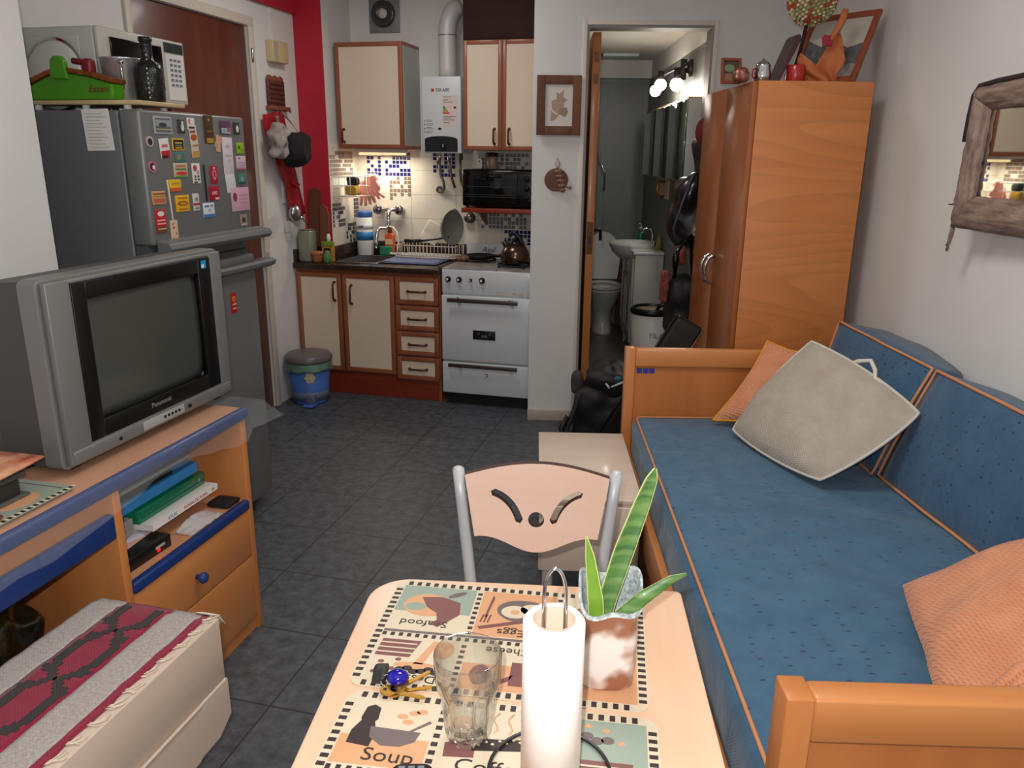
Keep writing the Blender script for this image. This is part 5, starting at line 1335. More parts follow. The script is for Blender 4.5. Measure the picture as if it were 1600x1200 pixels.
for a, c, mm in ((E1, E2, RGG), (E2, E3, RGR), (E3, E4, RGG), (E4, E5, RGR)):
    b.sheet(lambda s, t, a=a, c=c: (a + (c - a) * s + .004 * noise.noise(Vector((a * 9, t * 30, 0))), .12 + 1.218 * t, .4965 + .0015 * noise.noise(Vector((s * 3 + a * 40, t * 40, 0))) - (.006 if (t > .985) else 0)), 8, 80, mm, .006)
st_ = .0105
uc = (E2 + E3) / 2
for v in [x * st_ + .13 for x in range(113)]:
    ph = ((v - .065) / .165) % 1.0
    d = abs(ph - .5) * 2
    for sg in (-1, 1):
        off = (1 - d) * .048
        q = round(min(1, (1 - d) * 1.7) * 4) / 4
        off = .008 + q * .034
        b.box((uc + sg * off - .0105, v, .4985), (uc + sg * off + .0105, v + st_, .5012), RGK)
        if .55 < d < .8: b.box((uc + sg * (off + .0165) - .006, v, .4985), (uc + sg * (off + .0165) + .006, v + st_, .5012), RGK)
part('woven_cloth', b, rg)
b = MB(); FRG = mat('fringe_cream', (224, 208, 186), .9)
r_ = random.Random(3)
for k in range(100):
    v = .14 + (k // 4) * .0485 + (k % 4) * .0035 + r_.uniform(-.003, .003); l = r_.uniform(.010, .030); w = r_.uniform(.0, .03)
    b.tube([(-1.028, v, .4965), (-1.026 + l * .4, v + w * .3, .4965), (-1.026 + l * .75, v + w, .4952), (-1.026 + l * .85, v + w * 1.4, .4945)], .0014, FRG, 4)
for k in range(34):
    u = -1.125 + k * .0032; l = r_.uniform(.02, .04)
    if u > -1.06: b.tube([(u, 1.335, .4975), (u + .012, 1.342, .496), (u + .025, 1.350, .482 - l * .4)], .0014, FRG, 4)
part('fringe', b, rg, 'cream fringe strands', True)
# ---------------------------------------------------------------- sofa bed
bd = thing('sofa_bed', 'orange beech sofa bed with blue mattress along the right wall', 'sofa bed', FA, (.85, 2.0, 0))
def bedend(y0, y1, name, squares):
    b = MB(); b.box((.362, y0, 0), (.402, y1, .777), ORANGE, .003); b.box((1.275, y0, 0), (1.315, y1, .777), ORANGE, .003)
    b.box((.402, y0 + .004, .70), (1.275, y1 - .004, .774), ORANGEX, .006)
    b.box((.402, y0 + .018, .20), (1.275, y1 - .018, .70), wood('bed_panel', (200, 124, 68), (178, 104, 54), 2, .35, 7), 0)
    e = part(name, b, bd)
    if squares:
        b = MB()
        for k in range(3): b.box((.412 + k * .0245, y0 + .0155, .672), (.432 + k * .0245, y0 + .0179, .692), mat('blue_square', (44, 60, 150), .4))
        part('blue_inlay', b, e, 'three small blue square inlays')
bedend(2.99, 3.035, 'headboard', True); bedend(.93, .985, 'footboard', False)
b = MB(); b.box((.368, .985, .255), (.392, 2.99, .375), ORANGEY, .004); b.box((1.285, .985, .255), (1.31, 2.99, .375), ORANGEY, .004); b.box((.392, .985, .28), (1.285, 2.99, .30), ORANGEX); part('side_rail', b, bd)
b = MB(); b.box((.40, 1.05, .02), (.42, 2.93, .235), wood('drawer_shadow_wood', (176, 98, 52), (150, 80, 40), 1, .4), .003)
b.box((.42, 1.05, .02), (1.2, 2.93, .04), ORANGEX); part('under_drawer', b, bd)
mt = MB(); mt.soft((.396, .988, .302), (1.31, 2.985, .505), .035, BLUEF, (26, 56, 6), .006, 4.5, puff=(0, 0, .012), seed=2)
mp_ = part('mattress', mt, bd)
b = MB(); P = []
zt = .500
P = [(.414, 1.0, zt), (.412, 1.5, zt + .004), (.412, 2.2, zt + .005), (.413, 2.94, zt + .001), (.43, 2.968, zt), (.9, 2.97, zt + .004), (1.25, 2.968, zt)]
b.tube(P, .0045, PIPING, 6); part('piping', b, mp_, 'orange piping')
def backcush(name, lab, p):
    """p: bottom far, bottom near, top near, top far of the front face"""
    th = .13
    b = MB(); n = 18
    c = [Vector(q) for q in p]
    nm = (c[1] - c[0]).cross(c[3] - c[0]).normalized()
    if nm.x > 0: nm = -nm
    pts = {}
    V = []; F = []; W_2 = n + 1
    for sd in (0, 1):
        for i in range(W_2):
            for j in range(W_2):
                s, t = i / n, j / n
                q = c[0] * (1 - s) * (1 - t) + c[1] * s * (1 - t) + c[2] * s * t + c[3] * (1 - s) * t
                pf = (16 * s * (1 - s) * t * (1 - t)) ** .5 * .028
                wob = .006 * noise.noise(q * 7)
                if sd == 0: V.append(q + nm * (pf + wob))
                else:
                    r = q - nm * (th * (.75 + .25 * (4 * s * (1 - s)) ** .5) + pf * .5); r.x = min(r.x, WX - .004); V.append(r + Vector((0, 0, wob + .02 * t * (4 * s * (1 - s)))))
    N = W_2 * W_2
    for i in range(n):
        for j in range(n):
            a, d, e, f = i * W_2 + j, (i + 1) * W_2 + j, (i + 1) * W_2 + j + 1, i * W_2 + j + 1
            F.append((a, d, e, f)); F.append((f + N, e + N, d + N, a + N))
    for i in range(n):
        for j in (0, n):
            a, d = i * W_2 + j, (i + 1) * W_2 + j; F.append((a, d, d + N, a + N))
    for j in range(n):
        for i in (0, n):
            a, d = i * W_2 + j, i * W_2 + j + 1; F.append((a, d, d + N, a + N))
    b.add(V, F, BLUEC, None, True)
    t_ = thing('back_cushion', lab, 'cushion', FA, (1.2, (p[0][1] + p[1][1]) / 2, .51), 'blue back cushions')
    ob = part('cushion', b, t_)
    ring = [V[i * W_2] for i in range(W_2)] + [V[n * W_2 + j] for j in range(1, W_2)] + [V[i * W_2 + n] for i in range(n - 1, -1, -1)] + [V[j] for j in range(n - 1, 0, -1)]
    b = MB(); b.tube([Vector(q) + nm * .004 for q in ring], .005, PIPING, 6, True); part('piping', b, t_, 'orange piping')
backcush('back_cushion', 'far blue back cushion behind the grey knit cushion', ((1.09, 2.962, .522), (1.10, 2.375, .522), (1.222, 2.345, .885), (1.165, 2.955, .905)))
backcush('back_cushion', 'near blue back cushion right of the grey knit cushion', ((1.115, 2.365, .522), (1.20, 1.46, .522), (1.235, 1.42, .90), (1.226, 2.325, .885)))

def cushion(name, lab, cs, th, mm, edge=None, **k):
    t_ = thing(name, lab, 'cushion', FA, cs[0], 'loose cushions on the sofa bed')
    b = MB(); b.pillow(*cs, th, mm, **k); r = b.ring; part('cover', b, t_)
    if edge: b = MB(); b.tube(r, edge[0], edge[1], 6, True); part('edge_cord', b, t_)
    return t_
cushion('orange_cushion', 'orange knit cushion half hidden behind the grey one at the headboard', ((.692, 2.86, .53), (.915, 2.70, .53), (1.135, 2.86, .80), (.895, 2.945, .825)), .09, ORANGEF, (.004, YELLOWF), sag=0, pinch=.12)
gc = cushion('grey_cushion', 'grey-beige knit cushion leaning against the far back cushion', ((.742, 2.74, .535), (.888, 2.25, .55), (1.165, 2.27, .765), (.985, 2.73, .875)), .13, GREYK, (.005, mat('grey_cord', (206, 200, 190), .9)), pinch=-.10, seed=3)
b = MB(); b.tube([(1.06, 2.57, .834), (1.075, 2.54, .855), (1.10, 2.50, .868), (1.105, 2.47, .845), (1.10, 2.45, .82), (1.115, 2.42, .81)], .007, mat('white_cord', (216, 210, 198), .9), 8); part('cord_loop', b, gc, 'white cord loop')
oc = cushion('orange_cushion', 'large orange knit cushion with ruffle beside the near footboard', ((.868, 1.64, .550), (.735, 1.17, .550), (1.10, 1.02, .74), (1.135, 1.50, .785)), .11, ORANGEF, None, pinch=.0, seed=8, amp=.012)
b = MB(); 
b.pillow((.90, 1.668, .535), (.80, 1.06, .535), (1.13, .99, .71), (1.16, 1.56, .775), .08, YELLOWF, pinch=.05); part('inner_pillow', b, oc, 'yellow inner pillow')
b = MB()
for k in range(3): b.tube([(.765 + .05 * i + .01 * math.sin(i * 2 + k), 1.12 + .035 * k + .02 * math.sin(i * 1.3 + k * 2), .608 + .028 * i - .012 * k) for i in range(6)], [.004, .012, .016, .016, .012, .004], ORANGEF, 8)
part('ruffle', b, oc)

# ---------------------------------------------------------------- bedside chest
ns = thing('nightstand', 'low pale laminate chest beside the sofa bed behind the chair', 'chest', FA, (.2, 2.6, 0))
b = MB(); b.box((.03, 2.285, .195), (.352, 2.90, .435), PALE, .002); b.box((.026, 2.279, .435), (.356, 2.905, .452), PALE, .003); b.box((.0285, 2.287, .20), (.05, 2.295, .43), PALE)
part('body', b, ns)
b = MB(); b.box((.036, 2.2745, .20), (.346, 2.2845, .428), PALE, .002); part('drawer_front', b, ns)
for x in (.06, .31):
    for y in (2.33, 2.85):
        b = MB(); b.cyl((x, y, 0), (x, y, .1945), .018, mat('pale_leg', (196, 186, 176), .4)); part('leg', b, ns)

# ---------------------------------------------------------------- wardrobe, slightly turned
WA = Fr((.80, 3.13, 0), math.radians(3.0))
wd = thing('wardrobe', 'orange cherry wardrobe with two handles behind the sofa bed', 'wardrobe', WA, (0.2, .35, 0))
WW, WD, WH_ = .455, .70, 1.775
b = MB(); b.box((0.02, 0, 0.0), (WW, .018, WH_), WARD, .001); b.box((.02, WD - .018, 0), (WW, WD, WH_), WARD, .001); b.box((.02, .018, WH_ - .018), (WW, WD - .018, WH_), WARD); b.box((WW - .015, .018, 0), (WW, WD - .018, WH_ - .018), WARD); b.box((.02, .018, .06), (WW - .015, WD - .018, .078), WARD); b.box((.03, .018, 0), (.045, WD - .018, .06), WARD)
part('carcass', b, wd)
for y0, y1, hy in ((.002, WD / 2 - .002, WD / 2 - .03), (WD / 2 + .002, WD - .002, WD / 2 + .03)):
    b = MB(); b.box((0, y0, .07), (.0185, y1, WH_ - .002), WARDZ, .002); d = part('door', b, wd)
    b = MB(); b.tube(arc((-.004, hy, 1.025), .062, -PI / 2, PI / 2, 12, (-.6, 0, 0), (0, 0, 1)), [.004, .006, .006, .006, .006, .006, .007, .008, .008, .008, .008, .009, .01], CHROME, 8); part('handle', b, d, 'curved chrome handle')

# things on the wardrobe
Wz = WH_ + .0015
def picframe(name, lab, M, w, h, fw, fm, art, fr=FA, base=(0, 0, 0), cat='picture', th=.014):
    t_ = thing(name, lab, cat, fr, base)
    b = MB()
    for a, c in (((-w / 2, 0), (-w / 2 + fw, h)), ((w / 2 - fw, 0), (w / 2, h)), ((-w / 2 + fw, 0), (w / 2 - fw, fw)), ((-w / 2 + fw, h - fw), (w / 2 - fw, h))): b.box((a[0], a[1], 0), (c[0], c[1], th), fm, .0015, M)
    b.box((-w / 2 + .003, .003, -.003), (w / 2 - .003, h - .003, 0), DARKW, 0, M)
    part('frame', b, t_)
    b = MB(); art(b, M, w, h, fw); part('print', b, t_)
    return t_
RW = wood('red_frame_wood', (150, 74, 46), (122, 56, 36), 2, .45)
def art1(b, M, w, h, fw):
    b.box((-w / 2 + fw, fw, .001), (w / 2 - fw, h - fw, .005), mat('photo_dark', (84, 70, 60), .3), 0, M)
    b.prism(ellipse(-.005, h * .62, .022, .014), M @ Matrix.Translation((0, 0, .005)), .0005, mat('photo_green', (120, 140, 110), .3)); b.box((-w / 2 + fw, fw, .005), (w / 2 - fw, h * .4, .0056), mat('photo_tan', (150, 110, 84), .3), 0, M)
picframe('photo_frame', 'small leaning photo in a reddish wooden frame on the wardrobe', MX((.755, 3.32, Wz), (.80, .2, 0), (-.05, .12, 1)), .082, .095, .010, RW, art1, FA, (.75, 3.32, Wz))
b = MB(); b.soft((.742, 3.20, Wz), (.803, 3.262, Wz + .05), .02, mat('copper_foil', (176, 110, 90), .3, .4, var=.5, scale=50), 8, .006, 40); single('candle_holder', 'glittery copper candle jar in front of the small photo', 'candle', b, FA, (.77, 3.23, Wz))
cpot = thing('coffee_pot', 'small silver coffee pot on the wardrobe', 'coffee pot', FA, (.858, 3.24, Wz))
b = MB(); b.lathe([(.026, 0), (.030, .004), (.032, .03), (.026, .056), (.028, .062), (.018, .074), (.006, .078), (.006, .084), (0, .086)], (.858, 3.24, Wz), CHROME, 24); part('body', b, cpot)
b = MB(); b.tube([(.829, 3.235, Wz + .05), (.818, 3.23, Wz + .045), (.817, 3.23, Wz + .025), (.828, 3.235, Wz + .012)], .003, mat('red_handle', (150, 30, 30), .4)); part('handle', b, cpot)
b = MB(); b.prism([(0, 0), (.014, .0), (.085, .15), (.083, .168), (.074, .172), (.062, .16)], MX((.905, 3.22, Wz), (1, .12, 0), (0, 0, 1)), -.09, wood('dark_frame', (74, 40, 34), (52, 26, 22), 2, .4), .002)
single('leaning_board', 'dark brown frame leaning sideways on the wardrobe beside the coffee pot', 'frame', b, FA, (.93, 3.25, Wz))
b = MB(); b.lathe([(.034, 0), (.036, .003), (.036, .06), (.034, .064), (0, .064)], (.985, 3.245, Wz), mat('red_tin', (170, 34, 28), .3, coat=.3), 24); single('red_tin', 'shiny red tin on the wardrobe between dark frame and orange paper', 'tin', b, FA, (.985, 3.245, Wz))
tpry = thing('seed_topiary', 'red and green seed ball on a dark stem standing on the wardrobe', 'ornament', FA, (1.045, 3.345, Wz))
b = MB(); b.cyl((1.003, 3.335, Wz), (1.003, 3.335, Wz + .045), .030, mat('topiary_pot', (70, 60, 56), .6), .033)
b.tube([(1.003, 3.335, Wz + .04), (1.025, 3.345, Wz + .13), (1.05, 3.36, Wz + .27)], .0075, DARKW, 8); part('stem', b, tpry)
b = MB(); cs = (1.055, 3.36, 2.085); b.ell(cs, .085, mat('seed_core', (150, 130, 90), .9), 24)
r_ = random.Random(5); SEED = [mat('seed_%d' % i, c, .7) for i, c in enumerate(((206, 190, 140), (150, 160, 100), (190, 80, 40), (214, 200, 170), (170, 60, 34)))]
for k in range(420):
    z = 1 - 2 * (k + .5) / 420; ph = k * 2.39996; rr = (1 - z * z) ** .5
    b.ell((cs[0] + .088 * rr * math.cos(ph), cs[1] + .088 * rr * math.sin(ph), cs[2] + .088 * z), (.007, .006, .006), SEED[2 + r_.choice((0, 2)) if noise.noise(Vector((rr * math.cos(ph) * 2.5, rr * math.sin(ph) * 2.5, z * 2.5))) > .12 else r_.choice((0, 1, 3))], 6)
part('seed_ball', b, tpry, 'ball of glued red and green seeds')
b = MB(); OPP = mat('orange_tissue', (196, 112, 64), .7, var=.15, scale=8)
hp = ((0, .105), (.12, .085), (.35, .06), (.55, .10), (.8, .185), (.9, .17), (1, .11))
def hgt(s):
    for (a, p), (c, q) in zip(hp, hp[1:]):
        if s <= c: return p + (q - p) * (s - a) / (c - a)
b.sheet(lambda s, t: (1.022 + .125 * s - .035 * t * (1 - s) + .01 * math.sin(7 * t + 3 * s), 3.235 + .018 * math.sin(s * 9 + t * 3), Wz + .002 + hgt(s) * t), 40, 16, OPP, .003)
single('orange_paper', 'orange paper sheet standing on the wardrobe before the landscape picture', 'paper', b, FA, (1.08, 3.25, Wz))
b = MB(); b.soft((1.062, 3.205, Wz + .125), (1.10, 3.215, Wz + .165), .004, mat('crimson_cloth', (150, 40, 56), .8), 8, .006, 40); b.tube([(1.09, 3.21, Wz + .15), (1.115, 3.21, Wz + .19), (1.13, 3.212, Wz + .225), (1.135, 3.212, Wz + .255)], [.010, .012, .014, .012], OPP, 8)
single('paper_flower', 'crimson and orange paper flower on the upper edge of the orange paper', 'ribbon', b, FA, (1.09, 3.225, Wz + .14))
def art2(b, M, w, h, fw):
    b.box((-w / 2 + fw, fw, .001), (w / 2 - fw, h - fw, .006), mat('photo_sky', (190, 180, 170), .35), 0, M)
    g1 = mat('photo_mountain', (116, 114, 116), .35, var=.4, scale=40); g2 = mat('photo_valley', (170, 164, 158), .35, var=.45, scale=30)
    b.prism([(-w / 2 + fw, h * .30), (w / 2 - fw, h * .26), (w / 2 - fw, h * .56), (w * .2, h * .50), (.0, h * .62), (-w * .2, h * .55), (-w / 2 + fw, h * .66)], M @ Matrix.Translation((0, 0, .006)), .0004, g1)
    b.prism([(-w / 2 + fw, fw), (w / 2 - fw, fw), (w / 2 - fw, h * .26), (-w / 2 + fw, h * .30)], M @ Matrix.Translation((0, 0, .006)), .0004, g2)
picframe('landscape_picture', 'large grey mountain photograph in a wooden frame leaning in the corner on the wardrobe', MX((1.106, 3.315, Wz), (.65, -.76, .0), (.44, .30, 1)), .29, .30, .022, RW, art2, FA, (1.11, 3.31, Wz))

# ---------------------------------------------------------------- mirror on the right wall
MRA = math.radians(4.75)
mrf = thing('wall_mirror', 'mirror in a rough woven twig frame on the right wall', 'mirror', FA, (WX - .03, 2.2, 1.5))
TW1 = mat('twig_weave', (168, 142, 130), .95, rgb2=(104, 82, 74), scale=55, stretch=(1, 1, .18), bump=1.0, bscale=90); TW2 = mat('twig_weave_cross', (158, 134, 120), .95, rgb2=(98, 78, 70), scale=55, stretch=(1, .18, 1), bump=1.0, bscale=90)
MX0 = WX - .012
ca, sa = math.cos(MRA), math.sin(MRA)
yc = 2.172
MM = MX((MX0 - .036, yc, 1.520), (sa, -ca, 0), (0, 0, 1))       # hung a little askew: far side off the wall
sg = 1
def mxy(a, c, z=0): return tuple(MM @ Vector((sg * a, c, z)))
L0, L1, B0, B1 = -.265, .30, -.212, .206
def frameside(p, q, w0, w1, mm, sd):
    b_.sheet(lambda s, t: mxy(p[0] + (q[0] - p[0]) * s + w0[0] * t + (w1[0] - w0[0]) * s * t, p[1] + (q[1] - p[1]) * s + w0[1] * t + (w1[1] - w0[1]) * s * t, .004 + .030 * math.sin(PI * (.12 + .8 * t)) + .006 * noise.noise(Vector((s * 14 + sd, t * 5, sd)))), 30, 8, mm, .010)
b_ = MB(); fw = .088
frameside((L0, B0), (L0 + .012, B1 - .03), (fw, fw), (fw - .012, -fw + .03), TW1, 1); frameside((L1, B0), (L1, B1), (-fw, fw), (-fw, -fw), TW1, 2)
frameside((L0, B0), (L1, B0), (fw, fw), (-fw, fw), TW2, 3); frameside((L0 + .012, B1 - .03), (L1, B1), (fw - .012, -fw + .03), (-fw, -fw), TW2, 4)
part('frame', b_, mrf)
b = MB(); b.box((min(sg * (L0 + fw - .01), sg * (L1 - fw + .01)), B0 + fw - .01, .004), (max(sg * (L0 + fw - .01), sg * (L1 - fw + .01)), B1 - fw + .01, .010), MIRROR, 0, MM); part('mirror_glass', b, mrf)
b = MB(); b.tube([mxy(L0 - .001, .03, .02), mxy(L0 + .001, .10, .02), mxy(L0 + .008, .158, .02), mxy(L0 + .03, .182, .02), mxy(L0 + .10, .189, .02), mxy(L1, .210, .02)], .007, mat('dark_cord', (48, 40, 40), .9), 8)
r_ = random.Random(9)
for k in range(9):
    a = r_.uniform(-.01, .02); b.tube([mxy(L0 + .005 + a, B0 + .01, .015), mxy(L0 - .004 + a * .5 + r_.uniform(-.01, .01), B0 - .03, .012), mxy(L0 - .012 + r_.uniform(-.012, .012), B0 - .05 - r_.random() * .03, .01)], .0022, TW1, 5)
b.tube([mxy(L0 + .01, -.14, .02), mxy(L0 - .01, -.15, .02), mxy(L0 - .03, -.15, .018)], .002, mat('dark_cord', (0, 0, 0)), 5)
part('cord_trim', b, mrf, 'dark cord and frayed ends')

# ---------------------------------------------------------------- on the pier
def art3(b, M, w, h, fw):
    b.box((-w / 2 + fw, fw, .001), (w / 2 - fw, h - fw, .006), mat('print_paper', (216, 210, 204), .7), 0, M)
    lf = mat('leaf_print', (176, 148, 130), .7); T = M @ Matrix.Translation((0, 0, .006))
    b.prism([(.0, .10), (.03, .12), (.025, .16), (.045, .175), (.022, .19), (.025, .225), (.0, .205), (-.015, .215), (-.012, .18), (-.04, .17), (-.035, .13)], T, .0005, lf)
    b.prism([(.0, .105), (.035, .09), (.05, .115), (.04, .14), (.005, .13)], T, .0006, mat('leaf_print_dark', (158, 130, 114), .7))
    b.prism([(-.045, .07), (-.02, .075), (.0, .10), (-.025, .108), (-.04, .125), (-.042, .1)], T, .0005, lf)
DRIFT = wood('driftwood', (126, 86, 68), (92, 60, 48), 2, .9, 14, coat=0.0)
pf_ = picframe('leaf_picture', 'leaf print in a rough driftwood frame on the white pier', MX((.108, DY - .016, 1.602), (1, 0, 0), (0, 0, 1)), .232, .296, .045, DRIFT, art3, FA, (.108, DY - .01, 1.602), th=.014)
wdc = thing('wooden_disc', 'round brown wooden plaque with a dried seed charm on the pier', 'plaque', FA, (.105, DY - .01, 1.33))
b = MB(); b.prism(ellipse(.105, 1.372, .064, .060, 32), MX((0, DY - .0015, 0), (1, 0, 0), (0, 0, 1)), .012, wood('plaque_wood', (112, 66, 54), (88, 48, 40), 0, .7), .003); b.tube([(.115, DY - .008, 1.425), (.098, DY - .006, 1.455), (.108, DY - .004, 1.487), (.122, DY - .006, 1.46), (.115, DY - .008, 1.43)], .0028, mat('raffia', (170, 140, 110), .9), 6); part('disc', b, wdc)
b = MB(); SEEDP = mat('seed_pod', (150, 118, 92), .8, var=.3, scale=50)
for k in range(5): b.ell((.115 + .006 * k, DY - .019, 1.415 - .024 * k), (.026 - .002 * k, .007, .011), SEEDP, 12)
b.tube([(.118, DY - .018, 1.44), (.13, DY - .02, 1.36), (.165, DY - .018, 1.335), (.18, DY - .016, 1.33)], .004, SEEDP, 6); b.ell((.18, DY - .016, 1.332), .009, SEEDP, 10); part('seed_charm', b, wdc)

# ---------------------------------------------------------------- bags and coats by the bathroom door
BLKC = mat('black_coat_cloth', (24, 24, 26), .55, bump=.4, bscale=25); BLKS = mat('black_shiny_cloth', (20, 20, 22), .28, coat=.3)
ja = thing('jacket', 'black shiny jacket hanging between wardrobe and bathroom door', 'jacket', FA, (.84, 4.18, 1.3))
b = MB(); b.soft((.70, 4.08, 1.02), (.99, 4.33, 1.40), .10, BLKS, 18, .045, 6, seed=1); b.soft((.80, 4.12, 1.25), (.97, 4.32, 1.60), .08, BLKC, 14, .03, 7, seed=5)
part('body', b, ja)
b = MB(); b.tube([(.79, 4.09, 1.42), (.735, 4.05, 1.28), (.70, 4.06, 1.15), (.72, 4.08, 1.06)], .006, mat('seam_grey', (64, 64, 66), .5)); b.tube([(.90, 4.345, 1.62), (.90, 4.29, 1.62), (.90, 4.28, 1.58)], .006, BRONZE); part('piping', b, ja)
b = MB(); b.ell((.845, 4.17, 1.62), (.05, .05, .075), mat('maroon_cap', (104, 30, 28), .7), 16); single('maroon_cap', 'maroon cap peeking out above the black jacket beside the wardrobe', 'cap', b, FA, (.845, 4.17, 1.55))
hb = thing('handbag', 'black handbag hanging below the jacket behind the black chair', 'bag', FA, (.76, 4.0, .6))
b = MB(); b.soft((.675, 3.90, .60), (.82, 4.06, .93), .06, BLKC, 14, .03, 7, seed=7); part('body', b, hb)
b = MB(); b.tube([(.70, 3.95, .90), (.715, 3.97, 1.05), (.78, 4.01, 1.12), (.80, 4.0, .92)], .010, BLACKG); b.ell((.70, 3.94, 1.0), (.02, .02, .05), BLACKG, 10); part('strap', b, hb)
b = MB(); PB = mat('red_pattern_cloth', (150, 70, 60), .8, rgb2=(64, 34, 34), scale=60, detail=1); b.soft((.632, 3.90, .79), (.672, 3.97, .95), .015, PB, 10, .006, 16); single('patterned_pouch', 'red patterned pouch hanging left of the black handbag', 'pouch', b, FA, (.65, 3.93, .79))
b = MB(); b.soft((.735, 4.07, .96), (.775, 4.12, 1.06), .012, mat('rust_leather', (130, 62, 40), .5), 8, .004, 20); single('leather_wallet', 'rust leather pouch between jacket and handbag', 'pouch', b, FA, (.755, 4.09, .96))
bp_ = thing('backpack', 'black backpack slumped on the floor at the bathroom doorway', 'backpack', FA, (.36, 4.12, 0))
b = MB(); b.soft((.225, 3.98, .0), (.56, 4.30, .30), .09, BLKC, 22, .035, 6, seed=2); b.soft((.30, 4.0, .20), (.57, 4.28, .41), .08, BLKC, 18, .045, 8, seed=6); part('body', b, bp_)
b = MB(); b.sheet(lambda s, t: (.235 - .075 * s + .03 * t + .05 * s * s * 0, 4.02 - .05 * s, .26 - .22 * s + .015 * t + .012 * noise.noise(Vector((s * 4, t * 3, 0)))), 12, 4, BLKC, .02); b.tube([(.19, 3.97, .16), (.155, 3.95, .10), (.165, 3.94, .05), (.20, 3.95, .035), (.215, 3.97, .12)], .016, BLKC, 8); part('strap', b, bp_)
b = MB(); b.soft((.212, 4.10, .24), (.275, 4.20, .36), .025, mat('grey_mesh', (70, 62, 58), .9), 8, .008, 20); part('mesh_pocket', b, bp_, 'grey mesh pocket')
b = MB(); TRM = mat('white_trim', (190, 196, 190), .5)
b.tube([(.385, 3.985, .345), (.40, 3.975, .325), (.405, 3.972, .318)], .006, TRM, 6); b.tube([(.415, 3.975, .325), (.455, 3.97, .345), (.50, 3.975, .365)], .006, TRM, 6); b.ell((.45, 3.985, .37), (.022, .01, .012), mat('teal_patch', (40, 110, 112), .6), 10); b.ell((.36, 4.0, .37), (.008, .005, .006), TRM, 8); part('trim', b, bp_, 'white and teal trim')
fc = thing('folding_chair', 'folded black chair leaning between the headboard and the wardrobe', 'chair', FA, (.40, 3.3, 0))
CM = MX((.722, 3.30, .795), (.867, 0, -.498), (.498, 0, .867))
b = MB(); b.prism(rrect(-.122, -.905, -.004, 0, .012), CM, .016, BLACK, .004); part('seat', b, fc)
b = MB(); b.prism(rrect(-.118, -.28, -.008, -.01, .012), CM @ Matrix.Translation((0, 0, .0165)), .014, mat('black_padding', (34, 32, 30), .5), .005); part('backrest', b, fc)
for x, mm_ in ((.003, STEEL), (-.128, BLACK)):
    b = MB(); b.tube([tuple(CM @ Vector((x, -.91 if x > 0 else -.84, .008))), tuple(CM @ Vector((x, -.005, .008)))], .006, mm_, 8); part('leg', b, fc)

# ---------------------------------------------------------------- bathroom
tt = thing('toilet', 'white toilet with raised lid in the bathroom', 'toilet', FA, (.61, 6.85, 0.003))
b = MB(); c = (.60, 6.78, .003)
def tring(rx, ry, z, dy): return [(c[0] + rx * math.cos(2 * PI * k / 28), c[1] + dy + ry * math.sin(2 * PI * k / 28), c[2] + z) for k in range(28)]
R_s = [(.095, .17, 0, .05), (.092, .16, .02, .05), (.078, .13, .12, .07), (.09, .15, .20, .06), (.13, .20, .30, .02), (.155, .235, .385, 0), (.158, .24, .40, 0), (.12, .19, .402, 0), (.11, .17, .38, 0), (.06, .08, .26, 0)]
V = []; F = []
for r in R_s: V += tring(*r)
for i in range(len(R_s) - 1):
    for k in range(28): F.append((i * 28 + k, i * 28 + (k + 1) % 28, (i + 1) * 28 + (k + 1) % 28, (i + 1) * 28 + k))
F.append(tuple(range((len(R_s) - 1) * 28, len(R_s) * 28))); F.append(tuple(reversed(range(28))))
b.add(V, F, CERAM, None, True); b.box((.50, 6.93, .003), (.70, 7.19, .39), CERAM, .02); part('bowl', b, tt)
b = MB(); V = []; F = []
R_s = [(.158, .242, .405, 0), (.160, .244, .42, 0), (.155, .238, .428, 0), (.118, .18, .428, 0), (.112, .172, .42, 0), (.113, .174, .405, 0)]
for r in R_s: V += tring(*r)
for i in range(len(R_s)):
    for k in range(28): j = (i + 1) % len(R_s); F.append((i * 28 + k, i * 28 + (k + 1) % 28, j * 28 + (k + 1) % 28, j * 28 + k))
b.add(V, F, CERAM, None, True); part('seat', b, tt)
b = MB(); b.prism([(-.135, 0), (.135, 0), (.145, .05), (.158, .2)] + [(.158 * math.cos(a), .2 + .22 * math.sin(a)) for a in [PI * k / 14 for k in range(1, 14)]] + [(-.158, .2), (-.145, .05)], MX((.60, 7.03, .435), (1, 0, 0), (0, .12, 1)), .018, CERAM, .005)
part('lid', b, tt)
va = thing('vanity', 'white bathroom vanity with round basin against the right wall', 'vanity', FA, (.82, 6.05, .003))
VWH = mat('vanity_white', (190, 190, 184), .4); VGR = mat('vanity_front_grey', (170, 168, 158), .4)
b = MB(); b.box((.735, 5.80, .10), (.945, 6.50, .80), VWH, .004)
for y in (5.83, 6.46):
    for x in (.75, .92): b.box((x, y - .02, .003), (x + .02, y + .02, .10), VWH, .002)
part('body', b, va)
for y0, y1 in ((5.82, 6.145), (6.155, 6.48)):
    b = MB(); b.box((.718, y0, .13), (.7345, y1, .77), VGR, .003)
    b.box((.714, y0 + .05, .22), (.7185, y1 - .05, .24), VWH); b.box((.714, y0 + .05, .55), (.7185, y1 - .05, .57), VWH); b.box((.714, y0 + .05, .24), (.7185, y0 + .07, .55), VWH); b.box((.714, y1 - .07, .24), (.7185, y1 - .05, .55), VWH)
    d = part('door', b, va)
    b = MB(); kk = y1 - .03 if y0 < 6 else y0 + .03; b.ell((.708, kk, .62), .012, mat('brass_knob', (190, 150, 60), .25, .9), 10); part('knob', b, d, 'brass knob')
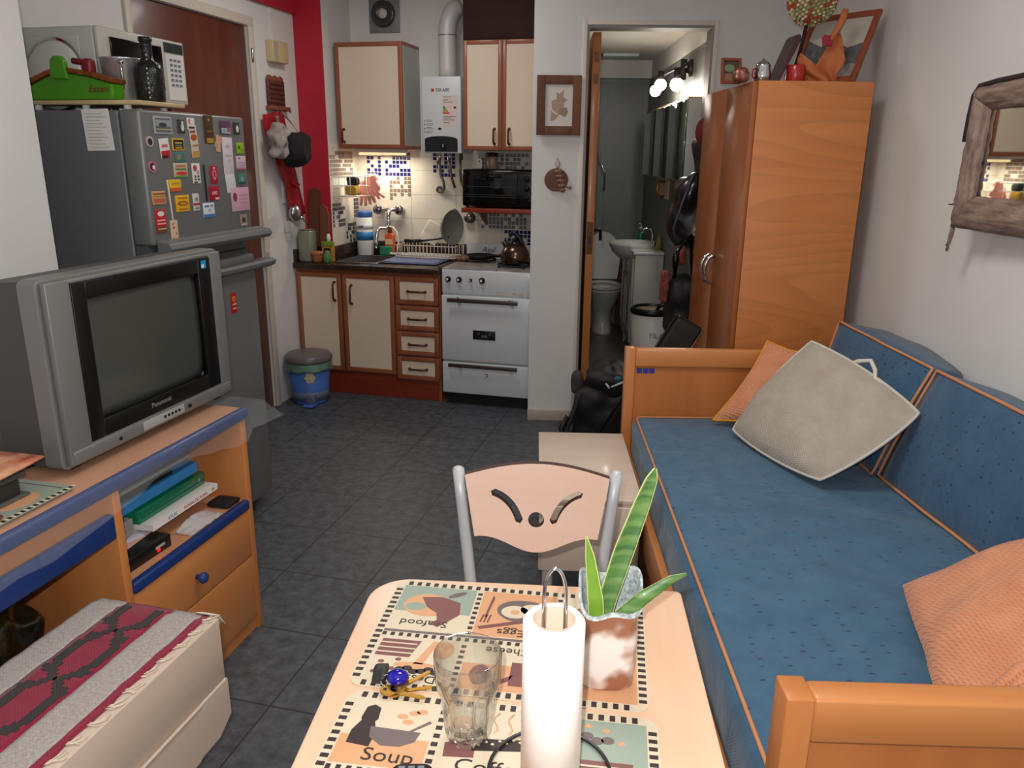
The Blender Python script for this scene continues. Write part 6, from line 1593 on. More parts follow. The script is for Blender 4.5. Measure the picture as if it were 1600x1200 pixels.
b = MB(); b.box((.72, 5.79, .801), (.947, 6.51, .825), CERAM, .006); b.lathe([(.11, -.10), (.16, -.05), (.185, .0), (.19, .02), (.18, .022), (.165, .0), (.12, -.04), (0, -.045)], (.755, 6.15, .84), CERAM, 36); part('basin', b, va)
b = MB(); b.tube([(.90, 6.10, .826), (.90, 6.10, .93), (.88, 6.10, .97), (.83, 6.10, .965), (.81, 6.10, .935)], .011, CHROME, 10); b.ell((.90, 6.04, .86), (.016, .016, .022), CHROME, 12); b.ell((.90, 6.16, .86), (.016, .016, .022), CHROME, 12); part('tap', b, va, 'chrome basin tap')
b = MB(); b.cyl((.72, 5.79, .035), (.72, 6.47, .035), .012, VWH); single('bath_mat_roll', 'rolled white strip on the floor along the vanity front', 'roll', b, FA, (.72, 6.1, .003)) if False else None
sd = thing('soap_dispenser', 'green soap dispenser on the bathroom basin edge', 'dispenser', FA, (.845, 6.35, .826))
b = MB(); b.lathe([(.026, 0), (.03, .005), (.03, .04), (.02, .07), (.016, .10), (.013, .11)], (.845, 6.40, .826), mat('green_liquid', (24, 130, 84), .1, trans=.3), 20); part('bottle', b, sd)
b = MB(); b.lathe([(.014, .11), (.014, .125), (.005, .13), (.005, .155), (0, .156)], (.845, 6.40, .826), mat('clear_pump', (170, 176, 172), .2), 12); b.tube([(.845, 6.40, .978), (.825, 6.38, .98)], .005, mat('clear_pump', (0, 0, 0)), 6); part('pump', b, sd)
b = MB(); b.lathe([(.02, 0), (.022, .004), (.02, .08), (.009, .10), (.009, .12), (0, .121)], (.925, 5.95, .826), mat('amber_bottle', (150, 140, 80), .15, trans=.3), 14); single('perfume_bottle', 'small amber bottle on the vanity by the hanging coats', 'bottle', b, FA, (.925, 5.95, .826))
b = MB(); b.box((.69, 5.83, .02), (.731, 5.90, .19), mat('dark_red_plastic', (110, 30, 36), .5), .004) ; single('red_box', 'dark red box on the floor beside the white bathroom bin', 'box', b, FA, (.71, 5.86, .003)) if False else None
bb = thing('bathroom_bin', 'tall white bin with black rim between vanity and coats', 'bin', FA, (.785, 5.15, .003))
b = MB(); b.lathe([(.115, 0), (.12, .01), (.137, .50), (.13, .505), (0, .505)], (.785, 5.15, .003), WHITE, 32); b.text('FILA', .05, FACEV(.80, 5.0165, .37), mat('grey_print', (120, 122, 124), .7), .0008); part('body', b, bb)
b = MB(); b.lathe([(.139, .495), (.146, .505), (.144, .53), (.125, .538), (.118, .528), (.12, .51)], (.785, 5.15, .003), BLACK, 32); b.lathe([(0, .515), (.119, .515), (.119, .520), (0, .524)], (.785, 5.15, .003), mat('tan_lid', (170, 150, 126), .5), 32); b.tube([(.80, 5.05, .535), (.81, 5.03, .57), (.85, 5.03, .575), (.87, 5.06, .54)], .012, BLACKG); part('lid', b, bb)
mc = thing('mirror_cabinet', 'three-door mirror cabinet on the bathroom wall under the bulbs', 'cabinet', FA, (.90, 5.6, 1.36))
b = MB(); b.box((.84, 4.66, 1.36), (.948, 6.42, 1.815), VWH, .003); part('body', b, mc)
for k in range(3):
    b = MB(); b.box((.830, 4.665 + k * .585, 1.365), (.8395, 4.665 + k * .585 + .578, 1.81), mat('cabinet_mirror', (150, 168, 158), .05, 1.0), .002); part('mirror_door', b, mc)
b = MB(); b.box((.835, 4.66, 1.8155), (.948, 6.42, 1.822), mat('brass_strip', (200, 160, 90), .3, .8)); part('top_strip', b, mc)
bl = thing('bathroom_lamp', 'wall lamp with three lit bulbs above the bathroom mirror', 'lamp', FA, (.93, 5.3, 2.0))
b = MB(); IRON = mat('dark_iron', (50, 44, 40), .5, .5); b.lathe([(.05, 0), (.055, .01), (.03, .03), (0, .035)], (0, 0, 0), IRON, 16, MX((.9495, 5.25, 2.03), (0, -1, 0), (0, 0, 1)))
b.tube([(.92, 5.25, 2.03), (.88, 5.4, 2.04), (.85, 5.6, 2.03), (.82, 5.75, 2.01)], .009, IRON); b.tube([(.92, 5.25, 2.03), (.88, 5.05, 2.03), (.82, 4.86, 1.99)], .009, IRON); b.tube([(.90, 5.25, 2.08), (.90, 5.25, 1.96)], .02, IRON)
for y, z in ((5.72, 1.93), (5.5, 1.95), (4.86, 1.90)): b.cyl((.80, y, z + .03), (.80, y, z + .085), .02, IRON)
part('bracket', b, bl)
for y, z in ((5.72, 1.93), (5.5, 1.95), (4.86, 1.90)):
    b = MB(); b.ell((.80, y, z), .038, mat('lit_bulb', (255, 248, 236), .4, emit=24.0), 18); part('bulb', b, bl)
b = MB(); b.prism(rrect(-.05, -.07, .05, .07, .012), MX((.9495, 6.93, 1.48), (0, -1, 0), (0, 0, 1)), .008, WHITE, .002); b.box((-.012, -.02, .008), (.012, .02, .011), mat('switch_grey', (0, 0, 0)), 0, MX((.9495, 6.93, 1.48), (0, -1, 0), (0, 0, 1))); single('flush_plate', 'white flush plate on the bathroom side wall', 'plate', b, FA, (.94, 6.93, 1.41))
tr = thing('towel_holder', 'cream plaque with brass towel ring under the mirror cabinet', 'towel holder', FA, (.94, 5.95, 1.2))
b = MB(); b.box((.938, 5.78, 1.20), (.9495, 6.36, 1.345), mat('pink_cream', (214, 184, 164), .5), .003); part('plaque', b, tr)
b = MB(); b.tube([(.938, 5.95, 1.32), (.90, 5.95, 1.32), (.885, 5.95, 1.27), (.90, 5.95, 1.215), (.938, 5.95, 1.215)], .011, mat('brass_ring', (170, 130, 60), .25, .9), 10); part('ring', b, tr)
b = MB(); b.prism([(0, 0), (.075, 0), (.05, .75), (.02, .78)], MX((.735, 7.05, .003), (1, 0, 0), (.15, .12, 1)), .02, mat('dark_red_board', (74, 34, 34), .6), .004) ; single('ironing_board', 'narrow dark red board leaning in the bathroom corner', 'board', b, FA, (.77, 7.1, .003))
b = MB(); b.box((.425, 5.36, .0025), (.60, 5.50, .005), mat('drain_dark', (48, 48, 44), .6))
for k in range(7): b.box((.435 + k * .023, 5.37, .005), (.445 + k * .023, 5.49, .0062), BLACKM)
single('floor_drain', 'dark rectangular drain grate in the bathroom floor', 'drain', b, FA, (.51, 5.43, .0025))
sh = thing('shower_rail', 'chrome shower rail with drops on the back bathroom wall', 'shower', FA, (.55, 7.15, 1.3))
b = MB(); b.tube([(.475, 7.16, 1.15), (.475, 7.16, 2.0)], .009, CHROME); b.cyl((.475, 7.16, 1.45), (.475, 7.199, 1.45), .012, CHROME); b.cyl((.475, 7.16, 1.96), (.475, 7.199, 1.96), .012, CHROME); part('rail', b, sh)
b = MB(); b.ell((.475, 7.13, 1.62), (.03, .03, .02), CHROME, 14); b.tube([(.475, 7.15, 1.62), (.60, 7.14, 1.35), (.60, 7.15, 1.2)], .006, CHROME); part('shower_head', b, sh)
b = MB(); b.box((.40, 7.10, 1.43), (.455, 7.16, 2.06), mat('cream_panel', (190, 184, 160), .5), .003); b.box((.40, 7.161, 1.43), (.455, 7.199, 2.06), mat('cream_panel', (0, 0, 0))); single('shower_column', 'cream vertical panel on the back bathroom wall beside the door edge', 'panel', b, FA, (.43, 7.15, 1.43))
b = MB(); b.box((.50, 6.6, BH - .022), (.78, 6.75, BH - .0005), mat('vent_white', (196, 200, 204), .4), .003); single('ceiling_vent', 'white vent strip on the bathroom ceiling', 'vent', b, FA, (.64, 6.67, BH - .02))
# ---------------------------------------------------------------- table
TA = Fr((-.02, .85, 0), math.radians(-2.2))
tb = thing('dining_table', 'small peach laminate table in the foreground with printed mats', 'table', TA, (0, 0, 0))
b = MB()
tp_ = []
X0_, X1_, Y1_, Y0_ = -.277, .277, .413, -.45
for cx, cy, r, a in ((X1_, Y1_, .012, 0), (X0_, Y1_, .07, PI / 2), (X0_, Y0_, .06, PI), (X1_, Y0_, .06, 1.5 * PI)):
    cx += -r if cx > 0 else r; cy += -r if cy > 0 else r
    for k in range(9): tp_.append((cx + r * math.cos(a + PI / 2 * k / 8), cy + r * math.sin(a + PI / 2 * k / 8)))
PEACHT = wood('peach_table_laminate', (240, 200, 168), (230, 186, 154), 1, .33, 10, coat=.1)
PINKW = wood('pale_pink_beech', (248, 214, 194), (242, 202, 180), 0, .38, 10, coat=.1)
b.prism(tp_, FLAT(0, 0, .726), .024, PEACHT, .003); part('tabletop', b, tb)
GRL = mat('grey_table_leg', (150, 152, 154), .4, .4)
for x in (-.20, .20):
    for y in (.33, -.38): b = MB(); b.cyl((x, y, 0), (x, y, .7255), .016, GRL); part('leg', b, tb)
# placemats: printed squares with food drawings
def checks(b, M, x0, y0, x1, y1, n, vertical):
    for k in range(n):
        t0 = k / n; t1 = (k + .5) / n
        if vertical: b.box((x0, y0 + (y1 - y0) * t0, 0), (x1, y0 + (y1 - y0) * t1, .0003), PMK, 0, M)
        else: b.box((x0 + (x1 - x0) * t0, y0, 0), (x0 + (x1 - x0) * t1, y1, .0003), PMK, 0, M)
def panel(b, M, x0, y0, x1, y1, c1, c2=None, f=.45):
    b.box((x0, y0, 0), (x1, y1, .0002), c1, 0, M)
    if c2: b.box((x0, y0, .0001), (x1, y0 + (y1 - y0) * f, .0003), c2, 0, M)
def sh(b, M, pts, mm, k=1): b.prism(pts, M @ Matrix.Translation((0, 0, .0003)), .0002 + .00012 * k, mm)
def placemat(lab, fr, h, flip):
    b = MB(); Wd = .44
    b.prism(rrect(0, 0, Wd, h, .022), FLAT(0, 0, .7505), .0012, PM)
    M = FLAT(0, 0, .7517)
    return b, M, Wd
MA_ = Fr((-.266, .968, 0), math.radians(-5.8))
b, M, Wd = placemat('', MA_, .296, True); h = .296
for y in (.0025, .282): checks(b, M, .02, y, Wd - .02, y + .0115, 26, False)
for x in (.0025, .426): checks(b, M, x, .02, x + .0115, h - .02, 18, True)
for x in (.150, .292): checks(b, M, x, .148, x + .008, .28, 9, True); checks(b, M, x, .016, x + .008, .125, 8, True)
checks(b, M, .016, .128, .424, .137, 30, False); b.box((.016, .139, 0), (.424, .145, .0003), PMG, 0, M)
panel(b, M, .016, .148, .147, .28, PM, None); b.box((.016, .20, 0), (.147, .28, .0003), PMT, 0, M)
sh(b, M, ellipse(.07, .222, .042, .034, 24), PMO); sh(b, M, [(.055, .245), (.09, .25), (.125, .235), (.13, .20), (.11, .172), (.10, .16), (.085, .168), (.095, .18), (.09, .20), (.07, .215)], PMR, 2); sh(b, M, ellipse(.05, .215, .018, .012, 16), PMT, 3); sh(b, M, ellipse(.115, .26, .018, .006, 12, .6), PMG, 2)
def T180(x, y): return M @ Matrix.Translation((x, y, .0006)) @ Matrix.Rotation(PI, 4, 'Z')
b.text('Seafood', .024, T180(.075, .168), PMK, .0002, 1.05)
panel(b, M, .160, .148, .29, .28, PMO)
sh(b, M, ellipse(.238, .225, .048, .034, 28, -.12), PMG); sh(b, M, ellipse(.222, .222, .024, .019, 20), PM, 2); sh(b, M, ellipse(.252, .232, .022, .017, 20), PM, 2); sh(b, M, ellipse(.222, .221, .008, .007, 14), PMO, 3); sh(b, M, ellipse(.252, .233, .008, .007, 14), PMO, 3)
sh(b, M, [(.165, .172), (.17, .165), (.275, .205), (.27, .212)], PMR, 2); sh(b, M, [(.172, .20), (.176, .20), (.182, .26), (.178, .268)], PMR, 1)
for k in range(3): sh(b, M, [(.166 + .006 * k, .185), (.169 + .006 * k, .185), (.172 + .006 * k, .208), (.169 + .006 * k, .208)], PMR, 1)
b.text('Eggs', .026, T180(.222, .162), PMK, .0002, 1.05)
panel(b, M, .302, .148, .424, .28, PM, PMT, .5); sh(b, M, ellipse(.36, .23, .04, .03), PMR); b.text('Pasta', .024, T180(.362, .166), PMK, .0002)
panel(b, M, .016, .016, .147, .125, PM); sh(b, M, [(.02, .075), (.075, .075), (.085, .118), (.022, .118)], PMR)
for k in range(3): sh(b, M, [(.02, .083 + .012 * k), (.08, .083 + .012 * k), (.08, .086 + .012 * k), (.02, .086 + .012 * k)], PM, 2)
sh(b, M, [(.085, .06), (.10, .06), (.112, .12), (.104, .12)], PMO); sh(b, M, ellipse(.125, .10, .016, .022, 16), PMO); sh(b, M, ellipse(.09, .056, .035, .008, 16), PMO, 1)
for k in range(6): sh(b, M, ellipse(.068 + .011 * k, .045 + .004 * math.sin(k * 2), .008, .006, 12), PMK, 2)
for x, y in ((.035, .06), (.055, .045), (.03, .035), (.06, .068)): sh(b, M, ellipse(x, y, .005, .004, 10), PMR, 1)
b.text('Dessert', .024, T180(.09, .027), PMK, .0002)
panel(b, M, .160, .016, .29, .125, PM, PMO, .55); sh(b, M, [(.235, .03), (.262, .03), (.262, .085), (.235, .085)], PMR); sh(b, M, [(.205, .022), (.235, .04), (.24, .055), (.212, .035)], PMR); sh(b, M, ellipse(.19, .05, .016, .024, 16), PMR, 1); b.text('Cheese', .024, T180(.225, .112), PMK, .0002)
panel(b, M, .302, .016, .424, .125, PMO); sh(b, M, ellipse(.36, .07, .04, .03), PM)
single('placemat', 'printed food placemat at the far end of the table under the plant vase', 'placemat', b, MA_, (.22, .15, .7505))
MB2 = Fr((-.286, .663, 0), math.radians(-5.8))
b, M, Wd = placemat('', MB2, .296, False)
for y in (.0025, .282): checks(b, M, .02, y, Wd - .02, y + .0115, 26, False)
for x in (.0025, .426): checks(b, M, x, .02, x + .0115, h - .02, 18, True)
for x in (.140, .292): checks(b, M, x, .155, x + .009, .278, 8, True); checks(b, M, x, .016, x + .009, .14, 8, True)
checks(b, M, .016, .1425, .424, .1525, 30, False)
panel(b, M, .016, .156, .137, .28, PM, PMO, .42)
sh(b, M, [(.028, .192), (.06, .188), (.062, .215), (.055, .235), (.058, .24), (.056, .262), (.046, .268), (.036, .262), (.034, .24), (.036, .235), (.028, .215)], PMK, 2)
sh(b, M, [(.052, .225), (.122, .222), (.118, .204), (.10, .193), (.075, .192), (.056, .205)], PMG, 3); sh(b, M, [(.105, .222), (.11, .222), (.133, .242), (.13, .246)], PMG, 2)
for x, y in ((.09, .25), (.105, .258), (.10, .24), (.115, .262)): sh(b, M, ellipse(x, y, .008, .005, 12), PMO, 1)
def T0(x, y): return M @ Matrix.Translation((x, y, .0008))
b.text('Soup', .032, T0(.09, .174), PMK, .0002, 1.1)
panel(b, M, .152, .156, .29, .28, PM); sh(b, M, [(.16, .185), (.20, .188), (.198, .222), (.158, .21)], PMR); sh(b, M, [(.195, .20), (.285, .21), (.285, .23), (.195, .222)], PMK)
for k in range(10): sh(b, M, ellipse(.203 + .009 * k, .211 + .002 * k + (.005 if k % 2 else 0), .0025, .002, 8), PM, 2)
for k in range(3): b.tube([tuple(M @ Vector((.22 + .02 * k + .004 * math.sin(i * 1.4), .235 + .008 * i, .0006))) for i in range(6)], .0009, PMO, 5)
sh(b, M, ellipse(.175, .245, .016, .02, 16), PMO)
b.text('Coffee', .032, T0(.225, .172), PMK, .0002, 1.1)
panel(b, M, .305, .156, .424, .28, PMT); sh(b, M, [(.33, .166), (.40, .166), (.405, .205), (.335, .205)], PMR)
for k in range(3): sh(b, M, [(.33, .174 + .01 * k), (.402, .174 + .01 * k), (.402, .177 + .01 * k), (.33, .177 + .01 * k)], PM, 2)
sh(b, M, [(.312, .166), (.326, .166), (.322, .215), (.315, .215)], PMO)
for k in range(4): sh(b, M, ellipse(.33 + .014 * k, .245 + .005 * math.sin(k * 2), .009, .007, 12), PMG, 1)
for x, y in ((.37, .262), (.39, .24), (.345, .268)): sh(b, M, ellipse(x, y, .005, .004, 10), PMO, 1)
panel(b, M, .016, .016, .137, .14, PM); b.text('Veggies', .03, T0(.072, .122), PMK, .0002, 1.05)
panel(b, M, .152, .016, .29, .14, PMO); panel(b, M, .305, .016, .424, .14, PM)
single('placemat', 'printed food placemat nearest the camera under glass and paper roll', 'placemat', b, MB2, (.22, .15, .7505))

ZT = .7525
# tumbler: round rim, faceted foot
gl = thing('tumbler', 'empty clear faceted glass tumbler on the table', 'glass', FA, (-.078, .868, ZT))
def rr(f, n, k):
    a = 2 * PI * k / n
    return f * (1 - .055 * (1 - abs(math.cos(a * 4.5))))
V = []; F = []; n = 72; gc_ = (-.0775, .868, ZT)
prof = [(.026, 0, .4), (.0285, .003, 1), (.031, .012, 1), (.0345, .045, 1), (.0365, .068, .8), (.041, .080, .2), (.0435, .095, 0), (.0445, .128, 0), (.0437, .1305, 0), (.0425, .128, 0), (.0412, .098, 0), (.037, .079, 0), (.033, .062, 0), (.030, .03, 0), (.027, .018, 0), (.0, .015, 0)]
for r, z, fa in prof:
    for k in range(n):
        a = 2 * PI * k / n; q = r * (1 - fa * .07 * (1 - abs(math.cos(a * 4.5))))
        V.append((gc_[0] + q * math.cos(a), gc_[1] + q * math.sin(a), gc_[2] + z))
for i in range(len(prof) - 1):
    for k in range(n): F.append((i * n + k, i * n + (k + 1) % n, (i + 1) * n + (k + 1) % n, (i + 1) * n + k))
F.append(tuple(reversed(range(n))))
b = MB(); b.add(V, F, thin_glass('tumbler_glass'), None, True); part('body', b, gl)
# paper towel holder and roll
ph = thing('paper_towel_holder', 'chrome wire paper towel holder standing on the near mat', 'holder', FA, (.028, .80, ZT))
cx, cy = .030, .795
b = MB(); b.tube([(cx + .077 * math.cos(2 * PI * k / 40), cy + .077 * math.sin(2 * PI * k / 40) + .01, ZT + .003) for k in range(40)], .0026, mat('dark_chrome', (90, 88, 90), .2, .9), 8, True)
b.tube([(cx, cy - .067, ZT + .003), (cx, cy, ZT + .003), (cx, cy + .087, ZT + .003)], .0026, mat('dark_chrome', (0, 0, 0)), 8); part('base_ring', b, ph)
b = MB(); xl, xr = cx - .0125, cx + .0125; zt = ZT + .262
b.tube([(xl, cy, ZT + .003), (xl, cy, zt - .06), (xl, cy, zt)] + [(cx - .0125 * math.cos(a), cy, zt + .034 * math.sin(a)) for a in [PI * k / 10 for k in range(1, 10)]] + [(xr, cy, zt), (xr, cy, zt - .06), (xr, cy, ZT + .003)], .0023, CHROME, 8); part('wire_loop', b, ph)
pr = thing('paper_towel_roll', 'white paper towel roll on the chrome wire holder', 'paper towel', FA, (cx, cy, ZT + .006))
R0 = .0365; ro, ri = R0, .0235; hh = .225
b = MB(); PT = mat('paper_towel', (251, 251, 251), .9)
b.lathe([(ri + .0015, .0), (ro, .0), (ro, hh - .004), (ro - .003, hh), (ri + .0015, hh), (ri + .0015, .0)], (cx, cy, ZT + .006), PT, 56); part('paper', b, pr)
b = MB(); b.lathe([(ri, .0), (ri + .0014, .0), (ri + .0014, hh + .0005), (ri, hh + .0005), (ri, .0)], (cx, cy, ZT + .006), mat('cardboard_core', (206, 180, 160), .9), 40); part('core', b, pr)
# keys
ks = thing('key_ring', 'bunch of brass keys with a blue fob on the far mat', 'keys', FA, (-.19, .965, ZT))
b = MB(); b.ell((-.190, .972, ZT + .011), (.0165, .0145, .0105), mat('blue_glass_fob', (22, 16, 150), .08, coat=.6), 20); part('fob', b, ks, 'shiny cobalt blue fob')
b = MB(); b.soft((-.229, .965, ZT + .0006), (-.207, 1.002, ZT + .014), .005, mat('dark_fob', (46, 46, 42), .4), 8, .002, 60); b.tube(arc((-.203, .967, ZT + .008), .011, 0, 2 * PI, 16, (1, 0, 0), (0, .5, .6))[:-1], .0013, CHROME, 6, True); part('dark_tag', b, ks)
BRASS = mat('brass_key', (196, 148, 66), .28, .9)
for k, (x, y, a, z) in enumerate(((-.178, .952, .25, .002), (-.176, .965, .75, .0045), (-.186, .945, -.25, .0045))):
    b = MB(); Mk = FLAT(x, y, ZT + z, a)
    b.prism(ellipse(-.014, 0, .0125, .0115, 20), Mk, .0022, BRASS, .0005); b.prism([(-.004, -.0035), (.040, -.003), (.043, 0), (.040, .003), (.032, .0036), (.028, .0022), (.022, .0036), (.016, .0022), (.010, .0036), (-.004, .0036)], Mk, .002, BRASS); b.prism(ellipse(-.019, 0, .003, .003, 10), Mk @ Matrix.Translation((0, 0, .0022)), .0003, DARKW); part('key', b, ks)
# vase with snake plant
vs = thing('plant_vase', 'brown and white ceramic vase with snake plant leaves on the table', 'vase', FA, (.115, .995, ZT))
VM = mat('vase_glaze', (232, 216, 206), .3, rgb2=(158, 98, 70), scale=11, detail=2, coat=.3, bump=.4, bscale=30)
_nt = VM.node_tree; _b = _nt.nodes['Principled BSDF']      # brown glaze poured from the rim, white towards the foot
_tc = _nt.nodes.new('ShaderNodeTexCoord'); _sp = _nt.nodes.new('ShaderNodeSeparateXYZ'); _nt.links.new(_tc.outputs['Object'], _sp.inputs[0])
_n = _nt.nodes.new('ShaderNodeTexNoise'); _n.inputs['Scale'].default_value = 17.0; _n.inputs['Detail'].default_value = 2.0; _nt.links.new(_tc.outputs['Object'], _n.inputs['Vector'])
_m1 = _nt.nodes.new('ShaderNodeMath'); _m1.operation = 'MULTIPLY_ADD'; _m1.inputs[1].default_value = 3.4; _nt.links.new(_sp.outputs['Z'], _m1.inputs[0]); _m2 = _nt.nodes.new('ShaderNodeMath'); _m2.operation = 'MULTIPLY_ADD'; _m2.inputs[1].default_value = 2.4; _m2.inputs[2].default_value = -0.62; _nt.links.new(_n.outputs['Fac'], _m2.inputs[0]); _nt.links.new(_m2.outputs[0], _m1.inputs[2])
_r = _nt.nodes.new('ShaderNodeValToRGB'); _r.color_ramp.elements[0].position = .62; _r.color_ramp.elements[1].position = .92
_r.color_ramp.elements[0].color = lin((236, 222, 214)); _r.color_ramp.elements[1].color = lin((158, 102, 76)); _nt.links.new(_m1.outputs[0], _r.inputs['Fac']); _nt.links.new(_r.outputs['Color'], _b.inputs['Base Color'])
VI = mat('vase_inside', (206, 216, 216), .4, var=.4, scale=160)
vc = (.117, 1.0, ZT); NS = 48
def vr(k, sx, sy, tw, pw=3.2):
    a = 2 * PI * k / NS + tw; ca_, sa_ = math.cos(a), math.sin(a)
    q = (abs(ca_) ** pw + abs(sa_) ** pw) ** (-1 / pw)
    return sx * q * ca_, sy * q * sa_
prof = [(.036, .030, 0), (.040, .034, .006), (.041, .036, .04), (.043, .037, .08), (.041, .035, .11), (.043, .037, .135), (.047, .040, .158)]
V = []; F = []
def vring(sx, sy, z, top=0):
    out = []
    for k in range(NS):
        x, y = vr(k, sx, sy, .12)
        w = 1 + .05 * noise.noise(Vector((x * 40, y * 40, z * 22)))
        dip = -.038 * max(0, -y / .04) ** 1.5 + .008 * math.sin(3 * 2 * PI * k / NS) if top else 0
        out.append((vc[0] + x * w, vc[1] + y * w, vc[2] + z + dip * top))
    return out
for sx, sy, z in prof: V += vring(sx, sy, z, 0 if z < .1 else (z - .1) / .058)
L_ = len(prof)
for i in range(L_ - 1):
    for k in range(NS): F.append((i * NS + k, i * NS + (k + 1) % NS, (i + 1) * NS + (k + 1) % NS, (i + 1) * NS + k))
F.append(tuple(reversed(range(NS))))
b = MB(); b.add(V, F, VM, None, True); part('body', b, vs)
V = []; F = []
ins = [(.0472, .0402, .158), (.0455, .0385, .162), (.0425, .0355, .157), (.039, .032, .12), (.036, .03, .06)]
for sx, sy, z in ins: V += vring(sx, sy, z, max(0, (z - .1) / .058) if z > .1 else 0)
for i in range(len(ins) - 1):
    for k in range(NS): F.append((i * NS + k, i * NS + (k + 1) % NS, (i + 1) * NS + (k + 1) % NS, (i + 1) * NS + k))
F.append(tuple(range((len(ins) - 1) * NS, len(ins) * NS)))
b = MB(); b.add(V, F, VI, None, True); part('lining', b, vs, 'speckled pale blue lining')
LF = mat('snake_leaf', (98, 138, 64), .45, rgb2=(60, 102, 50), scale=26, stretch=(.35, .35, 3.0), detail=3, coat=.2); LFE = mat('leaf_edge', (196, 200, 130), .5); LFY = mat('young_leaf', (128, 172, 52), .4, var=.2, scale=20, coat=.2)
_nt = LF.node_tree; _b = _nt.nodes['Principled BSDF']; _old = _b.inputs['Base Color'].links[0].from_socket      # pale cross bands of the snake plant
_w = _nt.nodes.new('ShaderNodeTexWave'); _w.bands_direction = 'Z'; _w.inputs['Scale'].default_value = 15.0; _w.inputs['Distortion'].default_value = 5.0; _w.inputs['Detail'].default_value = 2.0
_tc = _nt.nodes.new('ShaderNodeTexCoord'); _nt.links.new(_tc.outputs['Object'], _w.inputs['Vector'])
_r = _nt.nodes.new('ShaderNodeValToRGB'); _r.color_ramp.elements[0].position = .55; _r.color_ramp.elements[1].position = .95; _r.color_ramp.elements[0].color = (0, 0, 0, 1); _r.color_ramp.elements[1].color = (.16, .16, .16, 1); _nt.links.new(_w.outputs['Fac'], _r.inputs['Fac'])
_x = _nt.nodes.new('ShaderNodeMix'); _x.data_type = 'RGBA'; _nt.links.new(_r.outputs['Color'], _x.inputs[0]); _nt.links.new(_old, _x.inputs[6]); _x.inputs[7].default_value = lin((178, 196, 130)); _nt.links.new(_x.outputs[2], _b.inputs['Base Color'])
def leaf(pts, ws, mm, side, fold=.25, th=.0035):
    P_ = [Vector(p) for p in pts]; sd = Vector(side).normalized(); n_ = len(P_) - 1
    def ev(l, t):
        x = t * n_; i = min(int(x), n_ - 1); f = x - i
        return l[i] * (1 - f) + l[i + 1] * f
    def fn(s, t):
        p = ev(P_, t); w = ev(ws, t); d = (ev(P_, min(1, t + .02)) - ev(P_, max(0, t - .02))).normalized(); nn = sd.cross(d).normalized()
        x = 2 * s - 1
        return p + sd * (w * x) + nn * (fold * w * x * x)
    b = MB(); b.sheet(fn, 10, 30, mm, th)
    e1 = [fn(0, k / 24) for k in range(25)]; e2 = [fn(1, k / 24) for k in range(25)]
    b2 = MB(); b2.tube(e1, .0012, LFE, 5); b2.tube(e2, .0012, LFE, 5)
    o = part('leaf', b, vs); part('leaf_edge', b2, o, 'pale leaf margin')
leaf([(.103, .985, ZT + .075), (.112, 1.0, ZT + .13), (.135, 1.02, ZT + .20), (.160, 1.035, ZT + .27), (.172, 1.04, ZT + .305), (.177, 1.042, ZT + .32)], [.009, .013, .0148, .0118, .0082, .0015], LF, (.97, .1, -.28))
leaf([(.100, .978, ZT + .075), (.095, .985, ZT + .14), (.086, 1.0, ZT + .20), (.080, 1.008, ZT + .228)], [.010, .0105, .006, .0006], LFY, (.98, -.05, .1))
leaf([(.103, .975, ZT + .08), (.125, .972, ZT + .115), (.16, .975, ZT + .15), (.20, .985, ZT + .175), (.222, .99, ZT + .182)], [.008, .010, .009, .005, .0008], LF, (-.45, .35, .80))
# phone at the near edge
pn_ = thing('phone', 'black keypad phone at the bottom edge of the table', 'phone', TA, (-.10, -.06, ZT))
Mp_ = FLAT(-.116, -.092, ZT, .1)
b = MB(); b.prism(rrect(-.026, -.055, .026, .042, .012), Mp_, .012, BLACK, .003); part('body', b, pn_)
b = MB()
for r in range(4):
    for k in range(3): b.box((-.017 + k * .012, .03 - r * .012, .012), (-.009 + k * .012, .036 - r * .012, .0128), mat('key_grey', (120, 124, 130), .5), 0, Mp_)
part('keypad', b, pn_)

# ---------------------------------------------------------------- chair
CH = Fr((.013, 1.62, 0), math.radians(-1.0))
ch = thing('dining_chair', 'silver tube chair with slotted peach wood backrest beyond the table', 'chair', CH, (0, 0, 0))
TUB = mat('silver_tube', (196, 198, 200), .4, .15)
tilt = .10
def cpt(x, z): return Vector((x, (z - .62) * tilt, z))
for s in (-1, 1):
    b = MB(); pts = [cpt(s * .179, .815), cpt(s * .171, .74), cpt(s * .160, .64), cpt(s * .149, .54), Vector((s * .142, -.02, .45)), Vector((s * .145, .0, .0))]
    b.tube(pts, .0135, TUB, 14); b.ell(tuple(pts[0]), (.0125, .0125, .006), TUB, 12); part('leg', b, ch)
    b = MB(); b.tube([(s * .142, -.03, .43), (s * .165, -.36, .43), (s * .175, -.38, .40), (s * .18, -.40, .0)], .0115, TUB, 12); part('leg', b, ch)
b = MB(); b.soft((-.19, -.40, .443), (.19, -.02, .462), .009, PINKW, (14, 14, 2)); part('seat', b, ch)
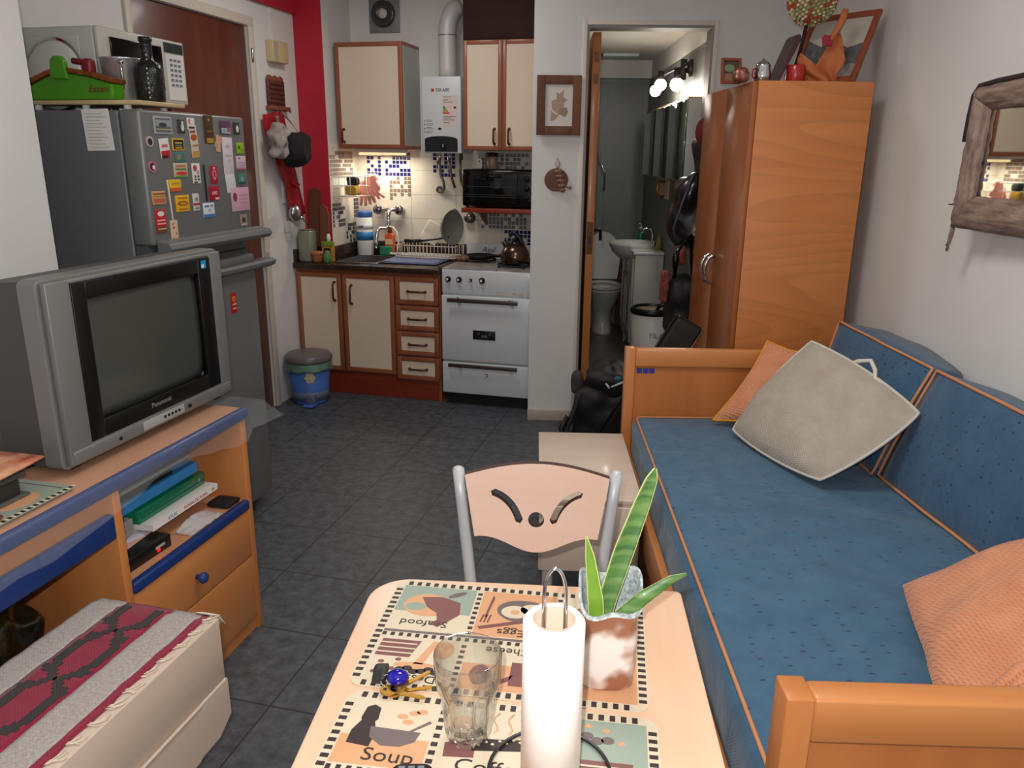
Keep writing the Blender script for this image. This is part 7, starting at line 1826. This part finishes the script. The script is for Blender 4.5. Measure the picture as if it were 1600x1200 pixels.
# backrest cut with two curved slots and a hole
cu = bpy.data.curves.new('cut', 'CURVE'); cu.dimensions = '2D'; cu.fill_mode = 'BOTH'; cu.extrude = .009; cu.bevel_depth = 0
def spl(P):
    sp_ = cu.splines.new('POLY'); sp_.points.add(len(P) - 1); sp_.use_cyclic_u = True
    for q, p in zip(sp_.points, P): q.co = (p[0], p[1], 0, 1)
out = [(-.163 + .326 * k / 24, .806 + .019 * math.sin(PI * k / 24)) for k in range(25)]
out += [(.141, .658)]
low = []
for k in range(1, 24):
    t = k / 24; x = .140 - .28 * t
    low.append((x, .658 - .046 * (0.5 - .5 * math.cos(2 * PI * t)) ** 1.15))
out += low + [(-.141, .658)]
spl(out)
def slot(P, r):
    P = [Vector((p[0], p[1], 0)) for p in P]; L_s = []; R_s = []
    for i, p in enumerate(P):
        d = (P[min(i + 1, len(P) - 1)] - P[max(i - 1, 0)]).normalized(); nn = Vector((-d.y, d.x, 0))
        L_s.append(p + nn * r); R_s.append(p - nn * r)
    d1 = (P[-1] - P[-2]).normalized(); d0 = (P[0] - P[1]).normalized()
    return [tuple(x)[:2] for x in L_s] + [tuple(P[-1] + d1 * r * .9)[:2]] + [tuple(x)[:2] for x in reversed(R_s)] + [tuple(P[0] + d0 * r * .9)[:2]]
for s in (-1, 1):
    q0, q1, q2 = Vector((s * .098, .760, 0)), Vector((s * .055, .742, 0)), Vector((s * .039, .690, 0))
    spl(slot([(q0 * (1 - t) ** 2 + q1 * 2 * t * (1 - t) + q2 * t * t)[:2] for t in [k / 10 for k in range(11)]], .0085))
spl(ellipse(0, .692, .0185, .0185, 28))
oc_ = bpy.data.objects.new('cut', cu); COL.objects.link(oc_)
me = bpy.data.meshes.new_from_object(oc_.evaluated_get(bpy.context.evaluated_depsgraph_get()))
bm = bmesh.new(); bm.from_mesh(me)
bmesh.ops.remove_doubles(bm, verts=bm.verts[:], dist=1e-5)
for k in range(1, 16): 
    bmesh.ops.bisect_plane(bm, geom=bm.verts[:] + bm.edges[:] + bm.faces[:], plane_co=(-.163 + .326 * k / 16, 0, 0), plane_no=(1, 0, 0))
DKE = mat('shadowed_ply_edge', (74, 48, 40), .6)  # brown ply edges, darkened to stand in for flash shadow around the backrest
bm.normal_update()
V = []; 
bm.verts.index_update()
for v in bm.verts:
    x, z, d = v.co.x, v.co.y, v.co.z
    y = (z - .62) * tilt + .028 * (1 - (x / .16) ** 2) - .004 + d
    V.append((x, y, z))
F1 = [[v.index for v in f.verts] for f in bm.faces if abs(f.normal.z) > .5]; F2 = [[v.index for v in f.verts] for f in bm.faces if abs(f.normal.z) <= .5]
b = MB(); b.add(V, F1, PINKW); b.add(V, F2, DKE)
bm.free(); bpy.data.objects.remove(oc_); bpy.data.curves.remove(cu); bpy.data.meshes.remove(me)
part('backrest', b, ch)
